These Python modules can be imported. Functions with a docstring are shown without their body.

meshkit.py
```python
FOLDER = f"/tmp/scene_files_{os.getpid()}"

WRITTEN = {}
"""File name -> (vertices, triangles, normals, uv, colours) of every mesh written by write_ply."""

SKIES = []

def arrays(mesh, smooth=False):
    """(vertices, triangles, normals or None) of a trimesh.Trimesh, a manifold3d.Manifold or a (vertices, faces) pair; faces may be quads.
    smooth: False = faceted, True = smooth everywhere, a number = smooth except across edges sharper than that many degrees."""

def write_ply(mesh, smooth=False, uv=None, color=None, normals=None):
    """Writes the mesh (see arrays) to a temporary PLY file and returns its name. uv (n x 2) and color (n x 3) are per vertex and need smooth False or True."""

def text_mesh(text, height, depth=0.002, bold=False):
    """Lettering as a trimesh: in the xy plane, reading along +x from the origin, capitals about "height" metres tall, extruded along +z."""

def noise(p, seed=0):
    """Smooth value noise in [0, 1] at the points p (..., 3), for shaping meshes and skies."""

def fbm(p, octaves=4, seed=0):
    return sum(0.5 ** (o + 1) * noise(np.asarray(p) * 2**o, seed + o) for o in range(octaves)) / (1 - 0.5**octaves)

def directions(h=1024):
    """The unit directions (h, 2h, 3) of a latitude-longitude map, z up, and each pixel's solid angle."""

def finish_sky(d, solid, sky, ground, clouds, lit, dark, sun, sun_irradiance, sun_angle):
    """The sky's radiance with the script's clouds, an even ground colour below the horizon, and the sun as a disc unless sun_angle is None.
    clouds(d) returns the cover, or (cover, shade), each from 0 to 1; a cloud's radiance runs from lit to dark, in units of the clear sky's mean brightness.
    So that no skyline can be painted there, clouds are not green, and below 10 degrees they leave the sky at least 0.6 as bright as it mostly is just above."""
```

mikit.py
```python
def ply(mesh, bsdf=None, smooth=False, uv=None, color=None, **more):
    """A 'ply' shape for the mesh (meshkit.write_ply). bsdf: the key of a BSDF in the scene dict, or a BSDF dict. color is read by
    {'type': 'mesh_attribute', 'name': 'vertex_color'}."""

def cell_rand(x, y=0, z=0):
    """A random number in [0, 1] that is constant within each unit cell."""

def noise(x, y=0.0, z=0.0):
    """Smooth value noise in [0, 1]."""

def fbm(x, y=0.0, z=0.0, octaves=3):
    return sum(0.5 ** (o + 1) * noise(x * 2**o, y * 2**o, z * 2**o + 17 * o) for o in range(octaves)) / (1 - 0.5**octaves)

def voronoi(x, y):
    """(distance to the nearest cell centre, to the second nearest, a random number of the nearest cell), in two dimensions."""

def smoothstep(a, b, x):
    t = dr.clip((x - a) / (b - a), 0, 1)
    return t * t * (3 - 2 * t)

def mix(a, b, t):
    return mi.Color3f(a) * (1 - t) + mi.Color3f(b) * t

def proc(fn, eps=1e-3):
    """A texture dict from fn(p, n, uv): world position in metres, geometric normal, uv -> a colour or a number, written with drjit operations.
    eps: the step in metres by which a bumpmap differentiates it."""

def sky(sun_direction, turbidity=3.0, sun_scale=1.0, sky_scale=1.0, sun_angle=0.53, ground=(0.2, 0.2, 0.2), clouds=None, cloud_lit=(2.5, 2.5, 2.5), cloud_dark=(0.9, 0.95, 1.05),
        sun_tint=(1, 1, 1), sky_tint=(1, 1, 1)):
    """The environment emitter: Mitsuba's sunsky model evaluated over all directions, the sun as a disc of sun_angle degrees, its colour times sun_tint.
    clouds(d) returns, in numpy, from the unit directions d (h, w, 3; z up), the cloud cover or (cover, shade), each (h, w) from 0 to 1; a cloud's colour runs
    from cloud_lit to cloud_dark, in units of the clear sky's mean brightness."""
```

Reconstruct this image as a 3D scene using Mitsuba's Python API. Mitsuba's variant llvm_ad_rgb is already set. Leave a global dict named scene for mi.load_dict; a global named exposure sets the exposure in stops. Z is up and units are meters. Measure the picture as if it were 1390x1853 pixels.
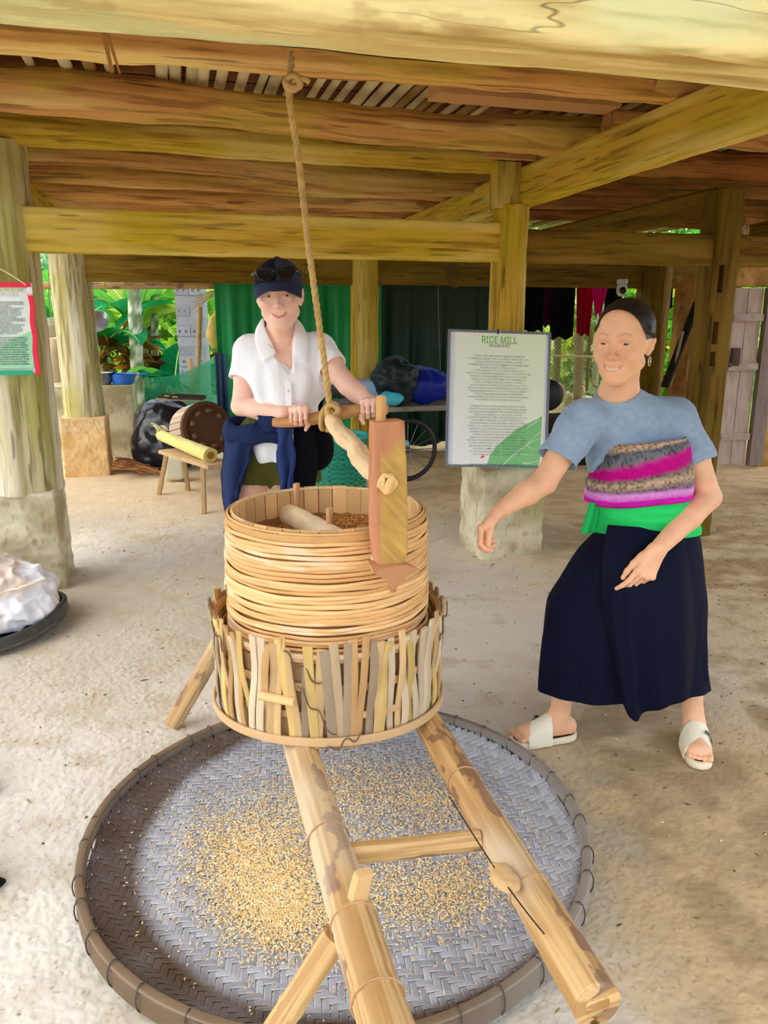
import math, random
import numpy as np, trimesh, manifold3d
import mitsuba as mi, drjit as dr
import mikit, meshkit
from mikit import noise as mnoise, fbm as mfbm, voronoi as mvor, cell_rand as mrand, smoothstep as mstep, mix as mmix
T = mi.ScalarTransform4f
scene, labels = {}, {}
# ---------------------------------------------------------------- camera, sky, exposure
EYE, PITCH, FPX = 1.45, math.radians(14.0), 1392.0
CP, SP = math.cos(PITCH), math.sin(PITCH)
scene['camera'] = {'type': 'perspective', 'fov_axis': 'x', 'fov': math.degrees(2 * math.atan(695 / FPX)), 'near_clip': 0.05, 'far_clip': 200.0,
                   'to_world': T().look_at(origin=[0, 0, EYE], target=[0, CP, EYE - SP], up=[0, 0, 1])}
exposure = 3.48
def cloud_cover(d):
    n = meshkit.fbm(d * np.array([2.2, 2.2, 3.4]) + 5.1, 4, seed=3)
    return np.clip(0.72 + 0.9 * (n - 0.5), 0, 1), np.clip(0.25 + 1.2 * (meshkit.fbm(d * 3.0 + 9.0, 3, seed=8) - 0.5), 0, 1)
scene['sky'] = mikit.sky((-0.66, -0.45, 0.60), turbidity=3.5, sun_scale=0.12, sky_scale=1.0, sun_angle=50.0, sun_tint=(0.88, 0.97, 1.12), ground=(0.30, 0.27, 0.20),
                         clouds=cloud_cover, cloud_lit=(2.4, 2.5, 2.62), cloud_dark=(1.3, 1.36, 1.45))
# ---------------------------------------------------------------- helpers
def S(r, g, b):
    c = np.array([r, g, b], float) / 255
    return np.where(c < 0.04045, c / 12.92, ((c + 0.055) / 1.055) ** 2.4)
def L(r, g, b): return [float(x) for x in S(r, g, b)]
def ray(px, py):
    x, y = (px - 695.0) / FPX, (926.5 - py) / FPX
    return np.array([x, CP + y * SP, -SP + y * CP])
def P(px, py, d=None, z=None):
    """The point that stands at forward distance d, or at height z, where the photograph has (px, py)."""
    r = ray(px, py)
    t = d / r[1] if d is not None else (z - EYE) / r[2]
    return np.array([0, 0, EYE]) + r * t
ANG = math.radians(75)
U = np.array([math.sin(ANG), math.cos(ANG), 0]); V = np.array([-U[1], U[0], 0]); Z = np.array([0, 0, 1.0])
ORG = np.array([0.755, 4.836, 0])
def G(u, v, z=0.0): return ORG + u * U + v * V + z * Z
def nrm(a): a = np.asarray(a, float); return a / np.linalg.norm(a)
USED = {}
def num(name):
    USED[name] = USED.get(name, -1) + 1
    return name if USED[name] == 0 else f'{name}_{USED[name]:03d}'
def split(mesh, angle):
    m = trimesh.Trimesh(np.asarray(mesh[0]), np.asarray(mesh[1]), process=False) if isinstance(mesh, tuple) else mesh
    return trimesh.graph.smooth_shade(m, angle=math.radians(angle), facet_minarea=None)
def tris(f):
    f = np.asarray(f, int)
    return np.vstack([f[:, [0, 1, 2]], f[:, [0, 2, 3]]]) if f.shape[1] == 4 else f
def add(key, mesh, mat, smooth=False, uv=None, color=None):
    """One entry of the scene. color: one colour or one per vertex; smooth: False, True or an angle."""
    if hasattr(mesh, 'to_mesh'):
        q = mesh.to_mesh(); mesh = (np.array(q.vert_properties[:, :3]), np.array(q.tri_verts))
    if isinstance(mesh, tuple): mesh = (np.asarray(mesh[0], float), tris(mesh[1]))
    if color is not None:
        color = np.asarray(color, float)
        if color.ndim == 1:
            if smooth not in (True, False): mesh, smooth = split(mesh, smooth), True
            n = len(mesh[0]) if isinstance(mesh, tuple) else len(mesh.vertices)
            color = np.tile(color, (n, 1))
    scene[key] = mikit.ply(mesh, mat, smooth=smooth, uv=uv, color=color)
    return key
def tag(key, label=None, cat=None, group=None, kind=None):
    d = labels.setdefault(key, {})
    for k, x in (('label', label), ('category', cat), ('group', group), ('kind', kind)):
        if x: d[k] = x
    return key
def sub(parent, name): return num(parent + '__' + name)
def cat(meshes):
    vs, fs, n = [], [], 0
    for v, f in meshes:
        f = tris(f); vs.append(np.asarray(v, float)); fs.append(f + n); n += len(v)
    return np.vstack(vs), np.vstack(fs)
def frames(path, up=None):
    p = np.asarray(path, float)
    t = np.gradient(p, axis=0); t /= np.linalg.norm(t, axis=1, keepdims=True) + 1e-12
    a = np.zeros_like(p)
    ref = np.array(up if up is not None else ([0, 0, 1.0] if abs(t[0, 2]) < 0.9 else [1.0, 0, 0]), float)
    for i in range(len(p)):
        ref = ref - t[i] * (ref @ t[i]); ref /= np.linalg.norm(ref) + 1e-12; a[i] = ref
    return t, a, np.cross(t, a)
def sweep(path, section, scale=None, up=None, k=0, caps=True, closed=False):
    """A section (n, 2) (x sideways, y along up) along a path. Returns (v, f), uv; uv = metres along, metres round + 10 k."""
    p = np.asarray(path, float); sec = np.asarray(section, float)
    t, a, b = frames(p, up)
    if closed:
        t = np.roll(p, -1, 0) - np.roll(p, 1, 0); t /= np.linalg.norm(t, axis=1, keepdims=True)
        a = np.tile(np.asarray(up, float), (len(p), 1)); a -= t * (a * t).sum(1, keepdims=True); a /= np.linalg.norm(a, axis=1, keepdims=True); b = np.cross(t, a)
    m, n = len(p), len(sec)
    secs = np.broadcast_to(sec, (m, n, 2)) if sec.ndim == 2 else sec
    n = secs.shape[1]
    if scale is not None: secs = secs * np.asarray(scale, float).reshape(m, 1, -1)
    v = p[:, None] - secs[..., :1] * b[:, None] + secs[..., 1:] * a[:, None]
    s = np.concatenate([[0], np.cumsum(np.linalg.norm(np.diff(p, axis=0), axis=1))])
    e = np.concatenate([[0], np.cumsum(np.linalg.norm(np.diff(np.vstack([secs[0], secs[0][:1]]), axis=0), axis=1))])[:-1]
    uv = np.stack([np.broadcast_to(s[:, None], (m, n)), np.broadcast_to(e[None] + 10.0 * k, (m, n))], -1).reshape(-1, 2)
    mm = m if closed else m - 1
    i, j = np.meshgrid(np.arange(mm), np.arange(n), indexing='ij')
    i2 = (i + 1) % m
    f = np.stack([i * n + j, i * n + (j + 1) % n, i2 * n + (j + 1) % n, i2 * n + j], -1).reshape(-1, 4)
    f = tris(f); v = v.reshape(-1, 3)
    if caps and not closed:
        c0, c1 = len(v), len(v) + 1
        r = np.arange(n)
        # cap rings are doubled so that ends stay crisp
        v = np.vstack([v, v[:n].mean(0), v[(m - 1) * n:].mean(0), v[:n], v[(m - 1) * n:m * n]])
        uv = np.vstack([uv, uv[0], uv[-1], uv[:n], uv[(m - 1) * n:m * n]])
        f = np.vstack([f, np.stack([c0 + 0 * r, c0 + 2 + (r + 1) % n, c0 + 2 + r], 1), np.stack([c1 + 0 * r, c0 + 2 + n + r, c0 + 2 + n + (r + 1) % n], 1)])
    return (v, f), uv
def ring(n, r=1.0, ry=None, ph=0.0):
    a = np.arange(n) * 2 * np.pi / n + ph
    return np.stack([np.cos(a) * r, np.sin(a) * (ry if ry else r)], 1)
def rrect(w, h, r=0.01, k=2):
    out = []
    for cx, cy, a0 in ((w / 2 - r, h / 2 - r, 0), (-w / 2 + r, h / 2 - r, 90), (-w / 2 + r, -h / 2 + r, 180), (w / 2 - r, -h / 2 + r, 270)):
        for i in range(k + 1):
            a = math.radians(a0 + 90 * i / k); out.append((cx + r * math.cos(a), cy + r * math.sin(a)))
    return np.array(out)
def lerp_path(p0, p1, n): return np.linspace(np.asarray(p0, float), np.asarray(p1, float), n)
def curve(pts, n):
    """A smooth path through the points."""
    from scipy.interpolate import CubicSpline
    p = np.asarray(pts, float); s = np.concatenate([[0], np.cumsum(np.linalg.norm(np.diff(p, axis=0), axis=1))])
    return CubicSpline(s, p)(np.linspace(0, s[-1], n))
def rough(mesh, amp, freq, seed=0, stretch=None, oct=3):
    """Displaces the vertices along their normals by noise."""
    v, f = mesh
    m = trimesh.Trimesh(v, f, process=False)
    key = np.round(v, 5); _, inv = np.unique(key, axis=0, return_inverse=True); inv = inv.ravel()
    nn = np.zeros((inv.max() + 1, 3)); np.add.at(nn, inv, np.array(m.vertex_normals)); nn /= np.linalg.norm(nn, axis=1, keepdims=True) + 1e-12
    q = v * freq * (np.array(stretch) if stretch is not None else 1.0)
    return v + nn[inv] * ((meshkit.fbm(q + 31.7 * seed, oct, seed) - 0.5) * 2 * amp)[:, None], f
def resample(sec, n):
    p = np.vstack([sec, sec[:1]]); l_ = np.concatenate([[0], np.cumsum(np.linalg.norm(np.diff(p, axis=0), axis=1))]); t_ = np.linspace(0, l_[-1], n + 1)[:-1]
    return np.stack([np.interp(t_, l_, p[:, 0]), np.interp(t_, l_, p[:, 1])], 1)
def grain(mesh, uv, amp, seed=0, fu=4.0, fv=45.0, crack=0.0):
    """Raises the long fibres of a swept timber and opens a few cracks along it."""
    v, f = mesh
    m = trimesh.Trimesh(v, f, process=False); _, inv = np.unique(np.round(v, 5), axis=0, return_inverse=True); inv = inv.ravel()
    nn = np.zeros((inv.max() + 1, 3)); np.add.at(nn, inv, np.array(m.vertex_normals)); nn /= np.linalg.norm(nn, axis=1, keepdims=True) + 1e-12
    q = np.stack([uv[:, 0] * fu, (uv[:, 1] % 10) * fv, np.full(len(uv), seed * 3.7)], 1)
    d = (meshkit.fbm(q, 3, seed) - .5) * 2 * amp
    if crack:
        r = np.abs(meshkit.fbm(q * np.array([.35, .35, 1]) + 9, 2, seed + 5) - .5); on = np.clip((meshkit.fbm(q * np.array([.3, .12, 1]) + 3, 2, seed + 7) - .5) * 8, 0, 1)
        d = d - crack * np.clip(1 - r / .03, 0, 1) * on
    return v + nn[inv] * d[:, None], f
def grid_box(size, step, r=0.0):
    """A subdivided box, its corners rounded by r, centred."""
    sx, sy, sz = size; n = [max(1, int(round(s / step))) for s in size]
    vs, fs, c = [], [], 0
    for ax in range(3):
        o = [(1, 2), (2, 0), (0, 1)][ax]
        for sgn in (-1, 1):
            a, b = np.meshgrid(np.linspace(-.5, .5, n[o[0]] + 1), np.linspace(-.5, .5, n[o[1]] + 1), indexing='ij')
            q = np.zeros(a.shape + (3,)); q[..., o[0]] = a; q[..., o[1]] = b; q[..., ax] = sgn * .5
            i, j = np.meshgrid(np.arange(n[o[0]]), np.arange(n[o[1]]), indexing='ij'); w = n[o[1]] + 1
            ff = np.stack([i * w + j, (i + 1) * w + j, (i + 1) * w + j + 1, i * w + j + 1], -1).reshape(-1, 4)
            if sgn < 0: ff = ff[:, ::-1]
            vs.append(q.reshape(-1, 3)); fs.append(tris(ff) + c); c += q.shape[0] * q.shape[1]
    v = np.vstack(vs) * np.array(size); f = np.vstack(fs)
    if r > 0:
        inner = np.clip(v, -np.array(size) / 2 + r, np.array(size) / 2 - r); d = v - inner; l = np.linalg.norm(d, axis=1, keepdims=True)
        v = np.where(l > 1e-9, inner + d / np.maximum(l, 1e-9) * np.minimum(l, r), v)
    return v, f
def place(mesh, o, x, y, z):
    """From local axes into the world."""
    v, f = mesh
    return np.asarray(o) + v[:, :1] * np.asarray(x) + v[:, 1:2] * np.asarray(y) + v[:, 2:3] * np.asarray(z), f
def lathe(profile, n, centre=(0, 0, 0), k=0, closed_profile=False):
    """Profile (r, z) round the z axis. Returns (v, f), uv."""
    pr = np.asarray(profile, float); m = len(pr); a = np.arange(n) * 2 * np.pi / n
    v = np.stack([pr[:, :1] * np.cos(a), pr[:, :1] * np.sin(a), np.broadcast_to(pr[:, 1:], (m, n))], -1) + np.asarray(centre, float)
    mm = m if closed_profile else m - 1
    i, j = np.meshgrid(np.arange(mm), np.arange(n), indexing='ij'); i2 = (i + 1) % m
    f = np.stack([i * n + j, i * n + (j + 1) % n, i2 * n + (j + 1) % n, i2 * n + j], -1).reshape(-1, 4)
    s = np.concatenate([[0], np.cumsum(np.linalg.norm(np.diff(pr, axis=0), axis=1))])
    uv = np.stack([np.broadcast_to(s[:, None], (m, n)), np.broadcast_to((a * pr[:, 0].max())[None] + 10.0 * k, (m, n))], -1).reshape(-1, 2)
    return (v.reshape(-1, 3), tris(f)), uv
def ico(r, sub_=2):
    m = trimesh.creation.icosphere(subdivisions=sub_, radius=1.0); return np.array(m.vertices) * np.asarray(r), np.array(m.faces)
def sheet(fn, nu, nv, two=False, thick=0.0):
    """A surface fn(u, v) -> (.., 3) for u, v in [0, 1]; with thick, a closed slab."""
    u, v = np.meshgrid(np.linspace(0, 1, nu + 1), np.linspace(0, 1, nv + 1), indexing='ij')
    p = fn(u, v); w = nv + 1
    i, j = np.meshgrid(np.arange(nu), np.arange(nv), indexing='ij')
    f = np.stack([i * w + j, (i + 1) * w + j, (i + 1) * w + j + 1, i * w + j + 1], -1).reshape(-1, 4)
    pv = p.reshape(-1, 3)
    if thick:
        m = trimesh.Trimesh(pv, tris(f), process=False); n = np.array(m.vertex_normals)
        N = len(pv); f = tris(f); back = f[:, ::-1] + N
        b = np.concatenate([np.arange(nu) * w, nu * w + np.arange(nv), nu * w + nv - np.arange(nu) * w, nv - np.arange(nv)])
        b2 = np.roll(b, -1)
        side = np.stack([b, b + N, b2 + N, b2], 1)
        return np.vstack([pv + n * thick / 2, pv - n * thick / 2]), np.vstack([f, back, tris(side)])
    return pv, tris(f)
RNG = np.random.default_rng(7)
# ---------------------------------------------------------------- materials
def principled(color, rough_=0.7, spec=0.3, two=True, **more):
    d = {'type': 'principled', 'base_color': color if isinstance(color, dict) else {'type': 'rgb', 'value': [float(c) for c in color]}, 'roughness': rough_, 'specular': spec, **more}
    return {'type': 'twosided', 'bsdf': d} if two else d
VC = {'type': 'mesh_attribute', 'name': 'vertex_color'}
scene['m_matte'] = principled(VC, 0.85, 0.2)
scene['m_satin'] = principled(VC, 0.5, 0.4)
scene['m_gloss'] = principled(VC, 0.22, 0.5)
scene['m_cloth'] = principled(VC, 0.9, 0.1, sheen=0.25, sheen_tint=0.5)
scene['m_skin'] = principled(VC, 0.48, 0.35)
scene['m_metal'] = principled(VC, 0.35, 0.5, metallic=0.8)
scene['m_leaf'] = {'type': 'principledthin', 'base_color': VC, 'roughness': 0.4, 'diff_trans': 0.9, 'spec_trans': 0.0}
def bump(bsdf, fn, scale, eps=2e-3):
    return {'type': 'bumpmap', 'arbitrary': mikit.proc(fn, eps), 'scale': scale, 'bsdf': bsdf}
def timber(dark, base, pale, moss, moss_amt, sat=1.0):
    def fn(p, n, uv):
        u, v = uv.x, uv.y
        k = dr.floor(v / 10 + 0.5)
        g = mfbm(u * 3.5 + k * 7.3, v * 55 + k * 3.1, k, 4)
        s = mfbm(u * 0.9 + k * 2.7, v * 9, k + 5, 3)
        c = mmix(dark, base, 0.25 + 0.75 * mstep(0.25, 0.6, g))
        c = mmix(c, pale, mstep(0.48, 0.74, s) * 0.75)
        m = mstep(0.52 - 0.3 * moss_amt, 0.85 - 0.3 * moss_amt, mfbm(u * 2.0 + 11 + k, v * 5 + 3, k + 9, 4))
        c = mmix(c, moss, m * min(1.0, moss_amt * 1.6))
        cr = mstep(0.72, 0.80, mfbm(u * 3.5 + 3, v * 60 + k, 21, 3))
        return c * (1 - 0.5 * cr) * (0.82 + 0.36 * mrand(k, 5, 2))
    return fn
def tmat(name, *a, rough_=0.8):
    scene[name] = principled(mikit.proc(timber(*a)), rough_, 0.2)
tmat('m_post', L(132, 118, 76), L(198, 188, 148), L(232, 228, 212), L(166, 164, 50), 0.36)
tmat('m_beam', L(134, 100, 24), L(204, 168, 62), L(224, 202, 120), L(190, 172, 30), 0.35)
tmat('m_shadedbeam', L(74, 52, 12), L(124, 94, 28), L(150, 122, 54), L(112, 98, 18), 0.35)  # darker beam wood; dimness of the right and rear is put into colour
tmat('m_joist', L(132, 80, 40), L(208, 154, 90), L(238, 204, 136), L(200, 182, 66), 0.28)
def pale_fn(p, n, uv):
    u, v = uv.x, uv.y
    g = mfbm(u * 4, v * 40, 2.0, 4); b = mfbm(u * 3.5 + 7, v * 12, 5.0, 4)
    c = mmix(L(180, 150, 84), L(224, 204, 140), mstep(.25, .65, g))
    c = mmix(c, L(206, 206, 152), mstep(.42, .66, b) * .8)
    c = mmix(c, L(212, 186, 118), mstep(.5, .7, mfbm(u * 2 + 3, v * 6 + 5, 8.0, 3)) * .7)
    st = mstep(.60, .74, mfbm(u * 14, v * 30 + 9, 4.0, 4)) * mstep(.35, .6, mfbm(u * 1.3, v * 5, 12.0, 2))
    c = mmix(c, L(140, 94, 40), st * .75)
    r = mfbm(u * 2.6 + 40, v * 26, 9.0, 4); cr = (1 - mstep(.0, .016, dr.abs(r - .5))) * mstep(.45, .6, mfbm(u * 1.7 + 2, v * 7, 3.0, 2))
    return c * (1 - .6 * cr)
scene['m_palebeam'] = bump(principled(mikit.proc(pale_fn), .85, .2), lambda p, n, uv: mfbm(uv.x * 8, uv.y * 60, 3.0, 4), .012, 3e-3)
tmat('m_greybark', L(84, 74, 66), L(132, 120, 108), L(176, 168, 158), L(96, 92, 60), 0.3)
tmat('m_redwood', L(112, 64, 44), L(170, 116, 84), L(200, 156, 120), L(178, 140, 90), 0.3)
def bamboo_fn(p, n, uv):
    u, v = uv.x, uv.y
    k = dr.floor(v / 10 + 0.5)
    g = mfbm(u * 3 + k * 5, v * 120, k, 3)
    c = mmix(L(172, 132, 82), L(202, 168, 116), mstep(0.3, 0.7, g))
    st = mstep(0.60, 0.66, mfbm(u * 9 + k * 2.3, v * 22 + 4, k + 3, 4))
    c = mmix(c, L(112, 78, 66), st * 0.7)
    return mmix(c, L(206, 190, 164), mstep(0.5, 0.8, mfbm(u * 2.2 + 5 + k, v * 6, k, 3)) * 0.7)
scene['m_bamboo'] = principled(mikit.proc(bamboo_fn), 0.5, 0.35)
def plaster(c0, c1, c2, moss):
    def fn(p, n, uv):
        a = mfbm(p.x * 5, p.y * 5, p.z * 5, 4); b = mfbm(p.x * 38, p.y * 38, p.z * 14, 3)
        c = mmix(c0, c1, mstep(0.3, 0.68, a)); c = mmix(c, c2, mstep(0.55, 0.75, b) * 0.5)
        return mmix(c, moss, mstep(0.58, 0.8, mfbm(p.x * 3 + 7, p.y * 3, p.z * 4, 3)) * 0.6)
    return fn
scene['m_plinth'] = principled(mikit.proc(plaster(L(170, 158, 124), L(212, 204, 176), L(146, 130, 92), L(170, 160, 104))), 0.9, 0.15)
scene['m_clay'] = principled(mikit.proc(plaster(L(150, 110, 58), L(196, 152, 92), L(128, 92, 48), L(176, 140, 84))), 0.9, 0.1)
scene['m_orangeplinth'] = principled(mikit.proc(plaster(L(206, 166, 108), L(228, 194, 140), L(186, 140, 86), L(214, 190, 150))), 0.9, 0.1)
def floor_fn(p, n, uv):
    a = mfbm(p.x * 0.9 + 3, p.y * 0.9, 1.0, 4); b = mfbm(p.x * 7, p.y * 9, 2.0, 4); c_ = 0
    c = mmix(L(196, 186, 168), L(220, 214, 203), mstep(0.25, 0.65, a))
    c = mmix(c, L(186, 168, 138), mstep(0.50, 0.80, b) * 0.5)
    right = mstep(0.4, 2.2, p.x + 0.35 * (p.y - 3.5) + 1.6 * (a - 0.5))          # trodden earth, browner than the cement skim
    c = mmix(c, mmix(L(176, 148, 104), L(214, 192, 156), mstep(0.3, 0.7, b)), right * 0.95)
    earth_shade = mstep(0.30, 0.75, p.x + .25 * (b - .5) + .3 * (a - .5)) * (1 - mstep(2.3, 3.3, p.y + .8 * (b - .5)))  # brown earth, with the soft shade right of the tray painted in
    c = mmix(c, mmix(L(150, 124, 82), L(190, 164, 120), mstep(.3, .7, b)), earth_shade * .85)
    far = mstep(4.6, 6.4, p.y + 1.4 * (a - 0.5))
    c = mmix(c, mmix(L(190, 156, 110), L(220, 194, 150), b), far * 0.7)
    return mmix(c, L(136, 112, 80), mstep(0.70, 0.78, mfbm(p.x * 90, p.y * 70, 3.0, 3)) * 0.4 * mstep(.4, .6, b))
def floor_h(p, n, uv):
    return 0.6 * mfbm(p.x * 9, p.y * 9, 0.0, 3) + 0.4 * mfbm(p.x * 60, p.y * 60, 4.0, 3)
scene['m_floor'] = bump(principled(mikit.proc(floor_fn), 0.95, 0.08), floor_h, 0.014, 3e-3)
# ---------------------------------------------------------------- setting: floor, ceiling, walls, ground outside
gx, gy = 160, 160
def floor_surf(u, v):
    x = -3.6 + 10.2 * u; y = -1.2 + 11.0 * v
    p = np.stack([x, y, np.zeros_like(x)], -1)
    right = np.clip((x + 0.35 * (y - 3.5) - 0.2) / 2.0, 0, 1)
    h = (meshkit.fbm(p * 2.1, 3, 4) - 0.5) * 0.012 + (meshkit.fbm(p * np.array([9, 14, 1]), 3, 5) - 0.5) * 0.026 * right
    near = np.clip((np.hypot(x + 0.13, y - 1.9) - 0.75) / 0.35, 0.12, 1)
    p[..., 2] = h * near
    return p
fl = sheet(floor_surf, gx, gy)
def floor_z(x, y): return 0.0
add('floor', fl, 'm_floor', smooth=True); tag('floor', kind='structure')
def yard_surf(u, v):
    x = -26 + 52 * u; y = -12 + 46 * v
    p = np.stack([x, y, np.zeros_like(x)], -1)
    h = (meshkit.fbm(p * 0.5, 3, 9) - 0.5) * 0.25 - 0.16
    h += np.clip((y - 15) / 14, 0, 1) ** 1.4 * 3.0
    p[..., 2] = h
    return p
def yard_fn(p, n, uv):
    a = mfbm(p.x * 0.8, p.y * 0.8, 0.0, 4); b = mfbm(p.x * 5, p.y * 5, 0.0, 3)
    c = mmix(L(150, 126, 88), L(196, 176, 136), a)
    return mmix(c, mmix(L(70, 110, 30), L(130, 160, 50), b), mstep(8.5, 10.5, p.y + 3 * (a - .5)))
scene['m_yard'] = principled(mikit.proc(yard_fn), 0.9, 0.1)
add('ground_outside', sheet(yard_surf, 90, 80), 'm_yard', smooth=True); tag('ground_outside', kind='structure')

# ceiling: dark flattened boards carried by split bamboo poles
def slab(u0, u1, v0, v1, z0, z1):
    b = grid_box((u1 - u0, v1 - v0, z1 - z0), 3.0)
    return place(b, G((u0 + u1) / 2, (v0 + v1) / 2, (z0 + z1) / 2), U, V, Z)
add('ceiling', slab(-3.6, 3.95, -4.05, 4.4, 2.56, 2.62), 'm_matte', color=S(96, 66, 44)); tag('ceiling', kind='structure')
rb = np.random.default_rng(21)
v0 = -4.0
while v0 < 4.3:                                              # the flattened boards, running along the joists
    w = rb.uniform(0.14, 0.22)
    b = place(grid_box((7.5, w - 0.012, 0.014), 20), G(0.175, v0 + w / 2, 2.548 + rb.uniform(-.004, .004)), U, V, Z)
    c = S(150, 100, 66) * rb.uniform(0.6, 1.1)
    add(sub('ceiling', 'board'), b, 'm_matte', color=c)
    v0 += w
u0 = -3.5
i = 0
while u0 < 3.9:                                              # poles across the joists
    r = rb.uniform(0.018, 0.030)
    sec = ring(8, r, r * 0.55)
    for (va, vb) in ((-4.0, -1.0 + rb.uniform(-.5, .3)), (-1.2 + rb.uniform(-.3, .2), 2.0), (1.9, 4.35)):
        pa = lerp_path(G(u0 + rb.uniform(-.012, .012), va, 2.505), G(u0 + rb.uniform(-.03, .03), vb, 2.505), 4)
        m, uv = sweep(pa, sec, k=i % 37)
        c = S(206, 190, 150) * rb.uniform(0.6, 1.1) if rb.random() < .7 else S(150, 120, 70)
        add(sub('ceiling', 'bamboo_slat'), m, 'm_matte', color=c); i += 1
    u0 += rb.choice([0.062, 0.085, 0.105, 0.15, 0.2], p=[.3, .3, .2, .1, .1])

# ---------------------------------------------------------------- posts on plinths
def log_section(n, r, seed, facets=0.0):
    a = np.arange(n) * 2 * np.pi / n; rr = np.random.default_rng(seed)
    s = 1 + sum(rr.uniform(-.02, .02) * np.cos(j * a + rr.uniform(0, 6)) for j in range(2, 7))
    if facets: s *= 1 + facets * (np.cos(8 * a) - 1) * 0.5
    return np.stack([np.cos(a) * r * s, np.sin(a) * r * s], 1)
def post(base, top, r0, r1, mat, k, seed, facets=0.02, n=84, lean=None, m=120):
    path = lerp_path(base, top, m)
    w = np.linspace(0, 1, m)
    path += np.outer(np.sin(w * 3.1 + seed), U) * 0.008
    secs = np.stack([log_section(n, r0 + (r1 - r0) * x, seed, facets) for x in w])
    mesh, uv = sweep(path, secs, k=k, up=V)
    return grain(rough(mesh, 0.006, 9, seed, (2.5, 2.5, 0.6)), uv, .0035, seed, 3.0, 40.0, .010), uv
def plinth(u, v, size, h, mat, seed, z0=-0.06):
    b = grid_box((size, size, h - z0), 0.009, 0.02)
    b = place(b, G(u, v, (h + z0) / 2), U, V, Z)
    b = rough(b, 0.012, 11, seed, oct=4); return rough(b, .007, 42, seed + 3, (1, 1, .6), 3)
def make_post(u, v, size, h, r0, r1, ztop, mat, pmat, k, seed, label, plabel, facets=.02):
    key = num('wooden_post')
    m, uv = post(G(u, v, h - 0.01), G(u, v, ztop), r0, r1, mat, k, seed, facets)
    add(key, m, mat, smooth=30, uv=None) if False else add(key, m, mat, smooth=True, uv=uv)
    tag(key, label, 'post', kind='thing')
    key2 = num('post_plinth')
    add(key2, plinth(u, v, size, h, pmat, seed), pmat, smooth=True)
    tag(key2, plabel, 'plinth', kind='thing')
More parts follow.
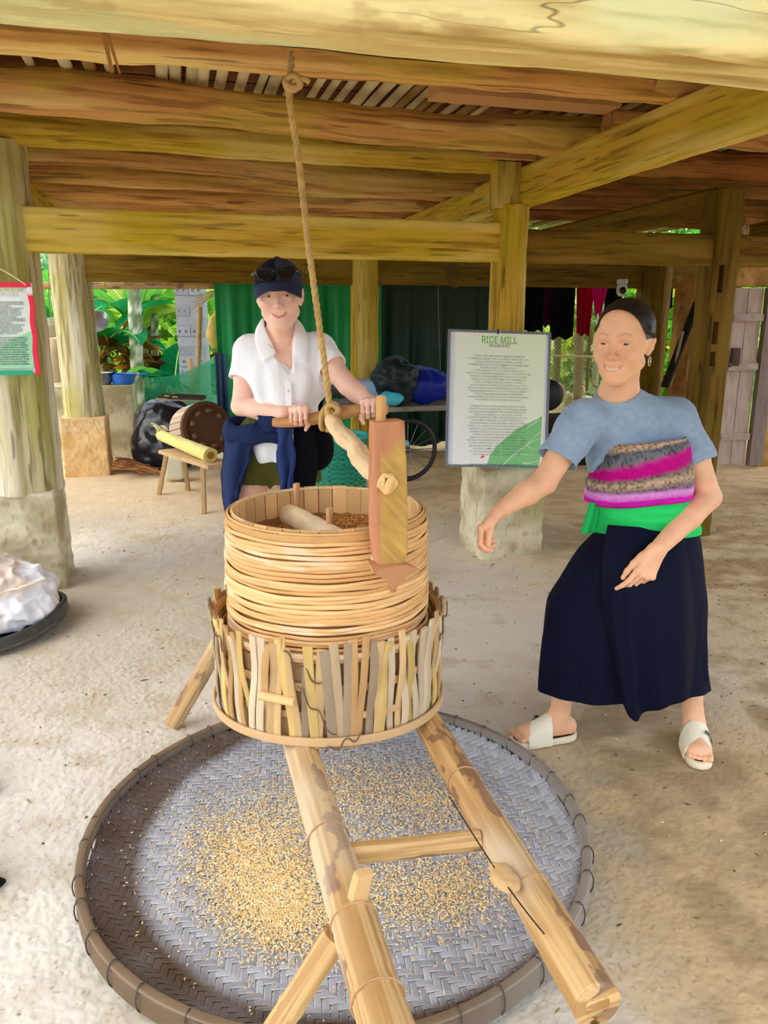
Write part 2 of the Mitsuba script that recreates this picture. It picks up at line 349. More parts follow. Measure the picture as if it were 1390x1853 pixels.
make_post(-2.85, 0.09, 0.41, 0.55, 0.222, 0.222, 2.31, 'm_post', 'm_plinth', 1, 1, 'thick mossy round post at the left edge, carrying the red-bordered poster', 'pale plastered block under the thick left post, behind the white sack', .05)
make_post(-2.85, 3.44, 0.41, 0.56, 0.185, 0.172, 2.31, 'm_post', 'm_orangeplinth', 2, 2, 'round grey-brown post on an orange block, beside the concrete washstand', 'orange plastered block under the round post by the washstand')
make_post(0, 0, 0.41, 0.565, 0.118, 0.112, 2.10, 'm_beam', 'm_plinth', 3, 3, 'squared mossy post standing behind the framed rice mill poster', 'rough plastered block that the rice mill poster stands on', .12)
key = num('wooden_post'); m, uv = post(G(-0.08, 3.4, 0), G(-0.08, 3.4, 2.31), 0.150, 0.146, 'm_post', 4, 4)
add(key, m, 'm_beam', smooth=True, uv=uv); tag(key, 'round mossy post in front of the green tarpaulin, right of the woman in white', 'post', kind='thing')
key = num('wooden_post'); m, uv = post(G(3.25, 3.4, 0), G(3.25, 3.4, 2.31), 0.19, 0.19, 'm_beam', 5, 5)
add(key, m, 'm_shadedbeam', smooth=True, uv=uv); tag(key, 'dark post behind the head of the woman in grey, below the security camera', 'post', kind='thing')
# upper tongue of the centre post, beside the tie beam
m, uv = sweep(lerp_path(G(-0.055, -0.02, 2.08), G(-0.055, -0.02, 2.33), 6), rrect(0.16, 0.10, 0.012), up=V, k=6)
add('wooden_post_002__tenon', rough(m, .003, 14, 3), 'm_beam', smooth=True, uv=uv)
# post with mortise slots
def slotted():
    s = manifold3d.Manifold.extrude(manifold3d.CrossSection([rrect(0.175, 0.19, 0.02, 2)]), 2.24)
    for z, h in ((1.62, 0.17), (1.30, 0.14), (1.16, 0.09)):
        s = s - manifold3d.Manifold.cube((0.04, 0.12, h), False).translate((-0.062, -0.16, z))
    s = s.refine_to_length(0.09)
    q = s.to_mesh(); return np.array(q.vert_properties[:, :3]), np.array(q.tri_verts)
sm = place(slotted(), G(1.455, 0, 0), U, V, Z)
uvs = np.stack([sm[0][:, 2], (sm[0] @ U) + (sm[0] @ V) + 70], 1)
key = num('wooden_post'); add(key, sm, 'm_shadedbeam', uv=uvs); tag(key, 'squared post with mortise slots, left of the plank door', 'post', kind='thing')
key = num('wooden_post'); m, uv = sweep(lerp_path(G(3.06, 0.85, -.02), G(3.10, 0.85, 2.3), 20), rrect(0.20, 0.18, 0.03), k=8, up=V)
add(key, rough(m, .006, 8, 8), 'm_shadedbeam', smooth=True, uv=uv); tag(key, 'dark squared post at the right edge, standing before the plank door', 'post', kind='thing')

# ---------------------------------------------------------------- beams and joists
def beam(a, b, w, h, mat, k, label, name='wooden_beam', r=0.015, n=50, amp=0.005, cat_='beam'):
    m, uv = sweep(lerp_path(a, b, n * 4), resample(rrect(w, h, r, 3), 72), up=Z, k=k)
    key = num(name)
    d = nrm(np.asarray(b) - a)
    add(key, grain(rough(m, amp, 7, k), uv, .0028, k, 3.0, 50.0, .008), mat, smooth=True, uv=uv)
    tag(key, label, cat_, kind='thing'); return key
ZB = 1.79
beam(G(-3.6, -3.42, ZB + .13), G(3.2, -3.42, ZB + .13), 0.12, 0.26, 'm_palebeam', 11, 'big pale weathered beam running across the very top, nearest overhead', n=90)
beam(G(-3.6, 0.03, ZB + .11), G(-0.05, 0.0, ZB + .105), 0.11, 0.22, 'm_beam', 12, 'long mossy main beam over the woman in white, left of the sign post')
beam(G(0.05, 0.0, ZB + .09), G(3.9, 0.0, ZB + .10), 0.11, 0.19, 'm_shadedbeam', 13, 'dark main beam right of the sign post, over the woman in grey')
beam(G(-2.9, 3.4, ZB + .13), G(0, 3.4, ZB + .13), 0.12, 0.25, 'm_shadedbeam', 14, 'rear beam under which the green tarpaulin hangs')
beam(G(0, 3.4, ZB + .13), G(4.0, 3.4, ZB + .13), 0.12, 0.25, 'm_shadedbeam', 15, 'rear beam above the washing line and the security camera')
beam(G(0.075, -3.5, 2.20), G(0.075, 0.08, 2.205), 0.12, 0.21, 'm_beam', 16, 'mossy squared tie beam slanting from the sign post to the upper right corner', 'tie_beam')
beam(G(0.075, 0.08, 2.205), G(0.075, 3.6, 2.2), 0.12, 0.21, 'm_beam', 17, 'tie beam running back to the rear from the sign post', 'tie_beam')
beam(G(1.47, 0.05, 2.19), G(1.47, 3.6, 2.19), 0.12, 0.17, 'm_shadedbeam', 18, 'tie beam running back from the slotted post', 'tie_beam')
beam(G(-2.85, -3.5, 2.20), G(-2.85, 3.6, 2.20), 0.12, 0.20, 'm_beam', 19, 'tie beam across the tops of the two left posts', 'tie_beam')
beam(G(3.2, -3.5, 2.20), G(3.2, 1.93, 2.20), 0.12, 0.20, 'm_shadedbeam', 20, 'tie beam over the plank door at the right', 'tie_beam')
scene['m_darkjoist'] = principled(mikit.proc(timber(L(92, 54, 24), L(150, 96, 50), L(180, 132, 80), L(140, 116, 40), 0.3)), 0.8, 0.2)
def joist(v, r, ctrl, mat, k, label, ua=-3.45, ub=0.55, z=2.30, flat=False, n=170):
    us = np.linspace(ua, ub, n)
    cu = np.array(ctrl, float)
    zz = np.interp(us, cu[:, 0], cu[:, 1]); zz = np.convolve(np.pad(zz, 15, mode='edge'), np.ones(31) / 31, 'valid')
    path = np.array([G(u, v + 0.02 * math.sin(u * 1.7 + k), z + r + q) for u, q in zip(us, zz)])
    sec = resample(rrect(r * 1.7, r * 1.9, 0.02, 3), 60) if flat else log_section(60, r, k, .05)
    sc = 1 + 0.10 * np.sin(us * 2.1 + k) + 0.05 * np.sin(us * 5.3 + 2 * k)
    m, uv = sweep(path, sec, scale=sc if not flat else None, up=Z, k=k)
    key = num('ceiling_joist'); add(key, grain(rough(m, .010, 6, k, 1.0), uv, .0035, k, 3.0, 45.0, .010), mat, smooth=True, uv=uv)
    tag(key, label, 'joist', kind='thing'); return key
joist(-1.47, 0.078, [(-4, 0.0), (1, 0.0)], 'm_joist', 31, 'straight reddish squared joist, the one the rope is tied to', flat=True, ub=1.0)
joist(-0.55, 0.088, [(-4, .03), (-2.4, .03), (-1.5, -.01), (-.9, -.04), (0.5, -.01)], 'm_joist', 32, 'thick crooked log joist just behind the rope knot, pale below')
joist(0.02, 0.080, [(-4, .0), (-2.6, .0), (-1.6, -.03), (-.8, -.03), (.5, .0)], 'm_beam', 33, 'log joist with a yellow mossy underside directly above the main beam')
joist(0.70, 0.085, [(-4, .02), (-1.8, .02), (-1.0, -.05), (0, -.05), (.5, -.02)], 'm_joist', 34, 'reddish bent log joist, first one behind the main beam')
joist(1.34, 0.078, [(-4, .0), (-1, .02), (.5, .0)], 'm_joist', 35, 'reddish log joist, second one behind the main beam')
joist(1.85, 0.07, [(-4, .0), (-1, -.03), (.5, .0)], 'm_joist', 36, 'thin reddish log joist, third one behind the main beam')
joist(2.45, 0.075, [(-4, .0), (-1.6, -.02), (-.6, .02), (.5, .0)], 'm_joist', 37, 'brown log joist, fourth one behind the main beam')
joist(3.1, 0.075, [(-4, .0), (.5, .0)], 'm_joist', 38, 'brown log joist above the rear beam')
joist(-2.4, 0.08, [(-4, 0), (1, 0)], 'm_joist', 39, 'reddish joist above the nearest pale beam', ub=3.9)
joist(-3.2, 0.08, [(-4, 0), (1, 0)], 'm_joist', 40, 'joist lying right on the nearest pale beam', ub=3.9)
for q, (v, lab) in enumerate(((-1.5, 'short rough joist right of the slanting tie beam, nearest'), (-0.75, 'dark joist right of the slanting tie beam, over the slotted post'), (0.0, 'dark joist along the top of the right main beam'), (.75, 'dark joist behind the slotted post'), (1.5, 'dark joist running toward the plank door'), (2.3, 'dark joist at the far right rear'))):
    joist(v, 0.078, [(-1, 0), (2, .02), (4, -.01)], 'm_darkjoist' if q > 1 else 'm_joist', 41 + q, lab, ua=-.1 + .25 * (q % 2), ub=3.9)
# packing pieces near the post head
for (u, v, sx, sy, sz, lab) in ((-.12, -.22, .30, .05, .03, 'thin plank wedge lying on the tie beam near the sign post'), (0.06, -.33, .07, .09, .07, 'small pale wooden block on the slanting tie beam'), (-.35, -.9, .9, .16, .06, 'rough bark-edged board under the ceiling slats near the slanting tie beam')):
    b = rough(place(grid_box((sx, sy, sz), .03, .006), G(u, v, 2.31 + sz / 2 + (.1 if sx > .5 else 0)), U, V, Z), .006, 18, 3)
    key = num('packing_board'); add(key, b, 'm_matte', smooth=40, color=S(186, 140, 90)); tag(key, lab, 'board')

for i, pts in enumerate((((184, 44), (192, 80), (203, 132)), ((190, 46), (205, 95), (217, 133)))):
    q_ = [P(x, y, d=2.60) for x, y in pts]
    add(sub('bark_strip', 'strand'), sweep(curve(q_, 12), rrect(.018 - .005 * i, .003, .001, 1), up=[0, -1, 0], scale=np.linspace(1, .5, 12))[0], 'm_matte', smooth=True, color=S(176, 126, 66))
tag('bark_strip', 'strip of bark hanging from the reddish squared joist at the upper left', 'bark strip')
rdb = np.random.default_rng(77); n = 5200
dx, dy = rdb.uniform(-2.6, 3.4, n), rdb.uniform(.9, 6.2, n)
pick = rdb.uniform(0, 1, n) < np.clip(.18 + .8 * np.clip((dx + .35 * (dy - 3.5) + .2) / 1.5, 0, 1), 0, 1)
dx, dy = dx[pick], dy[pick]; n = len(dx)
ok = np.hypot(dx + .13, dy - 1.9) > .72; dx, dy = dx[ok], dy[ok]; n = len(dx)
th = rdb.uniform(0, 6.28, n); ln = rdb.uniform(.004, .013, n) * np.where(rdb.random(n) < .06, 2.6, 1); wd = rdb.uniform(.0015, .005, n)
zf = np.interp
gxx = np.clip((dx + 3.6) / 10.2 * gx, 0, gx - 1).astype(int); gyy = np.clip((dy + 1.2) / 11.0 * gy, 0, gy - 1).astype(int); zz0 = fl[0].reshape(gx + 1, gy + 1, 3)[gxx, gyy, 2] + .001
c_, s_ = np.cos(th), np.sin(th)
base = np.array([[1, 0, 0], [0, 1, .2], [-1, 0, 0], [0, -1, .2], [0, 0, .9]])
vv = np.stack([base[None, :, 0] * ln[:, None], base[None, :, 1] * wd[:, None], base[None, :, 2] * wd[:, None]], -1)
vv = np.stack([vv[..., 0] * c_[:, None] - vv[..., 1] * s_[:, None] + dx[:, None], vv[..., 0] * s_[:, None] + vv[..., 1] * c_[:, None] + dy[:, None], vv[..., 2] + zz0[:, None]], -1)
ff = (np.array([[0, 1, 4], [1, 2, 4], [2, 3, 4], [3, 0, 4]])[None] + (np.arange(n) * 5)[:, None, None]).reshape(-1, 3)
cc = np.array([S(110, 86, 54), S(150, 124, 84), S(214, 196, 150), S(86, 66, 44)])[rdb.integers(0, 4, n)]
add('floor_litter', (vv.reshape(-1, 3), ff), 'm_matte', color=np.repeat(cc, 5, axis=0)); tag('floor_litter', 'specks of chaff, clods and straw littering the earth floor', 'litter', kind='stuff')
# ---------------------------------------------------------------- the big woven tray, and rice on it
r2 = np.random.default_rng(5)
TC, TR = np.array([-0.13, 1.90, 0.0]), 0.69
def tray_z(x, y):
    r = np.hypot(x - TC[0], y - TC[1])
    return 0.016 + 0.052 * np.clip((r - 0.555) / 0.125, 0, 1) ** 1.7
def tray():
    pitch, half = 0.0178, 0.0084
    cs, sn = math.cos(math.radians(8)), math.sin(math.radians(8))
    rin = 0.676
    n = int(rin / pitch)
    ang = lambda x, y: np.arctan2(y, x)
    for d in (0, 1):
        for i in range(-n, n + 1):
            c = i * pitch
            h = math.sqrt(max(rin ** 2 - c ** 2, 0))
            if h < 0.03: continue
            t = np.arange(math.ceil(-h / pitch) * 2, math.floor(h / pitch) * 2 + 1) * pitch / 2
            if len(t) < 3: continue
            j = np.round(t / pitch * 2) / 2
            over = np.cos((np.floor(j + 0.5) + i * (1 if d == 0 else 1) + 0.0) * np.pi / 2 + (np.pi / 4 if d == 0 else np.pi / 4 + np.pi))
            off = np.sign(over) * 0.0019
            w = half * r2.uniform(0.93, 1.0)
            base = S(176, 178, 188) * r2.uniform(0.72, 1.08)
            vv, cc = [], []
            for q, a in ((-w, 1), (-w * .68, 0), (w * .68, 0), (w, 1)):
                lx, ly = (t, np.full_like(t, c + q)) if d == 0 else (np.full_like(t, c + q), t)
                x, y = TC[0] + lx * cs - ly * sn, TC[1] + lx * sn + ly * cs
                z = tray_z(x, y) + off - (0.0016 if a else 0)
                vv.append(np.stack([x, y, z], 1))
                rr = np.hypot(lx, ly)
                side = 0.5 - 0.5 * np.cos(ang(lx, ly) - 0.35)                 # less dusty left wall, its shade painted in as brown
                dust_shade = np.clip((0.715 - 0.150 * side - rr) / 0.05, 0.12, 1)
                dust_shade = np.clip(dust_shade + 0.35 * (meshkit.fbm(vv[-1] * 9, 2, 3) - .5), 0.05, 1)[:, None]
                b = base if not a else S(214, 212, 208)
                cc.append(S(84, 62, 40) * (1 - dust_shade) + b * dust_shade)
            v = np.stack(vv, 1).reshape(-1, 3); m = len(t)
            a_, b_ = np.meshgrid(np.arange(m - 1), np.arange(3), indexing='ij')
            f = np.stack([a_ * 4 + b_, (a_ + 1) * 4 + b_, (a_ + 1) * 4 + b_ + 1, a_ * 4 + b_ + 1], -1).reshape(-1, 4)
            if d == 0: f = f[:, ::-1]
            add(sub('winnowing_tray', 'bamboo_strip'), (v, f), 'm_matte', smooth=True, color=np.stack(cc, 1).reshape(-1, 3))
    # the hoops of the rim, tied with wire
    a = np.arange(160) * 2 * np.pi / 160
    for rr, z, w, h, c in ((0.690, 0.050, 0.010, 0.052, S(96, 78, 58)), (0.676, 0.070, 0.012, 0.022, S(116, 104, 92)), (0.684, 0.083, 0.022, 0.010, S(120, 100, 78))):
        p = np.stack([TC[0] + rr * np.cos(a), TC[1] + rr * np.sin(a), z + 0.003 * np.sin(a * 5 + rr * 90)], 1)
        m, uv = sweep(p, rrect(w, h, 0.003, 1), up=Z, closed=True)
        cc = c * (0.75 + 0.5 * meshkit.fbm(m[0] * 14, 3, 6))[:, None]
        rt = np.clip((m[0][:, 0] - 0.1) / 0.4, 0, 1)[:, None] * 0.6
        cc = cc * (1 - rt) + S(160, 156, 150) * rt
        add(sub('winnowing_tray', 'rim_hoop'), m, 'm_satin', smooth=True, color=cc)
    for q in np.arange(0, 2 * np.pi, 2 * np.pi / 38):
        q += r2.uniform(-.03, .03); e = np.array([math.cos(q), math.sin(q), 0])
        b = np.arange(12) * 2 * np.pi / 12
        p = TC + e * 0.685 + np.outer(np.cos(b) * 0.017, e) + np.outer(0.058 + np.sin(b) * 0.036, Z)
        m, uv = sweep(p, ring(5, 0.0018), up=np.cross(e, Z), closed=True)
        add(sub('winnowing_tray', 'wire_tie'), m, 'm_satin', smooth=True, color=S(70, 60, 52))
tray()
tag('winnowing_tray', 'large round woven bamboo tray on the floor under the mill, dusted grey', 'tray')
def grains(n, sample, zfn, seed, size=0.0085, c0=S(232, 186, 104), c1=S(252, 238, 196), lift=0.5):
    rr = np.random.default_rng(seed)
    base_v = np.array([[1, 0, 0], [.25, .38, .1], [.25, -.1, .36], [.25, -.3, -.2], [-.5, .34, .1], [-.5, -.1, .3], [-.5, -.28, -.2], [-1, 0, 0]]) * np.array([.5, .5, .5])
    base_f = np.array([[0, 1, 2], [0, 2, 3], [0, 3, 1], [1, 4, 2], [2, 4, 5], [2, 5, 3], [3, 5, 6], [3, 6, 1], [1, 6, 4], [7, 5, 4], [7, 6, 5], [7, 4, 6]])
    xy = sample(rr, n)
    n = len(xy)
    th = rr.uniform(0, 2 * np.pi, n); tilt = rr.normal(0, .22, n); s = size * rr.uniform(.75, 1.25, n)
    v = base_v[None] * s[:, None, None] * np.array([1, .95, .95])
    x = v[..., 0] * np.cos(tilt)[:, None] - v[..., 2] * np.sin(tilt)[:, None]; z = v[..., 0] * np.sin(tilt)[:, None] + v[..., 2] * np.cos(tilt)[:, None]
    X = x * np.cos(th)[:, None] - v[..., 1] * np.sin(th)[:, None]; Y = x * np.sin(th)[:, None] + v[..., 1] * np.cos(th)[:, None]
    zz = zfn(xy[:, 0], xy[:, 1]) + s * .18 + rr.uniform(0, 1, n) ** 2 * .004 * lift
    out = np.stack([X + xy[:, :1], Y + xy[:, 1:], z + zz[:, None]], -1).reshape(-1, 3)
    f = (base_f[None] + (np.arange(n) * 8)[:, None, None]).reshape(-1, 3)
    t = rr.uniform(0, 1, n)[:, None]
    c = np.repeat((c0 * (1 - t) + c1 * t) * rr.uniform(.8, 1.1, n)[:, None], 8, axis=0)
    return (out, f), c
blobs = [((470, 1560), (80, 60), 3.2), ((520, 1640), (75, 55), 3.0), ((420, 1530), (70, 60), 1.6), ((640, 1420), (90, 40), 1.3), ((780, 1440), (70, 40), 1.5), ((560, 1470), (80, 50), 1.5),
         ((740, 1620), (110, 50), 1.7), ((830, 1600), (60, 45), .8), ((700, 1530), (180, 90), 1.5), ((560, 1580), (230, 130), 1.1), ((480, 1640), (60, 50), 1.5)]
def sample_tray(rr, n):
    w = np.array([b[2] for b in blobs]); w /= w.sum()
    pick = rr.choice(len(blobs), n, p=w)
    c = np.array([blobs[i][0] for i in pick], float); s = np.array([blobs[i][1] for i in pick], float)
    q = c + rr.normal(0, 1, (n, 2)) * s * .8
    x = (q[:, 0] - 695) / FPX; y = (926.5 - q[:, 1]) / FPX
    t = (0.02 - EYE) / (-SP + y * CP)
    p = np.stack([x * t, (CP + y * SP) * t], 1)
    return p[np.hypot(p[:, 0] - TC[0], p[:, 1] - TC[1]) < 0.60]
m, c = grains(21000, sample_tray, lambda x, y: tray_z(x, y) + 0.0025, 11)
add('rice_grains', m, 'm_matte', color=c); tag('rice_grains', 'loose golden rice and husks scattered over the big woven tray', 'rice', kind='stuff')

# ---------------------------------------------------------------- the bamboo frame
def culm(a, b, r0, r1, k, nodes, hollow_end=False, n=60, bend=0.0):
    """A bamboo pole with its nodes; hollow_end: the last end shows the bore."""
    w = np.linspace(0, 1, n); path = lerp_path(a, b, n) + np.outer(np.sin(w * np.pi) * bend, Z)
    length = np.linalg.norm(np.asarray(b) - a)
    r = r0 + (r1 - r0) * w
    for q in nodes:
        r = r * (1 + 0.09 * np.exp(-((w - q) * length / 0.007) ** 2) - 0.05 * np.exp(-((w - q) * length / 0.03) ** 2))
    if hollow_end:
        path = np.vstack([path, path[-1], path[-1] - nrm(np.asarray(b) - a) * 0.06]); r = np.concatenate([r, [r1 * .52, r1 * .42]])
    m, uv = sweep(path, ring(20), scale=np.stack([r, r], 1), k=k)
    return rough(m, 0.0022, 16, k), uv
FZ = 0.335
pl = lambda d: np.array([-0.187 + (1.71 - d) * 0.272, d, FZ])
pr_ = lambda d: np.array([0.19 + (1.74 - d) * 0.25, d, FZ - .005])
def frame_part(name, mesh_uv, mat='m_bamboo', label=None):
    key = sub('bamboo_mill_stand', name); add(key, mesh_uv[0], mat, smooth=True, uv=mesh_uv[1])
    if label: tag(key, label)
nodes_l = [(2.72 - P(*q, z=FZ + .03)[1]) / 1.92 for q in ((592, 1494), (615, 1642), (652, 1778))]; nodes_r = [(2.70 - P(*q, z=FZ + .03)[1]) / (2.70 - P(1082, 1820, z=FZ)[1]) for q in ((825, 1392), (915, 1588))]
frame_part('pole', culm(pl(2.72), pl(0.80), .041, .046, 3, nodes_l, n=240))
frame_part('pole', culm(pr_(2.70), P(1082, 1820, z=FZ), .039, .043, 4, nodes_r, True, n=220), label='pole with a split and an open cut end')
frame_part('rung', culm(P(622, 1546, z=FZ), P(868, 1519, z=FZ), .0235, .0225, 7, (.5,), n=24))
frame_part('rung', culm(pl(2.62) + [-.12, 0, 0.02], pr_(2.62) + [.1, 0, 0.02], .025, .025, 9, (.5,), n=20))
frame_part('leg', culm(P(608, 1692, z=.315), P(428, 1978, z=0.01), .027, .026, 6, (.45,), n=30))
frame_part('leg', culm(P(418, 1128, z=.37), P(312, 1312, z=.01), .032, .031, 10, (.4,), n=30))
frame_part('leg', culm(pr_(2.60) + [.0, .05, .0], np.array([.04, 2.95, .01]), .03, .028, 12, (.5,), n=24))
b = place(rough(grid_box((.034, .024, .10), .008, .003), .002, 40, 2), P(648, 1618, z=.385), nrm(U + .2 * V), nrm(V - .2 * U), nrm(Z + .25 * U))
add(sub('bamboo_mill_stand', 'peg'), b, 'm_matte', smooth=40, color=S(206, 168, 118))
for ws, pa, pb, r0_, r1_ in ((nodes_l, pl(2.72), pl(.80), .041, .046), (nodes_r, pr_(2.70), P(1082, 1820, z=FZ), .039, .043)):
    for w_ in ws:
        c_ = pa + (pb - pa) * (w_ + .004); dd = nrm(pb - pa); e1 = nrm(np.cross(dd, Z)); e2 = np.cross(e1, dd); b_ = np.arange(28) * 2 * np.pi / 28; rr_ = (r0_ + (r1_ - r0_) * w_) * 1.03
        m, _ = sweep(c_ + np.outer(np.cos(b_), e1) * rr_ + np.outer(np.sin(b_), e2) * rr_, rrect(.0045, .0022, .001, 1), up=dd, closed=True); add(sub('bamboo_mill_stand', 'node_ring'), rough(m, .0016, 50, 3), 'm_matte', smooth=True, color=S(176, 140, 104) * (.5 + .9 * meshkit.fbm(m[0] * 30, 3, 5))[:, None])
# the pole's burst knot
kp = P(912, 1588, z=FZ + .038)
b = place(rough(ico((.026, .045, .012), 3), .007, 50, 4), kp, U, V, Z); add(sub('bamboo_mill_stand', 'burst_knot'), b, 'm_matte', smooth=True, color=S(196, 160, 112))
crk = [P(x, y, z=FZ + .0445) for x, y in ((812, 1440), (850, 1500), (893, 1567), (930, 1620), (985, 1690))]
m, uv = sweep(curve(crk, 24), ring(6, .0018, .0012), up=Z); add(sub('bamboo_mill_stand', 'crack'), m, 'm_matte', color=S(70, 48, 34))
tag('bamboo_mill_stand', 'low bamboo frame of two poles, rung and splayed legs carrying the rice mill', 'frame')

# ---------------------------------------------------------------- basket trough round the mill
BC = np.array([-0.163, 2.12, 0.0])
def hoop(r, z, sec, n=96, wob=0.004, seed=0):
    a = np.arange(n) * 2 * np.pi / n
    rr = r + wob * np.sin(3 * a + seed)
    return sweep(np.stack([BC[0] + rr * np.cos(a), BC[1] + rr * np.sin(a), z + wob * 1.2 * np.sin(2 * a + 1.3 * seed)], 1), sec, up=Z, closed=True)
r3 = np.random.default_rng(17)
ns = 96
for i in range(ns):
    a = 2 * np.pi * (i + r3.uniform(-.3, .3)) / ns
    e = np.array([math.cos(a), math.sin(a), 0]); tg = np.array([-e[1], e[0], 0])
    back = max(0, math.sin(a))
    lo, hi = 0.368 + r3.uniform(-.004, .004), 0.656 + r3.uniform(-.012, .022)
    out = r3.choice([-.006, .005])
    w = r3.uniform(.0092, .0136)
    tw = r3.uniform(-.03, .03)
    zs = np.linspace(lo, hi, 8)
    q = (zs - .37) / .29
    p = BC + np.outer(0.323 + 0.013 * q + out * np.sin(q * np.pi * 2.2 + (i % 2) * np.pi), e) + np.outer(tw * (q - .4), tg) + np.outer(zs, Z)
    m, uv = sweep(p, rrect(2 * w, r3.uniform(.005, .009), .0022, 1), up=e)
    c = [S(204, 170, 122), S(178, 154, 122), S(212, 180, 112), S(156, 136, 112), S(208, 188, 158), S(190, 150, 100)][r3.integers(6)] * r3.uniform(.75, 1.05)
    cc = c * (0.8 + 0.4 * meshkit.fbm(m[0] * np.array([60, 60, 8]), 2, i))[:, None]
    add(sub('mill_basket', 'bamboo_stake'), m, 'm_matte', smooth=True, color=cc)
for r, z, w, h, c in ((.318, .45, .007, .020, S(196, 160, 110)), (.319, .535, .007, .022, S(212, 170, 112)), (.323, .622, .007, .022, S(204, 164, 112)), (.337, .385, .009, .024, S(200, 164, 120)), (.329, .630, .006, .014, S(196, 170, 132))):
    m, uv = hoop(r, z, rrect(w, h, .002, 1), seed=z * 9); add(sub('mill_basket', 'hoop'), m, 'm_satin', smooth=True, color=c)
(m, uv) = lathe([(0.305, .372), (.306, .50), (.312, .60), (.309, .60), (.300, .50), (.298, .385), (0.0, .385), (0.0, .365), (.30, .365)], 72, BC)
add(sub('mill_basket', 'lining'), m, 'm_matte', smooth=30, color=S(176, 142, 100))
for a, z, l in ((4.45, .60, .10), (4.55, .48, .16), (4.75, .39, .05), (5.9, .62, .08), (3.6, .62, .07)):
    pts = [BC + np.array([math.cos(a + q * .28) * (.343 + .004 * math.sin(q * 9)), math.sin(a + q * .28) * (.343 + .004 * math.sin(q * 9)), z + l * (.5 - q) * (1 if a < 4.6 else -1) * .9 + .01 * math.sin(q * 14)]) for q in np.linspace(0, 1, 9)]
    m, uv = sweep(curve(pts, 24), ring(5, .0022)); add(sub('mill_basket', 'wire_tie'), m, 'm_satin', smooth=True, color=S(104, 78, 60))
m, uv = sweep(lerp_path(P(470, 1258, d=1.815), P(533, 1271, d=1.785), 6), ring(10, .012)); add(sub('mill_basket', 'twig'), m, 'm_matte', smooth=50, color=S(222, 184, 130))
tag('mill_basket', 'round trough of upright bamboo stakes ringing the foot of the mill drum', 'basket')

# ---------------------------------------------------------------- the mill drum
zr = 0.934
nr = 30
r4 = np.random.default_rng(23)
for i in range(nr):
    z = 0.905 - 0.0118 * i
    R = 0.281 + 0.006 * (0.93 - z) / .33 + r4.uniform(-.0015, .0015)
    n = 110; a = np.arange(n) * 2 * np.pi / n
    ph, am = r4.uniform(0, 6), r4.uniform(.001, .003)
    zz = z + am * np.sin(a + ph) + .0012 * np.sin(7 * a + 3 * ph)
    rr = R + .0016 * np.sin(5 * a + ph * 2) + .001 * np.sin(13 * a + ph)
    p = np.stack([BC[0] + rr * np.cos(a), BC[1] + rr * np.sin(a), zz], 1)
    th = r4.uniform(.0056, .0072) * (1 + .12 * np.sin(3 * a + ph))
    m, uv = sweep(p, ring(7), scale=np.stack([th * .8, th], 1), up=Z, closed=True)
    c = (S(232, 190, 132) * (1 - (t_ := r4.uniform(0, 1))) + S(214, 164, 104) * t_) * r4.uniform(.9, 1.08)
    cc = c * (0.78 + 0.44 * meshkit.fbm(m[0] * np.array([16, 16, 60]), 3, i))[:, None]
    du = np.clip((meshkit.fbm(m[0] * np.array([9, 9, 22]) + 3, 3, 77) - .60) * 6, 0, .6)[:, None]
    add(sub('rice_mill', 'rattan_coil'), m, 'm_satin', smooth=True, color=cc * (1 - du) + S(226, 208, 180) * du)
(m, uv) = lathe([(.2775, .93), (.276, .56), (.283, .42), (.20, .40), (0, .40), (0, .835), (.255, .835), (.262, .86), (.264, .928), (.270, .934)], 90, BC)
add('rice_mill__drum_core', m, 'm_matte', smooth=30, color=S(150, 104, 58))
for i in range(36):
    a = 2 * np.pi * (i + .5) / 36; e = np.array([math.cos(a), math.sin(a), 0]); tg = np.array([-e[1], e[0], 0])
    w = 2 * math.pi * .266 / 36 * r4.uniform(.90, .985)
    b = grid_box((w, .010, .112 + r4.uniform(-.003, .004)), .03, .002)
    c = S(222, 180, 124) * r4.uniform(.72, 1.08)
    add(sub('rice_mill', 'stave'), place(b, BC + e * .2645 + Z * .884, tg, e, Z), 'm_matte', color=c)
for R, z, h, c in ((.2755, .928, .016, S(214, 168, 104)), (.2805, .921, .018, S(196, 150, 92)), (.262, .936, .008, S(222, 190, 140))):
    m, uv = hoop(R, z, rrect(.006, h, .002, 1), n=120, wob=.0012, seed=R * 40); cc = c * (.75 + .5 * meshkit.fbm(m[0] * 30, 3, 5))[:, None]
    add(sub('rice_mill', 'rim_hoop'), m, 'm_satin', smooth=True, color=cc)
a0, a1 = np.array([-.315, 2.37, .855]), np.array([.022, 1.815, .853])
m, uv = sweep(curve([a0, a0 * .6 + a1 * .4 + [0, 0, .006], a0 * .3 + a1 * .7, a1], 40), log_section(16, 1, 4, .05), scale=np.array([[.034, .034]] * 10 + [[.031, .033]] * 16 + [[.027, .03]] * 14), k=5, up=Z)
add('rice_mill__turning_arm', rough(m, .003, 18, 4), 'm_matte', smooth=True, color=S(228, 206, 170) * (.75 + .5 * meshkit.fbm(m[0] * np.array([20, 20, 60]), 3, 8))[:, None]); tag('rice_mill__turning_arm', 'pale log arm through the drum')
for q, zt in ((P(535, 905, d=2.35), .955), (np.array([-.158, 2.112, 0]), .935)):
    m, uv = sweep(lerp_path([q[0], q[1], .85], [q[0] + .004, q[1], zt], 7), ring(9), scale=np.array([[.011, .009]] * 5 + [[.014, .011], [.013, .010]]))
    add(sub('rice_mill', 'peg'), rough(m, .002, 50, 2), 'm_matte', smooth=40, color=S(206, 160, 116))
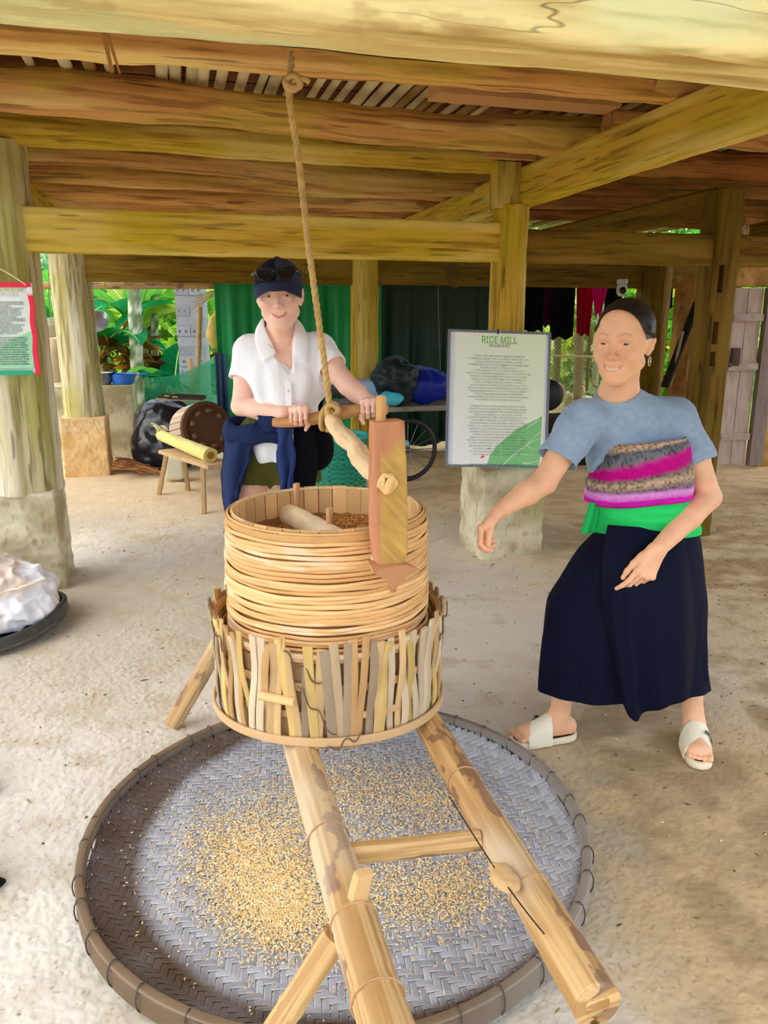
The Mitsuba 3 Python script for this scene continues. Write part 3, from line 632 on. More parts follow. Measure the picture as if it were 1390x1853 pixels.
# upright block with its top peg, foot and rope knot
bx = nrm(np.array([.955, .295, 0])); by = np.array([-bx[1], bx[0], 0])
bc = np.array([.012, 1.835, 0])
zs = np.linspace(.868, 1.218, 120); q = (zs - .868) / .35
wd = np.interp(q, [0, .08, .3, .8, 1], [.068, .082, .086, .078, .072]); 

secs = np.stack([resample(rrect(w, .062, .006, 3), 96) for w in wd])
m, uv = sweep(np.array([bc + Z * z_ + bx * (-.006 * q_) for z_, q_ in zip(zs, q)]), secs, up=by, k=3)
m = rough(m, .0022, 24, 6)
def block_col(v):
    n_ = (v - bc) @ by; s_ = (v - bc) @ bx
    front = np.clip((-n_ - .022) / .006, 0, 1) * np.clip((s_ + .034) / .006, 0, 1) * np.clip((1.17 - v[:, 2] + .02 * np.sin(s_ * 90)) / .03, 0, 1)
    g = meshkit.fbm(np.stack([(s_ + v[:, 2] * .9) * 120, n_ * 20, (v[:, 2] - s_) * 9], 1), 3, 4)[:, None]
    red = S(184, 126, 92) * (.7 + .6 * meshkit.fbm(v * np.array([90, 90, 8]), 3, 2))[:, None]
    yel = S(184, 146, 80) * (.62 + .75 * g)
    return red * (1 - front[:, None]) + yel * front[:, None]
mv = m
add('rice_mill__upright_block', mv, 'm_matte', smooth=True, color=block_col(mv[0])); tag('rice_mill__upright_block', 'tall wooden block with a chiselled yellow face')
m, uv = sweep(lerp_path(P(689, 762, d=1.84), P(690, 716, d=1.84), 10), ring(12), scale=np.array([[.0115, .0115]] + [[.0125, .0125]] * 7 + [[.0122, .0122], [.010, .010]]))
add(sub('rice_mill', 'peg'), m, 'm_matte', smooth=40, color=S(206, 160, 104) * (.8 + .4 * meshkit.fbm(m[0] * np.array([80, 80, 10]), 2, 1))[:, None])
# foot: the wedge-shaped end of the arm, a pin below it
fx, fy = bx, by
prof = np.array([(-.056, .006), (-.03, .014), (.0, .018), (.03, .016), (.062, .002), (.03, -.012), (.012, -.026), (.004, -.040), (-.006, -.042), (-.012, -.026), (-.032, -.012)])
ex = trimesh.creation.extrude_polygon(__import__('shapely').Polygon(prof), .10, engine='earcut').subdivide().subdivide()
ev = np.array(ex.vertices); fr = (ev[:, 2] / .10)
ev[:, 1] *= 1 - .45 * fr * (ev[:, 1] < 0)
mw = place((np.stack([ev[:, 0] * (1 - .25 * fr), -.055 + ev[:, 2], ev[:, 1]], 1), np.array(ex.faces)), bc + Z * .853, fx, fy, Z)
add('rice_mill__arm_foot', rough(mw, .003, 26, 5), 'm_matte', smooth=40, color=S(178, 128, 88))
m, uv = sweep(lerp_path(bc + Z * .825 - by * .03, bc + Z * .796 - by * .034, 5), ring(9), scale=np.array([[.010, .010]] * 3 + [[.009, .009], [.0075, .0075]])); add(sub('rice_mill', 'peg'), m, 'm_matte', smooth=40, color=S(170, 118, 80))
kc = P(700, 874, d=1.80)
for q in range(3):
    b = np.linspace(0, 2 * np.pi, 22)[:-1]
    p = kc + np.outer(np.cos(b) * (.012 + .005 * q), bx) + np.outer(np.sin(b) * (.023 - .004 * q) + .004 * np.sin(3 * b + q), Z) + np.outer(-.010 - .005 * np.sin(b * 2 + q) + .004 * q, -by) * -1
    m, uv = sweep(p, ring(7, .0055), up=by, closed=True); add(sub('rice_mill', 'knot_loop'), rough(m, .0025, 70, q), 'm_matte', smooth=True, color=S(222, 184, 126) * (.55 + .9 * meshkit.fbm(m[0] * 120, 2, q))[:, None])
m, uv = sweep(curve([kc + bx * .01 + Z * .015 - by * .014, kc - by * .017, kc - Z * .02 - bx * .004 - by * .014], 10), ring(7, .010)); add(sub('rice_mill', 'knot_loop'), m, 'm_matte', smooth=True, color=S(220, 180, 120))
tag('rice_mill', 'round rattan-bound rice mill drum with a tall wooden block on its rim', 'rice mill')
# rice inside the drum
def sample_drum(rr, n):
    r = .252 * np.sqrt(rr.uniform(0, 1, n)); a = rr.uniform(0, 2 * np.pi, n)
    return np.stack([BC[0] + r * np.cos(a), BC[1] + r * np.sin(a)], 1)
zdr = lambda x, y: .838 + .018 * np.clip((x - BC[0]) / .25 + .3, -1, 1) * np.clip((y - BC[1]) / .2 + .4, 0, 1.2)
m, c = grains(5200, sample_drum, zdr, 13, .0092, S(178, 122, 60), S(222, 176, 104), 1.4)
dm, _ = lathe([(.0, .0), (.09, .0), (.17, .0), (.253, .0)], 40, BC); dm[0][:, 2] = zdr(dm[0][:, 0], dm[0][:, 1])
key = 'unhusked_rice'; mm = cat([m, (dm[0], dm[1])]); c = np.vstack([c, np.tile(S(150, 100, 50), (len(dm[0]), 1))])
add(key, mm, 'm_matte', color=c); tag(key, 'heap of brown unhusked rice lying inside the mill drum', 'rice', kind='stuff')

# ---------------------------------------------------------------- crank with its T grip, hanging on the rope
cp = [P(691, 860, d=1.852), P(674, 850, d=1.93), P(652, 828, z=1.08), P(640, 806, z=1.085), P(622, 790, z=1.09), P(606, 770, z=1.10), P(598, 760, z=1.105)]
cv = curve(cp, 48); w = np.linspace(0, 1, 48)
rad = np.interp(w, [0, .1, .35, .5, .7, .9, 1], [.018, .027, .030, .026, .029, .026, .022]) * (1 + .06 * np.sin(w * 23))
m, uv = sweep(cv, log_section(18, 1, 9, .08), scale=np.stack([rad, rad * 1.05], 1), up=Z, k=2); m = rough(m, .004, 22, 9)
cc = S(222, 190, 150) * (.7 + .6 * meshkit.fbm(np.stack([uv[:, 0] * 9, uv[:, 1] * 160, 0 * uv[:, 0]], 1), 3, 3))[:, None]
add('crank_handle__shaft', m, 'm_matte', smooth=True, color=cc)
TL, TRt = P(493, 764, d=2.80), P(703, 741, d=2.80)
w = np.linspace(0, 1, 40); tv = curve([TL, TL * .62 + TRt * .38 - Z * .004, TL * .45 + TRt * .55 + Z * .004, TRt], 40)
rad = np.interp(w, [0, .02, .2, .38, .5, .62, .8, 1], [.015, .0175, .018, .024, .027, .024, .019, .018])
m, uv = sweep(tv, log_section(16, 1, 3, .03), scale=np.stack([rad, rad], 1), up=Z, k=1); m = rough(m, .002, 20, 2)
cc = S(198, 146, 92) * (.7 + .6 * meshkit.fbm(np.stack([uv[:, 0] * 8, uv[:, 1] * 140, 0 * uv[:, 0]], 1), 3, 5))[:, None]
add('crank_handle__grip_bar', m, 'm_satin', smooth=True, color=cc)
tag('crank_handle', 'crooked branch crank with a T grip held by the woman in white', 'handle')
def rope(pts, r, turns_per_m=38, n=None, name='hanging_rope', strands=3):
    L_ = np.linalg.norm(np.diff(np.asarray(pts), axis=0), axis=1).sum(); n = n or int(L_ * 420)
    c = curve(pts, n); t, a, b = frames(c, up=[1, 0, 0] if abs((c[-1] - c[0])[2]) > .5 * L_ else None); s = np.linspace(0, L_, n)
    ms = []
    for k in range(strands):
        ph = s * turns_per_m * 2 * np.pi / 3 + k * 2 * np.pi / strands
        ms.append(sweep(c + (np.cos(ph)[:, None] * a + np.sin(ph)[:, None] * b) * r * .5, ring(6, r * .58))[0])
    return cat(ms)
rp = [P(526, 96, d=2.83), P(526, 125, d=2.80), P(523, 150, d=2.79), P(533, 240, d=2.79), P(553, 400, d=2.78), P(574, 560, d=2.78), P(590, 680, d=2.775), P(597, 738, d=2.77)]
m = rope(rp, .0115); cR = S(204, 172, 112)
add('hanging_rope__strand', m, 'm_matte', smooth=True, color=cR * (.75 + .5 * meshkit.fbm(m[0] * 40, 2, 4))[:, None])
kn = P(530, 150, d=2.78); km = []
for q in range(4):
    b = np.linspace(0, 2 * np.pi, 20)[:-1]; e1 = nrm([math.cos(q), .3, math.sin(q * 1.7) * .6]); e2 = nrm(np.cross(e1, [.2, 1, .4 * q - .5]))
    km.append(sweep(kn + np.outer(np.cos(b), e1) * .026 + np.outer(np.sin(b), e2) * .020, ring(7, .010), up=np.cross(e1, e2), closed=True)[0])
km.append(sweep(curve([kn + [.0, 0, 0], kn + [.035, -.01, .01], kn + [.055, -.005, .0]], 8), ring(7, .009))[0])
m = cat(km); add('hanging_rope__upper_knot', m, 'm_matte', smooth=True, color=cR)
kc = P(600, 748, d=2.76); km = []
gd = nrm(TRt - TL)
for q in range(5):                                             # turns round the grip bar and the shaft
    b = np.linspace(0, 2 * np.pi, 24)[:-1]; ax = nrm(gd + np.array([.0, (.5 if q % 2 else -.5), .25 * (q - 2)]) * .5)
    e1 = nrm(np.cross(ax, Z)); e2 = np.cross(ax, e1)
    km.append(sweep(P(597 + (q - 2) * 5, 757, d=2.795) + np.outer(np.cos(b), e1) * .038 + np.outer(np.sin(b), e2) * (.040 + .003 * (q % 3)), ring(7, .0095), up=ax, closed=True)[0])
for q in range(3):
    b = np.linspace(0, 2 * np.pi, 20)[:-1]; e1 = nrm([math.cos(q * 2.2), -.4, math.sin(q * 2.2)]); e2 = nrm(np.cross(e1, [.3, 1, .2]))
    km.append(sweep(P(602, 742, d=2.755) + np.outer(np.cos(b), e1) * .024 + np.outer(np.sin(b), e2) * .018, ring(7, .009), up=np.cross(e1, e2), closed=True)[0])
m = cat(km); add('hanging_rope__lower_knot', m, 'm_matte', smooth=True, color=cR * .95)
tag('hanging_rope', 'twisted rope hanging from the reddish joist down to the crank handle', 'rope')
# ---------------------------------------------------------------- back of the house: tarpaulins, wall, door
def curtain(A, B, zt, zb, folds, amp, nu=90, nv=36, seed=0, thick=0.004, sag=0.0, flare=0.4):
    A, B = np.asarray(A, float), np.asarray(B, float); d = nrm(B - A); n = np.array([-d[1], d[0], 0])
    rs = np.random.default_rng(seed); ph = rs.uniform(0, 6, 4)
    def fn(u, v):
        w = amp * (np.sin(u * folds * 2 * np.pi + ph[0] + .6 * np.sin(u * 9 + ph[1])) * .6 + .4 * np.sin(u * folds * 3.7 * np.pi + ph[2] + v)) * (.35 + flare * v + .5 * v)
        p = A + u[..., None] * (B - A) + w[..., None] * n
        z = zt - sag * np.sin(u * np.pi * 3) ** 2 * (1 - v) + (zb - zt) * v + .02 * np.sin(u * 11 + ph[3]) * v
        return p + z[..., None] * Z
    return sheet(fn, nu, nv, thick=thick)
A, B = P(392, 600, d=8.15), P(690, 600, d=8.62); A[2] = B[2] = 0
m = curtain(A, B, 1.83, .12, 6, .10, nu=140, seed=3, flare=.2)
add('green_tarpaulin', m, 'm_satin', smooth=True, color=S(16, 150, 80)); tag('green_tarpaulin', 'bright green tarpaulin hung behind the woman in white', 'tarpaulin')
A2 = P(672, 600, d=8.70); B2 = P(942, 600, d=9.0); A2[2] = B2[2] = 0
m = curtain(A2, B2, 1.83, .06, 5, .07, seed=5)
add('green_tarpaulin_001', m, 'm_satin', smooth=True, color=S(5, 52, 30)); tag('green_tarpaulin_001', 'green tarpaulin, darkened in its colour for the shade, hung between the mossy post and the poster', 'tarpaulin')  # second green made darker: the shade on this part is in its colour
m = curtain(P(391, 700, d=8.05) * [1, 1, 0], P(412, 700, d=8.1) * [1, 1, 0], 1.12, .45, 1, .03, 16, 16, 7)
add('blue_sheet', m, 'm_satin', smooth=True, color=S(40, 74, 110)); tag('blue_sheet', 'narrow grey-blue sheet hanging at the left end of the green tarpaulin', 'sheet')
# clay wall with the plank door
W0, W1 = G(2.62, 1.95), G(5.0, 1.95)
def gslab(u0, u1, v0, v1, z0, z1, step=.12, r=.01, amp=.008, seed=1):
    return rough(place(grid_box((u1 - u0, v1 - v0, z1 - z0), step, r), G((u0 + u1) / 2, (v0 + v1) / 2, (z0 + z1) / 2), U, V, Z), amp, 5, seed)
def u_at(px, v):
    """Where on the line v a pixel's upright plane falls."""
    k = (px - 695) / FPX; a, b = G(0, v), U
    return (k * (a[1] * CP + .35) - a[0]) / (b[0] - k * b[1] * CP)
ud0, ud1 = u_at(1291, 1.95), u_at(1372, 1.95)
add('wall_right', gslab(u_at(1232, 2.05), ud0, 1.97, 2.11, -.05, 2.4), 'm_clay', smooth=True); tag('wall_right', kind='structure')
add('wall_right__lintel_part', gslab(ud0, 5.2, 1.97, 2.11, 1.76, 2.4), 'm_clay', smooth=True)
add('wall_right__jamb_part', gslab(ud1, 5.2, 1.97, 2.11, -.05, 1.78), 'm_clay', smooth=True)
add('wall_right__recess_part', gslab(ud0 - .1, ud1 + .1, 2.6, 2.7, -.05, 1.9), 'm_clay', smooth=True)
add('door_1', gslab(ud0 + .01, ud0 + .03, 1.93, 1.95, .05, 1.0, amp=0), 'm_matte', color=S(120, 104, 96)); tag('door_1', kind='structure')
dw = (ud1 - ud0) * .60
rd = np.random.default_rng(3)
def woodcol(v, c, seed=0, ax=2, sc=1.0):
    q = v * 55.0 * sc; q[:, ax] = v[:, ax] * 5 * sc
    return c * (.62 + .75 * meshkit.fbm(q + seed * 3.3, 3, seed))[:, None]
for i, (a, b) in enumerate(((0, .46), (.475, 1.0))):
    m = gslab(ud0 + .01 + dw * a, ud0 + .01 + dw * b, 1.915, 1.945, .06, 1.745, .035, .004, .003, i)
    add(sub('door_1', 'plank'), m, 'm_matte', smooth=True, color=woodcol(m[0], S(176, 154, 142), i))
for z in (1.44, .98, .30):
    m = gslab(ud0, ud0 + dw + .02, 1.885, 1.917, z, z + .07, .04, .004, .003, 5); add(sub('door_1', 'batten'), m, 'm_matte', smooth=True, color=woodcol(m[0], S(168, 148, 136), 4, 0))
m = gslab(ud0 + dw + .03, ud0 + dw + .19, 1.87, 1.93, .04, 1.75, .04, .006, .004, 9); add(sub('door_1', 'plank'), m, 'm_matte', smooth=True, color=woodcol(m[0], S(128, 112, 104), 9))
m = gslab(ud0 + .02, ud0 + .12, 1.875, 1.915, 1.02, 1.20, .03, .02, .004, 4); add('door_1__lock_block', m, 'm_matte', smooth=True, color=S(84, 66, 56))
m, uv = sweep(lerp_path(P(1304, 650, d=7.2), P(1323, 663, d=7.18), 6), ring(8, .014)); add('door_1__latch', m, 'm_matte', smooth=40, color=S(92, 78, 70))
for i, px in enumerate((1306, 1311)):
    m, uv = sweep(curve([P(px, 590, d=7.24), P(px - 2, 640, d=7.2), P(px - 1, 690, d=7.24)], 10), ring(6, .008)); add(sub('door_1', 'pull_stick'), m, 'm_matte', smooth=True, color=S(110, 92, 80))
key = num('leaning_plank'); m = sweep(lerp_path(P(1262, 548, d=6.9), P(1203, 700, d=6.7), 8), rrect(.07, .03, .004, 1))[0]
add(key, m, 'm_matte', color=S(34, 26, 18)); tag(key, 'dark plank leaning against the clay wall behind the woman in grey', 'plank')
key = num('leaning_plank'); m = sweep(lerp_path(P(1236, 600, d=6.8), P(1212, 700, d=6.7), 8), rrect(.03, .02, .004, 1))[0]
add(key, m, 'm_matte', color=S(140, 124, 96)); tag(key, 'thin pale stick leaning beside the dark plank', 'stick')
# bamboo tube lying on the right main beam
m, uv = culm(P(1296, 424, d=5.62), P(1350, 418, d=5.45), .047, .047, 21, (.4,), True, 20)
key = num('bamboo_tube'); add(key, m, 'm_bamboo', smooth=True, uv=uv); tag(key, 'short open bamboo tube lying on the right main beam', 'bamboo tube')
# security camera under the rear beam
cc = P(1126, 513, d=8.3)
m, _ = lathe([(0, .0), (.055, 0), (.055, -.035), (.05, -.045), (0, -.045)], 20, cc + Z * .04); add('security_camera__mount', m, 'm_satin', smooth=30, color=S(206, 212, 206))
m, _ = lathe([(0, -.17), (.028, -.165), (.05, -.14), (.056, -.11), (.05, -.06), (.03, -.04), (0, -.04)], 20, cc + Z * .04); add('security_camera__head', m, 'm_satin', smooth=40, color=S(214, 220, 214))
v, f = ico((.036, .022, .036), 2); add('security_camera__lens', (v + cc + [0.0, -.045, -.07], f), 'm_gloss', smooth=True, color=S(16, 18, 20)); tag('security_camera', 'white dome security camera under the rear beam', 'camera')

# ---------------------------------------------------------------- washing on the line, chicken wire
m = rope([P(940, 516, d=9.3), P(1040, 519, d=9.3), P(1120, 517, d=9.3), P(1260, 515, d=9.35)], .004, n=60); add('washing_line', m, 'm_matte', color=S(120, 120, 110)); tag('washing_line', 'cord behind the rear beam that the washing hangs from', 'clothes line')
def cloth(px0, px1, py1, d, col, label, kind, folds=3, seed=0, shape=None, top=517):
    A, B = P(px0, top, d=d), P(px1, top, d=d); zt = A[2]; zb = P(px0, py1, d=d)[2]; A[2] = B[2] = 0
    m = curtain(A, B, zt, zb, folds, .025, 26, 26, seed, .006)
    if shape:
        v = m[0]; q = (zt - v[:, 2]) / (zt - zb); c = (A + B) / 2; k = shape(np.clip(q, 0, 1)); dd = (v - c) @ nrm(B - A); v = v + np.outer(dd * (k - 1), nrm(B - A)); m = (v, m[1])
    key = num(kind.replace(' ', '_')); add(key, m, 'm_cloth', smooth=True, color=col); tag(key, label, kind, 'washing on the line')
cloth(946, 986, 600, 9.25, S(16, 18, 26), 'dark bundled garment hanging leftmost on the washing line', 'garment', 2, 1)
cloth(982, 1004, 590, 9.3, S(66, 12, 44), 'dark plum garment between two black ones on the washing line', 'garment', 2, 2)
cloth(1000, 1042, 612, 9.25, S(14, 14, 22), 'black trousers hanging next to the red cloth', 'garment', 3, 3)
cloth(1044, 1076, 606, 9.3, S(172, 14, 44), 'deep red cloth hanging between black trousers and pink cloth', 'garment', 3, 4, lambda q: 1 - .3 * q)
cloth(1070, 1100, 570, 9.22, S(236, 30, 150), 'hot pink cloth hanging beside the red cloth', 'garment', 3, 5, lambda q: 1 - .65 * q)
cloth(1096, 1128, 590, 9.35, S(22, 14, 26), 'black garment hanging behind the security camera', 'garment', 2, 6)
cloth(1192, 1218, 556, 9.25, S(24, 44, 84), 'navy cloth hanging right of the dark rear post', 'garment', 2, 7)
def net(P00, P10, P01, P11, nu, nv, w, col, key, label, cat_, sag=.0, diag=False, mat='m_matte', bulge=0.05):
    P00, P10, P01, P11 = map(np.asarray, (P00, P10, P01, P11))
    def at(u, v):
        p = (P00 * (1 - u)[..., None] + P10 * u[..., None]) * (1 - v)[..., None] + (P01 * (1 - u)[..., None] + P11 * u[..., None]) * v[..., None]
        p = p + (bulge * np.sin(u * 7 + 2 * v) * np.sin(v * 3.1))[..., None] * np.array([0, -1, 0]) - (sag * np.sin(u * np.pi) * (1 - v))[..., None] * Z
        return p
    ms = []; k = 24
    for fam in (0, 1):
        n = nu if fam == 0 else nv
        for i in range(n + 1):
            t = np.linspace(0, 1, k)
            if diag:
                a = (i / n) * 2 - (1 if fam == 0 else 0); u = a + (t if fam == 0 else -t) ; v = t
                ok = (u >= 0) & (u <= 1)
                if ok.sum() < 2: continue
                u, v = u[ok], v[ok]
            else:
                u, v = (np.full(k, i / n), t) if fam == 0 else (t, np.full(k, i / n))
            p = at(u, v); side = np.array([w / 2, 0, 0]) if fam == 0 or diag else np.array([0, 0, w / 2])
            m = len(p); vv = np.stack([p - side, p + side], 1).reshape(-1, 3); j = np.arange(m - 1)
            ms.append((vv, np.stack([j * 2, j * 2 + 1, j * 2 + 3, j * 2 + 2], 1)))
    add(key, cat(ms), mat, color=col); tag(key, label, cat_)
net(P(1000, 560, d=9.7), P(1110, 570, d=9.7), P(985, 716, d=9.7), P(1105, 720, d=9.7), 46, 46, .006, S(190, 176, 130), 'chicken_wire', 'diamond mesh chicken wire behind the washing', 'wire mesh', diag=True)
rk = np.random.default_rng(12)
for i, (x0, y0, x1, y1, r, c, lab) in enumerate(((1012, 575, 1004, 720, .05, S(120, 130, 90), 'mossy fence stake behind the wire, left of two'), (1048, 600, 1046, 715, .06, S(150, 140, 104), 'short tree stump post behind the chicken wire'), (1088, 560, 1076, 690, .045, S(186, 206, 160), 'pale greenish board standing behind the pink cloth'), (1068, 600, 1062, 700, .02, S(120, 104, 70), 'thin stick standing behind the red cloth'))):
    m = rough(sweep(lerp_path(P(x0, y0, d=10.0), P(x1, y1 + 8, d=10.0), 12), ring(10, r))[0], .01, 9, i)
    key = num('fence_stake'); add(key, m, 'm_matte', smooth=True, color=c); tag(key, lab, 'stake')
m = sweep(lerp_path(P(1000, 644, d=9.9), P(1085, 646, d=9.9), 8), ring(8, .014))[0]; add('fence_rail', m, 'm_matte', smooth=True, color=S(214, 196, 140)); tag('fence_rail', 'thin pale rail across the chicken wire', 'rail')
for i in range(26):                                             # straw-coloured rubble heap behind the wire
    pass
def heap(c, size, col, n, seed, key, label, cat_, kind=None, s0=.06, s1=.16):
    rr = np.random.default_rng(seed); ms = []; cs = []
    for i in range(n):
        q = rr.normal(0, .42, 3); q[2] = abs(q[2]) * .8
        v, f = ico(rr.uniform(s0, s1) * rr.uniform(.6, 1.3, 3), 1); v = rough((v, f), .02, 9, i)[0] + np.asarray(c) + q * np.asarray(size)
        ms.append((v, f)); cs.append(np.tile(col * rr.uniform(.6, 1.2), (len(v), 1)))
    add(key, cat(ms), 'm_matte', smooth=True, color=np.vstack(cs)); tag(key, label, cat_, kind=kind)
heap(P(1050, 720, d=10.4) * [1, 1, 0] + [0, 0, .1], (.7, .5, .5), S(196, 186, 140), 60, 4, 'rubble', 'pale heap of rubble and straw behind the chicken wire', 'rubble', 'stuff')
for i, (x, y, d, r, c, lab) in enumerate(((990, 715, 6.6, .13, S(20, 24, 26), 'round black pan rim showing right of the poster'), )):
    m, _ = lathe([(r, 0), (r * 1.04, .02), (r * .8, .05), (0, .06), (0, .045), (r * .75, .035), (r * .96, .0)], 28); v = place(m, P(x, y, d=d), [1, 0, 0], Z, [0, -1, 0])
    add('black_pan', v, 'm_satin', smooth=40, color=c); tag('black_pan', lab, 'pan')
# low shelf of bundles behind the poster's right edge
m = rough(place(grid_box((.9, .5, .5), .06, .03), P(1030, 770, d=8.0) * [1, 1, 0] + [0, 0, .25], U, V, Z), .03, 5, 3); add('dark_crate', m, 'm_matte', smooth=True, color=S(44, 34, 26)); tag('dark_crate', 'dark low crate in the shade behind the woman in grey', 'crate')
m = rough(ico((.28, .2, .18), 3), .05, 6, 2); add('grey_bundle', (m[0] + P(1000, 795, d=7.6) * [1, 1, 0] + [0, 0, .18], m[1]), 'm_cloth', smooth=True, color=S(150, 146, 150)); tag('grey_bundle', 'grey cloth bundle lying on the floor right of the poster', 'bundle')

# ---------------------------------------------------------------- washstand, pots, left background
c0 = np.array([-2.69, 8.26, 0])
wu, wv = U, V
b = rough(place(grid_box((1.25, 1.05, .84), .05, .02), c0 - wu * .625 + wv * .525 + Z * .36, wu, wv, Z), .012, 6, 3)
add('washstand', b, 'm_plinth', smooth=True); tag('washstand', 'square concrete washstand block behind the post on the orange plinth', 'washstand')
wt = .782
def pan(c, r, h, wall, col, mat, key, label, cat_, handle=None, hcol=None, rimr=1.0):
    m, _ = lathe([(0, 0), (r * .86, 0), (r * .95, h * .2), (r * rimr, h), (r * rimr + wall, h), (r * .95 - wall, h * .25), (r * .8, wall * 2), (0, wall * 2)], 32, c)
    m2, _ = lathe([(0, 0), (r * .86, 0), (r * .93, h * .12), (r * rimr, h), (r * rimr + .006, h + .004), (r * rimr - .004, h), (r * .9, h * .12), (r * .8, .008), (0, .008)], 32, c)
    add(key, m2, mat, smooth=35, color=col) if handle is None else add(key + '__bowl', m2, mat, smooth=35, color=col)
    if handle is not None: add(key + '__handle', sweep(curve(handle, 10), rrect(.03, .014, .004, 1), up=Z)[0], mat, smooth=40, color=hcol if hcol is not None else col)
    tag(key, label, cat_)
dp = P(224, 700, d=8.42); dp[2] = wt
pan(dp, .125, .105, .004, S(56, 120, 224), 'm_satin', 'water_dipper', 'bright blue plastic water dipper on the washstand', 'dipper', [dp + [.115, 0, .085], dp + [.18, .01, .10], dp + [.26, .02, .105]])
dp = P(180, 702, d=8.35); dp[2] = wt
pan(dp, .14, .12, .004, S(176, 172, 166), 'm_metal', 'cooking_pot', 'grey metal pot on the washstand beside the blue dipper', 'pot', [dp + [.13, -.02, .10], dp + [.17, -.02, .12], dp + [.17, .02, .12], dp + [.13, .02, .10]], S(20, 20, 22))
for i, (x, y, d, r, tilt, c, lab) in enumerate(((92, 588, 7.9, .17, .9, S(206, 204, 190), 'pale enamel pan hanging between the two left posts'), (172, 578, 8.3, .14, .5, S(196, 196, 204), 'silver bowl hanging just right of the round grey post'))):
    m, _ = lathe([(r, 0), (r * 1.03, .008), (r * .85, .07), (r * .5, .09), (0, .095), (0, .085), (r * .5, .08), (r * .8, .06), (r * .96, .0)], 30)
    key = num('hanging_pan'); zz = nrm([.25, -.35, -tilt]); xx = nrm(np.cross([0, 1, .2], zz)); add(key, place(m, P(x, y, d=d), xx, np.cross(zz, xx), zz), 'm_metal', smooth=40, color=c); tag(key, lab, 'pan')
    add(key + '__hook', sweep(curve([P(x, y, d=d) + zz * .08, P(x - 3, y - 40, d=d), P(x - 2, 470, d=7.95)], 10), ring(5, .004))[0], 'm_matte', color=S(130, 120, 100))
m = rough(sweep(lerp_path(P(102, 612, d=8.6), P(96, 735, d=8.6), 16), log_section(14, .085, 3, .04))[0], .02, 7, 3); add('tree_stump', m, 'm_greybark' if False else 'm_matte', smooth=True, color=S(196, 172, 144)); tag('tree_stump', 'pale peeling stump standing between the two left posts', 'stump')
m = sweep(lerp_path(P(94, 535, d=7.75), P(117, 668, d=7.7), 6), ring(8, .012))[0]; add('leaning_rod', m, 'm_satin', smooth=True, color=S(226, 220, 204)); tag('leaning_rod', 'thin white rod leaning on the round grey post', 'rod')
m = sweep(lerp_path(P(118, 520, d=7.72), P(112, 650, d=7.7), 6), rrect(.07, .02, .004))[0]; add('machete_sheath', m, 'm_matte', smooth=30, color=S(64, 40, 34)); tag('machete_sheath', 'dark wooden blade sheath hanging behind the round grey post', 'sheath')
m, uv = culm(P(60, 517, d=8.35), P(396, 517, d=8.45), .036, .034, 14, (.25, .5, .75), n=60); add('bamboo_rail', m, 'm_bamboo', smooth=True, uv=uv); tag('bamboo_rail', 'thin bamboo rail under the rear beam in front of the banana leaves', 'rail')
# sacking stuffed on the rear beam, cords
def bundle(path, r, col, seed, key, label, cat_, mat='m_cloth', amp=.03):
    c = curve(path, 30); m, _ = sweep(c, ring(20), scale=np.stack([np.interp(np.linspace(0, 1, 30), np.linspace(0, 1, len(r)), r)] * 2, 1), up=Z)
    m = rough(m, amp, 9, seed); add(key, m, mat, smooth=True, color=col * (.7 + .6 * meshkit.fbm(m[0] * 16, 3, seed))[:, None]); tag(key, label, cat_)
bundle([P(236, 474, d=7.95), P(262, 478, d=7.9), P(290, 484, d=7.88), P(312, 482, d=7.9)], [.02, .06, .07, .03], S(190, 150, 80), 3, 'sack_bundle', 'tan sack stuffed along the rear beam, the left one', 'sack')
bundle([P(300, 482, d=7.9), P(330, 478, d=7.92), P(360, 476, d=7.95), P(392, 474, d=8.0)], [.03, .08, .085, .04], S(176, 134, 70), 5, 'sack_bundle_001', 'tan sack stuffed along the rear beam above the cap of the woman in white', 'sack')
v, f = ico((.035, .03, .025), 2); add('sack_bundle__cloth_tip', (v + P(295, 491, d=7.84), f), 'm_cloth', smooth=True, color=S(240, 130, 110)); tag('sack_bundle__cloth_tip', 'salmon pink tip')
for i, (pts, lab) in enumerate(((((186, 468), (190, 500), (189, 524)), 'cord dangling from the rear beam, the straight one'), (((200, 465), (214, 495), (244, 524)), 'cord dangling from the rear beam, the slanted one'), (((792, 480), (793, 540), (796, 640), (801, 735)), 'thin cord hanging before the dark green tarpaulin'))):
    m = rope([P(x, y, d=8.0 if i < 2 else 8.3) for x, y in pts], .007, n=40); key = num('dangling_cord'); add(key, m, 'm_matte', color=S(200, 164, 104) if i < 2 else S(110, 120, 96)); tag(key, lab, 'cord')
bundle([P(818, 480, d=8.1), P(820, 497, d=8.08), P(824, 522, d=8.08)], [.05, .07, .02], S(104, 84, 44), 8, 'hanging_root', 'brown dried bundle hanging from the rear beam left of the poster', 'bundle', 'm_matte')
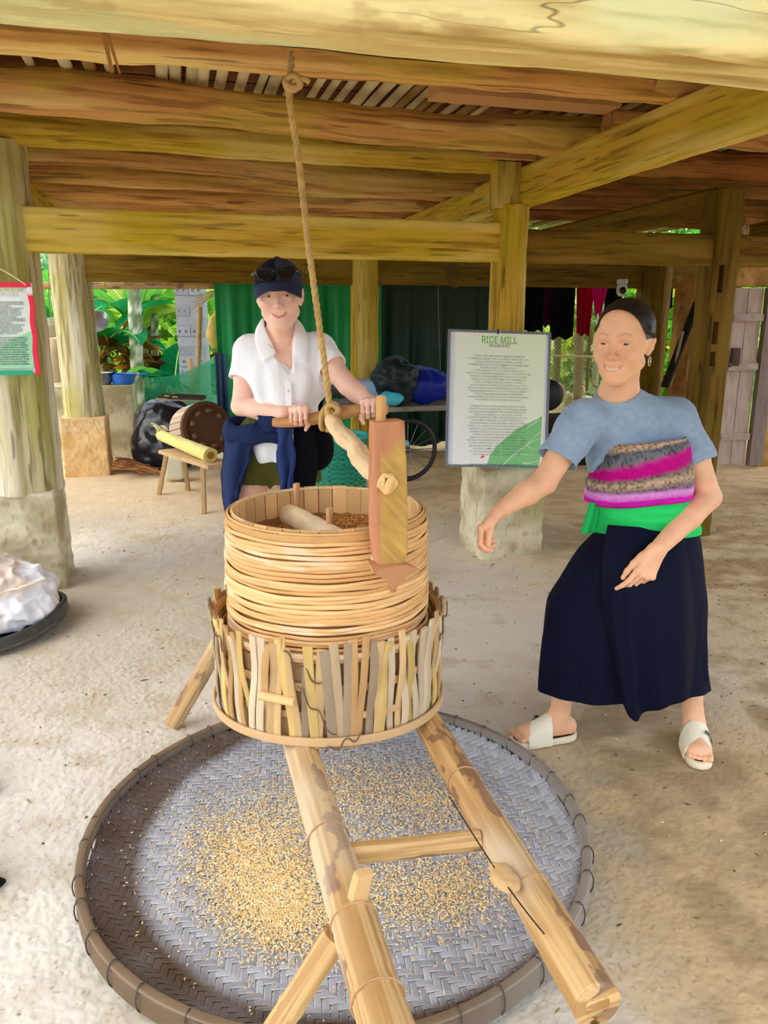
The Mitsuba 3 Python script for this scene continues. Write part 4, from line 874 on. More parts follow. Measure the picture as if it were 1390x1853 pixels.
# column of concrete bricks
rc = np.random.default_rng(6)
cb = P(356, 716, d=9.3); cb[2] = 0
zc = .0
while zc < 1.98:
    h = .115
    wide = .46 if zc < .55 else .335
    nb = 2 if int(zc / h) % 2 else 1
    for j in range(nb):
        w = wide / nb - .008
        s = manifold3d.Manifold.cube((w, .20, h - .012), True)
        if nb == 2 or rc.random() < .4:
            for hx in ((-.035, .035) if nb == 2 else (-.1, .1)): s = s - manifold3d.Manifold.cylinder(.2, .018, .018, 12).rotate((90, 0, 0)).translate((hx, .1, .0)).translate((0, -.05 if nb == 2 else -.12, 0))
        q = s.to_mesh(); o = cb + np.array([(j - (nb - 1) / 2) * wide / nb + rc.uniform(-.006, .006), rc.uniform(-.008, .008), zc + h / 2])
        v = np.array(q.vert_properties[:, :3]); add(sub('brick_column', 'brick'), place((v, np.array(q.tri_verts)), o, [1, 0, 0], [0, 1, 0], Z), 'm_matte', color=S(176, 180, 196) * rc.uniform(.8, 1.12))
    zc += h
m = rough(place(grid_box((.325, .18, 1.98), .05, .01), cb + Z * .99, [1, 0, 0], [0, 1, 0], Z), .004, 12, 3); add('brick_column__mortar', m, 'm_matte', smooth=True, color=S(186, 188, 196)); tag('brick_column', 'grey brick column standing among the banana plants', 'column', kind='thing')
for i, (a, b_, r, k, lab) in enumerate((((362, 556), (357, 712), .034, 15, 'tall bamboo pole leaning at the grey brick column'), ((344, 650), (350, 712), .032, 16, 'short bamboo pole leaning at the grey brick column'))):
    m, uv = culm(P(*b_, d=8.75), P(*a, d=8.9), r, r * .9, k, (.4, .8), n=30); key = num('bamboo_pole'); add(key, m, 'm_bamboo', smooth=True, uv=uv); tag(key, lab, 'pole')
net(P(262, 684, d=8.75), P(400, 640, d=8.7), P(266, 800, d=8.6), P(402, 760, d=8.6), 60, 34, .0075, S(60, 176, 128), 'green_net', 'sagging green plastic net between washstand and tarpaulin', 'net', sag=.08, mat='m_leaf')
bundle([P(392, 560, d=8.3), P(387, 585, d=8.28), P(384, 610, d=8.28), P(389, 628, d=8.3)], [.01, .05, .065, .03], S(240, 206, 110), 11, 'yellow_bag', 'yellow plastic bag hanging at the left edge of the green tarpaulin', 'bag', 'm_satin', .012)
for i in range(7):
    a, b_ = P(392 - i, 524 + i * 2, d=8.25), P(352 + 5 * (i % 3) - i, 536 + 4 * i, d=8.2)
    add(sub('straw_broom', 'straw'), sweep(lerp_path(a, b_, 4), ring(5, .006))[0], 'm_matte', color=S(226, 200, 150))
tag('straw_broom', 'dry straws jutting out beside the top of the green tarpaulin', 'straw')

# winnowing drum, black sheet, jerrycan, bench, banana stem, straw
wc = P(374, 776, d=7.15); fn_ = nrm([.62, -.72, .22]); fx_ = nrm(np.cross(Z, fn_)); fy_ = np.cross(fn_, fx_)
m, _ = lathe([(0, -.30), (.23, -.30), (.245, -.27), (.245, -.02), (.255, .0), (.255, .03), (.22, .035), (.215, .01), (0, .012)], 44)
add('winnowing_drum__barrel', place(m, wc, fx_, fy_, fn_), 'm_matte', smooth=30, color=S(96, 66, 46))
for i in range(26):
    a = 2 * np.pi * i / 26; e = fx_ * math.cos(a) + fy_ * math.sin(a); t_ = np.cross(fn_, e)
    add(sub('winnowing_drum', 'stave'), place(grid_box((.056, .014, .24), .2, .003), wc + e * .247 - fn_ * .145, t_, e, fn_), 'm_matte', color=S(206, 186, 160) * rc.uniform(.75, 1.08))
for i in range(9):
    a = 2 * np.pi * i / 9; e = fx_ * math.cos(a) + fy_ * math.sin(a)
    add(sub('winnowing_drum', 'knob'), place(grid_box((.045, .03, .05), .02, .006), wc + e * .165 + fn_ * .035, np.cross(fn_, e), e, fn_), 'm_matte', smooth=30, color=S(124, 92, 70))
for sgn in (-1, 1): add(sub('winnowing_drum', 'support'), sweep(lerp_path(wc + fx_ * .2 * sgn - fn_ * .1 - Z * .1, (wc + fx_ * .26 * sgn) * [1, 1, 0], 6), rrect(.05, .05, .006))[0], 'm_matte', smooth=30, color=S(110, 80, 56))
tag('winnowing_drum', 'tilted wooden drum with staves and square knobs behind the bench', 'drum')
bs = P(306, 800, d=7.7); bs[2] = 0
m = rough(ico((.36, .34, .40), 4), .10, 3.2, 12); m = rough(m, .03, 11, 3); v = m[0] + bs + Z * .30; v[:, 2] = np.maximum(v[:, 2], .01)
add('black_sheet', (v, m[1]), 'm_gloss', smooth=True, color=S(26, 28, 34)); tag('black_sheet', 'shiny black plastic sheet covering a heap behind the bench', 'plastic sheet')
for i in range(9):
    a = P(282 + 5 * i, 722 - (i % 4) * 2, d=7.45); add(sub('stick_bundle', 'stick'), sweep(lerp_path(a + [0, 0, .01 * (i % 3)], a + [.42 - .02 * i, .05, -.02 + .012 * (i % 3)], 4), ring(6, .011))[0], 'm_matte', smooth=True, color=S(60, 52, 46) if i % 3 else S(170, 150, 120))
tag('stick_bundle', 'loose sticks lying on top of the black plastic sheet', 'sticks')
jc = P(312, 792, d=7.0); jb = place(grid_box((.19, .12, .22), .02, .035), jc + Z * 0, [.98, .2, 0], [-.2, .98, 0], Z); jb[0][:, 2] += .115 - jb[0][:, 2].min() - .1
add('jerrycan__tank', jb, 'm_satin', smooth=True, color=S(206, 200, 176))
add('jerrycan__handle', sweep(curve([jb[0].mean(0) + [-.06, 0, .10], jb[0].mean(0) + [-.04, 0, .15], jb[0].mean(0) + [.04, 0, .15], jb[0].mean(0) + [.07, 0, .10]], 12), ring(8, .012))[0], 'm_satin', smooth=True, color=S(206, 200, 176)); tag('jerrycan', 'small cream plastic jerrycan between black sheet and bench', 'jerrycan')
# bench
bz = .385
b0, b1 = P(310, 812, z=bz), P(396, 838, z=bz); bd = nrm((b1 - b0) * [1, 1, 0]); bn = np.array([-bd[1], bd[0], 0]); bl = np.linalg.norm(b1 - b0)
m = rough(place(grid_box((bl + .06, .22, .035), .03, .008), (b0 + b1) / 2 - Z * .018, bd, bn, Z), .004, 12, 5); add('small_bench__seat', m, 'm_matte', smooth=True, color=woodcol(m[0], S(190, 160, 120), 2, 0))
for (s, t_) in ((.08, -1), (.08, 1), (.86, -1), (.86, 1)):
    q = b0 + bd * bl * s + bn * .075 * t_ - Z * .03; ft = q * [1, 1, 0] + bd * (.10 if s > .5 else -.08) + bn * .06 * t_
    m = rough(sweep(lerp_path(q, ft, 8), rrect(.042, .036, .008))[0], .003, 20, 4); add(sub('small_bench', 'leg'), m, 'm_matte', smooth=30, color=S(180, 150, 108))
tag('small_bench', 'low rough wooden bench holding a cut banana stem', 'bench')
sA, sB = P(292, 788, z=bz + .10), P(381, 824, z=bz + .055)
m, uv = sweep(lerp_path(sA, sB, 30), log_section(18, 1, 5, .02), scale=np.stack([np.linspace(.048, .060, 30)] * 2, 1)); m = rough(m, .004, 16, 2)
add('cut_banana_plant__stalk', m, 'm_satin', smooth=True, color=S(214, 204, 120) * (.75 + .5 * meshkit.fbm(m[0] * np.array([20, 20, 40]), 3, 2))[:, None])
sd = nrm(sB - sA)
for i, (r_, c) in enumerate(((.056, S(206, 186, 110)), (.030, S(150, 112, 50)))):
    e1 = nrm(np.cross(sd, Z)); e2 = np.cross(sd, e1); m, _ = lathe([(0, .001), (r_, .001), (r_, .004 + i * .002), (0, .004 + i * .002)], 24); add(sub('cut_banana_plant', 'cut_face'), place(m, sB, e1, e2, sd), 'm_matte', color=c)
for i in range(6):
    e = sA + np.array([rc.uniform(-.03, .05), rc.uniform(-.05, .05), rc.uniform(-.02, .05)]); add(sub('cut_banana_plant', 'torn_sheath'), sweep(curve([e, e - sd * .08 + Z * .03, e - sd * rc.uniform(.12, .2) + [0, 0, rc.uniform(-.02, .05)]], 8), rrect(.045, .006, .002, 1), scale=np.linspace(1, .4, 8))[0], 'm_satin', smooth=True, color=S(196, 200, 130) if i % 2 else S(226, 206, 170))
tag('cut_banana_plant', 'cut pale green banana stalk lying on the low bench', 'banana stalk')
for i in range(90):
    s0 = P(208 + rc.uniform(-4, 20), 838 + rc.uniform(-10, 12), z=.05 + rc.uniform(0, .09)); e0 = P(282 + rc.uniform(-30, 22), 852 + rc.uniform(-14, 8), z=.015 + rc.uniform(0, .02))
    pass
ms = []
for i in range(150):
    s0 = P(205 + rc.uniform(-4, 30), 840 + rc.uniform(-12, 10), z=.03 + rc.uniform(0, .11)); e0 = P(275 + rc.uniform(-30, 26), 850 + rc.uniform(-12, 9), z=.012 + rc.uniform(0, .02))
    ms.append(sweep(curve([s0, (s0 + e0) / 2 + Z * rc.uniform(0, .03), e0], 5), ring(4, .0045))[0])
m = cat(ms); add('straw_bundle', m, 'm_matte', color=np.repeat([S(190, 140, 92) * x for x in rc.uniform(.5, 1.2, len(ms))], len(ms[0][0]), axis=0)); tag('straw_bundle', 'brown straw strewn on the floor at the foot of the washstand', 'straw', kind='stuff')

# ---------------------------------------------------------------- cart with tyre, basket and bundles behind the mill
def tyre(c, R, r, ax, key, label):
    e1 = nrm(np.cross(ax, [.1, .2, 1])); e2 = np.cross(ax, e1); a = np.arange(40) * 2 * np.pi / 40
    p = np.asarray(c) + np.outer(np.cos(a), e1) * R + np.outer(np.sin(a), e2) * R
    m, _ = sweep(p, rrect(r * 1.9, r * 1.7, r * .6, 3), up=ax, closed=True); add(key + '__casing', m, 'm_satin', smooth=True, color=S(120, 114, 112))
    for i in range(40):
        e = e1 * math.cos(a[i]) + e2 * math.sin(a[i]); t_ = np.cross(ax, e)
        add(sub(key, 'tread_block'), place(grid_box((R * .10, r * 1.5, .012), .1, .003), np.asarray(c) + e * (R + r * .92), t_ , ax, e), 'm_matte', color=S(140, 132, 128))
    tag(key, label, 'tyre')
tyre(P(602, 720, d=7.3), .185, .075, nrm([.15, -.35, .92]), 'worn_tyre', 'grey worn tyre lying on the cart behind the woman in white')
cz = .62
m = rough(place(grid_box((1.75, .5, .05), .06, .008), P(705, 760, d=7.45) * [1, 1, 0] + Z * .64, U, V, Z), .004, 9, 4); add('cart__deck', m, 'm_matte', smooth=True, color=woodcol(m[0], S(150, 140, 130), 3, 0))
for q in (-.85, .85):
    m = place(grid_box((.05, .5, .34), .1, .006), P(705, 760, d=7.45) * [1, 1, 0] + U * q + Z * .80, U, V, Z); add(sub('cart', 'side_board'), m, 'm_matte', color=S(110, 124, 140))
for s_, t_ in ((-.8, -.2), (.8, -.2), (-.8, .2), (.8, .2)): add(sub('cart', 'leg'), sweep(lerp_path(P(705, 760, d=7.45) * [1, 1, 0] + U * s_ + V * t_ + Z * .62, P(705, 760, d=7.45) * [1, 1, 0] + U * s_ + V * t_, 4), rrect(.06, .06, .008))[0], 'm_matte', smooth=30, color=S(70, 60, 50))
tag('cart', 'low wooden cart bed loaded with bundles before the dark tarpaulin', 'cart')
m = rough(place(grid_box((.42, .3, .24), .04, .03), P(665, 770, d=7.35) * [1, 1, 0] + Z * .785, U, V, Z), .008, 6, 2); add('pale_blue_crate', m, 'm_satin', smooth=True, color=S(160, 192, 226)); tag('pale_blue_crate', 'pale blue crate on the cart seen past the crank', 'crate')
m = rough(ico((.30, .2, .18), 4), .05, 5, 9); m = rough(m, .015, 18, 4); add('blue_bag', (m[0] + P(760, 772, d=7.45) * [1, 1, 0] + Z * .855, m[1]), 'm_satin', smooth=True, color=S(16, 34, 150)); tag('blue_bag', 'crumpled deep blue bag on the cart left of the poster', 'bag')
m = rough(ico((.24, .18, .22), 4), .06, 6, 5); m = rough(m, .02, 20, 4); add('dark_bag', (m[0] + P(715, 745, d=7.3) * [1, 1, 0] + Z * .90, m[1]), 'm_satin', smooth=True, color=S(14, 34, 40)); tag('dark_bag', 'dark teal plastic bag on the cart beside the mill block', 'bag')
m = rough(ico((.14, .10, .06), 3), .03, 12, 5); add('turquoise_bag', (m[0] + P(706, 722, d=7.1), m[1]), 'm_satin', smooth=True, color=S(70, 196, 220)); tag('turquoise_bag', 'turquoise plastic bag on top of the dark bag', 'bag')
m = rough(ico((.07, .05, .035), 3), .02, 14, 6); add('turquoise_bag_001', (m[0] + P(727, 802, d=7.0), m[1]), 'm_satin', smooth=True, color=S(120, 214, 206)); tag('turquoise_bag_001', 'small turquoise plastic scrap hanging below the dark bag', 'bag')
# bicycle-like wheel in the shade under the cart
wcn = P(738, 838, d=7.0); a = np.arange(48) * 2 * np.pi / 48; wax = nrm([.35, -.93, 0]); e1 = nrm(np.cross(wax, Z))
m, _ = sweep(wcn + np.outer(np.cos(a), e1) * .27 + np.outer(np.sin(a), Z) * .27, ring(8, .022), up=wax, closed=True); m[0][:, 2] += .292 - wcn[2]; wcn = wcn + Z * (.292 - wcn[2])
add('cart__wheel__tyre', m, 'm_satin', smooth=True, color=S(40, 38, 38))
for i in range(16): add(sub('cart__wheel', 'spoke'), sweep(lerp_path(wcn, wcn + (e1 * math.cos(a[i * 3]) + Z * math.sin(a[i * 3])) * .26, 3), ring(4, .003))[0], 'm_metal', color=S(150, 150, 150))
v, f = ico((.03, .03, .03), 2); add('cart__wheel__hub', (v + wcn, f), 'm_metal', smooth=True, color=S(120, 116, 110)); tag('cart__wheel', 'spoked wheel')
# green woven basket
gb = P(612, 862, d=6.3); gb[2] = 0
zz = np.linspace(0, .52, 27); rr_ = np.interp(zz, [0, .1, .3, .52], [.19, .225, .235, .24])
for i in range(26):
    a = np.arange(64) * 2 * np.pi / 64; r_ = (rr_[i] + rr_[i + 1]) / 2 + .006 * np.sign(np.sin(a * 20 + (i % 2) * np.pi))
    m, _ = sweep(np.stack([gb[0] + r_ * np.cos(a), gb[1] + r_ * np.sin(a), np.full(64, (zz[i] + zz[i + 1]) / 2)], 1), rrect(.004, .0195, .0015, 1), up=Z, closed=True)
    add(sub('woven_basket', 'woven_band'), m, 'm_satin', smooth=True, color=(S(30, 150, 124) if i > 8 else S(70, 160, 110)) * rc.uniform(.75, 1.1))
for i in range(40):
    a = 2 * np.pi * i / 40; m, _ = sweep([gb + np.array([math.cos(a) * r_, math.sin(a) * r_, z]) for r_, z in zip(rr_[::3] , zz[::3])], rrect(.018, .003, .001, 1), up=[math.cos(a), math.sin(a), 0]); add(sub('woven_basket', 'upright_strip'), m, 'm_satin', color=S(24, 130, 110))
m, _ = lathe([(.236, .51), (.25, .515), (.25, .545), (.236, .545)], 48, gb, closed_profile=True); add('woven_basket__rim', m, 'm_satin', smooth=30, color=S(40, 170, 160)); m, _ = lathe([(0, .01), (.19, .01), (.225, .12), (.23, .44), (0, .44)], 40, gb); add('woven_basket__filling', m, 'm_matte', smooth=30, color=S(70, 110, 90))
tag('woven_basket', 'tall green woven basket on the floor behind the mill drum', 'basket')
# ---------------------------------------------------------------- garden behind the house
rg = np.random.default_rng(31)
def blade(base, az, elev, length, width, droop, seed, torn=.25, n=16, m=6):
    """One banana leaf: midrib arcs outwards and down, both halves fold up a little and the edge is torn."""
    rr = np.random.default_rng(seed)
    t = np.linspace(0, 1, n + 1); h = np.array([math.cos(az), math.sin(az), 0]); sd = np.array([-h[1], h[0], 0])
    ang = elev - droop * t ** 1.3; s = np.concatenate([[0], np.cumsum(np.full(n, length / n))])
    dx = np.cumsum(np.concatenate([[0], np.cos(ang[:-1]) * length / n])); dz = np.cumsum(np.concatenate([[0], np.sin(ang[:-1]) * length / n]))
    mid = np.asarray(base) + np.outer(dx, h) + np.outer(dz, Z)
    up = np.outer(-np.sin(ang), h) + np.outer(np.cos(ang), Z)
    wd = width * np.sin(np.clip((t - .12) / .88, 0, 1) ** .75 * np.pi) ** .55 + .012
    cut = np.where(rr.random(n + 1) < torn, rr.uniform(.55, .85, n + 1), 1.0)
    q = np.linspace(-1, 1, 2 * m + 1)
    p = mid[:, None] + (q[None] * (wd * cut)[:, None])[..., None] * sd + (np.abs(q)[None] * wd[:, None] * .28 + .03 * np.sin(7 * t + seed)[:, None] * q[None] ** 2)[..., None] * up[:, None]
    w = 2 * m + 1; i, j = np.meshgrid(np.arange(n), np.arange(2 * m), indexing='ij')
    f = np.stack([i * w + j, (i + 1) * w + j, (i + 1) * w + j + 1, i * w + j + 1], -1).reshape(-1, 4)
    rib, _ = sweep(mid, ring(5, 1), scale=np.stack([np.linspace(.022, .004, n + 1) * (length / 1.4)] * 2, 1))
    vein = (.88 + .12 * np.sin(np.abs(q)[None] * 9 + t[:, None] * 60))[..., None]
    return (p.reshape(-1, 3), f), vein.reshape(-1, 1), rib
def banana(base, h, r, leaves, label, seed, cols):
    key = num('banana_plant'); base = np.asarray(base, float)
    m, uv = sweep(curve([base - Z * .1, base + Z * h * .5 + [.03, 0, 0], base + Z * h], 20), log_section(14, r, seed, .02), scale=np.linspace(1.1, .7, 20))
    add(key + '__trunk', rough(m, .01, 6, seed), 'm_matte', smooth=True, color=S(150, 150, 90) * (.5 + .9 * meshkit.fbm(m[0] * np.array([14, 14, 4]), 3, seed))[:, None])
    for i, (az, el, ln, wd, dr_) in enumerate(leaves):
        lf, vein, rib = blade(base + Z * (h - .05), az, el, ln, wd, dr_, seed * 20 + i)
        k = sub(key, 'leaf'); c = cols[i % len(cols)] * rg.uniform(.85, 1.15)
        add(k, lf, 'm_leaf', smooth=True, color=np.clip(c * vein, 0, .95)); add(k + '__midrib', rib, 'm_satin', smooth=True, color=S(190, 210, 110))
    tag(key, label, 'banana plant')
GL, YG, DG = S(120, 206, 80), S(214, 240, 110), S(50, 160, 90)
D = math.radians
banana(P(262, 716, d=11.2) * [1, 1, 0], 1.35, .10, [(D(200), D(55), 1.5, .26, 1.6), (D(150), D(60), 1.6, .27, 1.2), (D(250), D(50), 1.3, .26, 2.0), (D(300), D(60), 1.4, .25, 1.5), (D(20), D(65), 1.5, .26, 1.3), (D(80), D(75), 1.6, .26, .7), (D(180), D(25), 1.2, .22, 1.4), (D(340), D(35), 1.3, .26, 1.3)], 'tall banana plant in the garden left of the grey brick column', 3, [GL, YG, DG])
banana(P(190, 716, d=10.4) * [1, 1, 0], 1.05, .08, [(D(230), D(50), 1.2, .24, 1.5), (D(280), D(55), 1.2, .25, 1.9), (D(320), D(50), 1.1, .24, 1.8), (D(30), D(60), 1.3, .24, 1.2), (D(120), D(60), 1.2, .24, 1.2), (D(350), D(30), 1.0, .24, 1.2), (D(180), D(40), 1.2, .24, 1.2)], 'banana plant behind the washstand with broad drooping leaves', 5, [DG, GL, S(44, 150, 90)])
banana(P(316, 706, d=9.75) * [1, 1, 0], .62, .06, [(D(255), D(45), .75, .20, 1.2), (D(300), D(40), .72, .20, 1.4), (D(215), D(50), .7, .18, 1.2), (D(90), D(70), .8, .18, .8)], 'young banana plant with one big dark leaf before the brick column', 7, [S(24, 128, 74), S(30, 130, 70), GL])
banana(P(395, 700, d=12.0) * [1, 1, 0], 1.5, .10, [(D(180), D(40), 1.5, .26, 1.6), (D(220), D(55), 1.4, .26, 1.6), (D(270), D(50), 1.3, .26, 1.9), (D(120), D(60), 1.4, .26, 1.3), (D(0), D(50), 1.4, .26, 1.5), (D(60), D(70), 1.4, .24, 1.0)], 'banana plant behind the grey brick column, right of it', 9, [GL, YG])
banana(P(95, 716, d=11.6) * [1, 1, 0], 1.3, .10, [(D(260), D(50), 1.3, .26, 1.6), (D(320), D(55), 1.4, .26, 1.6), (D(200), D(55), 1.3, .26, 1.6), (D(30), D(60), 1.4, .25, 1.2), (D(100), D(70), 1.4, .24, 1.0), (D(290), D(20), 1.2, .24, 1.0)], 'banana plant seen between the two left posts', 11, [S(90, 190, 150), GL, S(120, 206, 150)])
for i, (x0, x1, d, r, lab) in enumerate(((240, 246, 10.0, .085, 'lichen-covered tree trunk among the banana plants, the thicker one'), (276, 279, 11.0, .055, 'thin lichen-covered tree trunk among the banana plants'), (262, 268, 11.8, .06, 'dark tree trunk behind the lichen-covered one'))):
    a, b_ = P(x1, 716, d=d) * [1, 1, 0] - Z * .15, P(x0, 430, d=d)
    m, uv = sweep(lerp_path(a, b_, 40), log_section(16, r, i, .02)); m = rough(m, .008, 12, i)
    n_ = meshkit.fbm(m[0] * np.array([16, 16, 10]), 4, i + 3)[:, None]; key = num('lichen_tree')
    base_c = S(110, 130, 90) if i < 2 else S(50, 44, 30)
    add(key, m, 'm_matte', smooth=True, color=base_c * (1 - np.clip((n_ - .5) * 8, 0, 1)) + S(220, 220, 200) * np.clip((n_ - .5) * 8, 0, 1) * (1 if i < 2 else .4)); tag(key, lab, 'tree')
def bush(c, size, n, cols, label, seed, leaf=(.16, .055), name='leafy_bush', cat_='bush'):
    rr = np.random.default_rng(seed); c = np.asarray(c, float); size = np.asarray(size, float)
    d = rr.normal(0, 1, (n, 3)); d /= np.linalg.norm(d, axis=1, keepdims=True); rad = rr.uniform(.55, 1.0, n) ** .5
    lump = .75 + .5 * meshkit.fbm(d * 2.2 + seed, 3, seed)
    p = c + d * size * (rad * lump)[:, None]; p[:, 2] = np.maximum(p[:, 2], -.1)
    ax = d + rr.normal(0, .7, (n, 3)) - [0, 0, .3]; ax /= np.linalg.norm(ax, axis=1, keepdims=True)
    sd = np.cross(ax, rr.normal(0, 1, (n, 3))); sd /= np.linalg.norm(sd, axis=1, keepdims=True); nn = np.cross(ax, sd)
    l = leaf[0] * rr.uniform(.6, 1.4, n)[:, None]; w = leaf[1] * rr.uniform(.7, 1.3, n)[:, None]
    v = np.stack([p, p + ax * l * .45 + sd * w + nn * w * .3, p + ax * l - nn * l * .12, p + ax * l * .45 - sd * w + nn * w * .3], 1).reshape(-1, 3)
    k = np.arange(n)[:, None] * 4; f = np.concatenate([k + [0, 1, 2], k + [0, 2, 3]])
    pick = rr.integers(0, len(cols), n); col = np.repeat(np.array(cols)[pick] * rr.uniform(.7, 1.2, (n, 1)), 4, axis=0)
    key = num(name); add(key + '__leaves', (v, f), 'm_leaf', color=np.clip(col, 0, .95)); labels[key + '__leaves'] = {'kind': 'stuff'}
    st = cat([sweep(lerp_path(c * [1, 1, 0] - Z * .2 + np.array([rr.uniform(-.1, .1), rr.uniform(-.1, .1), 0]), c + d[i] * size * .7, 5), ring(5, .03), scale=np.linspace(1, .3, 5))[0] for i in range(7)])
    add(key + '__stems', st, 'm_matte', color=S(90, 76, 50)); tag(key, label, cat_)
LG = [S(190, 236, 110), S(150, 220, 90), S(226, 244, 150), S(110, 196, 84)]
for i, (x, d, z, sx, sz, lab, cs) in enumerate(((120, 15, 1.3, 2.0, 1.7, 'light green bush far behind the two left posts', [S(170, 220, 180), S(120, 200, 130), S(210, 236, 200)]), (230, 15.5, 1.4, 2.0, 1.9, 'light green bush behind the lichen-covered trunk', LG), (320, 14.5, 1.2, 1.8, 1.6, 'yellow-green bush behind the grey brick column', [S(190, 230, 80), S(220, 240, 130), S(130, 200, 60)]), (420, 15.5, 1.4, 2.2, 1.8, 'green bush behind the left edge of the tarpaulin', LG),
      (560, 17, 1.5, 2.6, 1.8, 'green bush hidden behind the green tarpaulin', LG), (950, 14.5, 1.5, 1.5, 1.4, 'bright yellow-green bush right of the sign post', [S(220, 236, 60), S(180, 220, 50), S(240, 244, 150)]), (1060, 15, 1.1, 1.8, 1.4, 'pale green bush behind the washing line', [S(200, 226, 160), S(160, 210, 120), S(226, 236, 200)]), (1160, 15, 1.2, 1.8, 1.5, 'green bush behind the dark rear post', LG), (1235, 14.0, 1.5, 1.4, 1.3, 'green and yellow bush left of the clay wall', [S(120, 210, 60), S(230, 226, 60), S(90, 180, 60)]), (1390, 17, 1.6, 2.6, 1.8, 'green bush beyond the clay wall', LG))):
    c = P(x, 579, d=d); bush([c[0], c[1], z], (sx * .62, .9, sz), 1500, cs, lab, 40 + i, (.24, .085))
for i, (x, d, s, lab) in enumerate(((-26, 26, 5.5, 'far tree beyond the garden at the left'), (-14, 28, 6, 'far tree beyond the garden, second from the left'), (-3, 29, 6, 'far tree beyond the garden behind the tarpaulins'), (8, 28, 6, 'far tree beyond the garden behind the washing'), (18, 27, 5.5, 'far tree beyond the garden at the right'))):
    bush([x * .95, d, 3.0], (4.2, 2.5, 3.2), 2200, [S(150, 210, 110), S(190, 226, 140), S(110, 180, 90)], lab, 70 + i, (.55, .2), 'garden_tree', 'tree')
bush(P(330, 590, d=10.8) * [1, 1, 0] + [0, 0, .55], (.6, .35, .36), 240, [S(92, 64, 44), S(56, 42, 30), S(120, 84, 54)], 'heap of dry brown leaves at the foot of the brick column', 61, (.30, .05), 'dry_leaf_heap', 'dry leaves')
bush(P(215, 600, d=10.2) * [1, 1, 0] + [0, 0, .95], (.28, .2, .3), 70, [S(190, 130, 50), S(110, 80, 40)], 'dry hanging banana leaves behind the washstand', 63, (.34, .05), 'dry_leaf_heap', 'dry leaves')
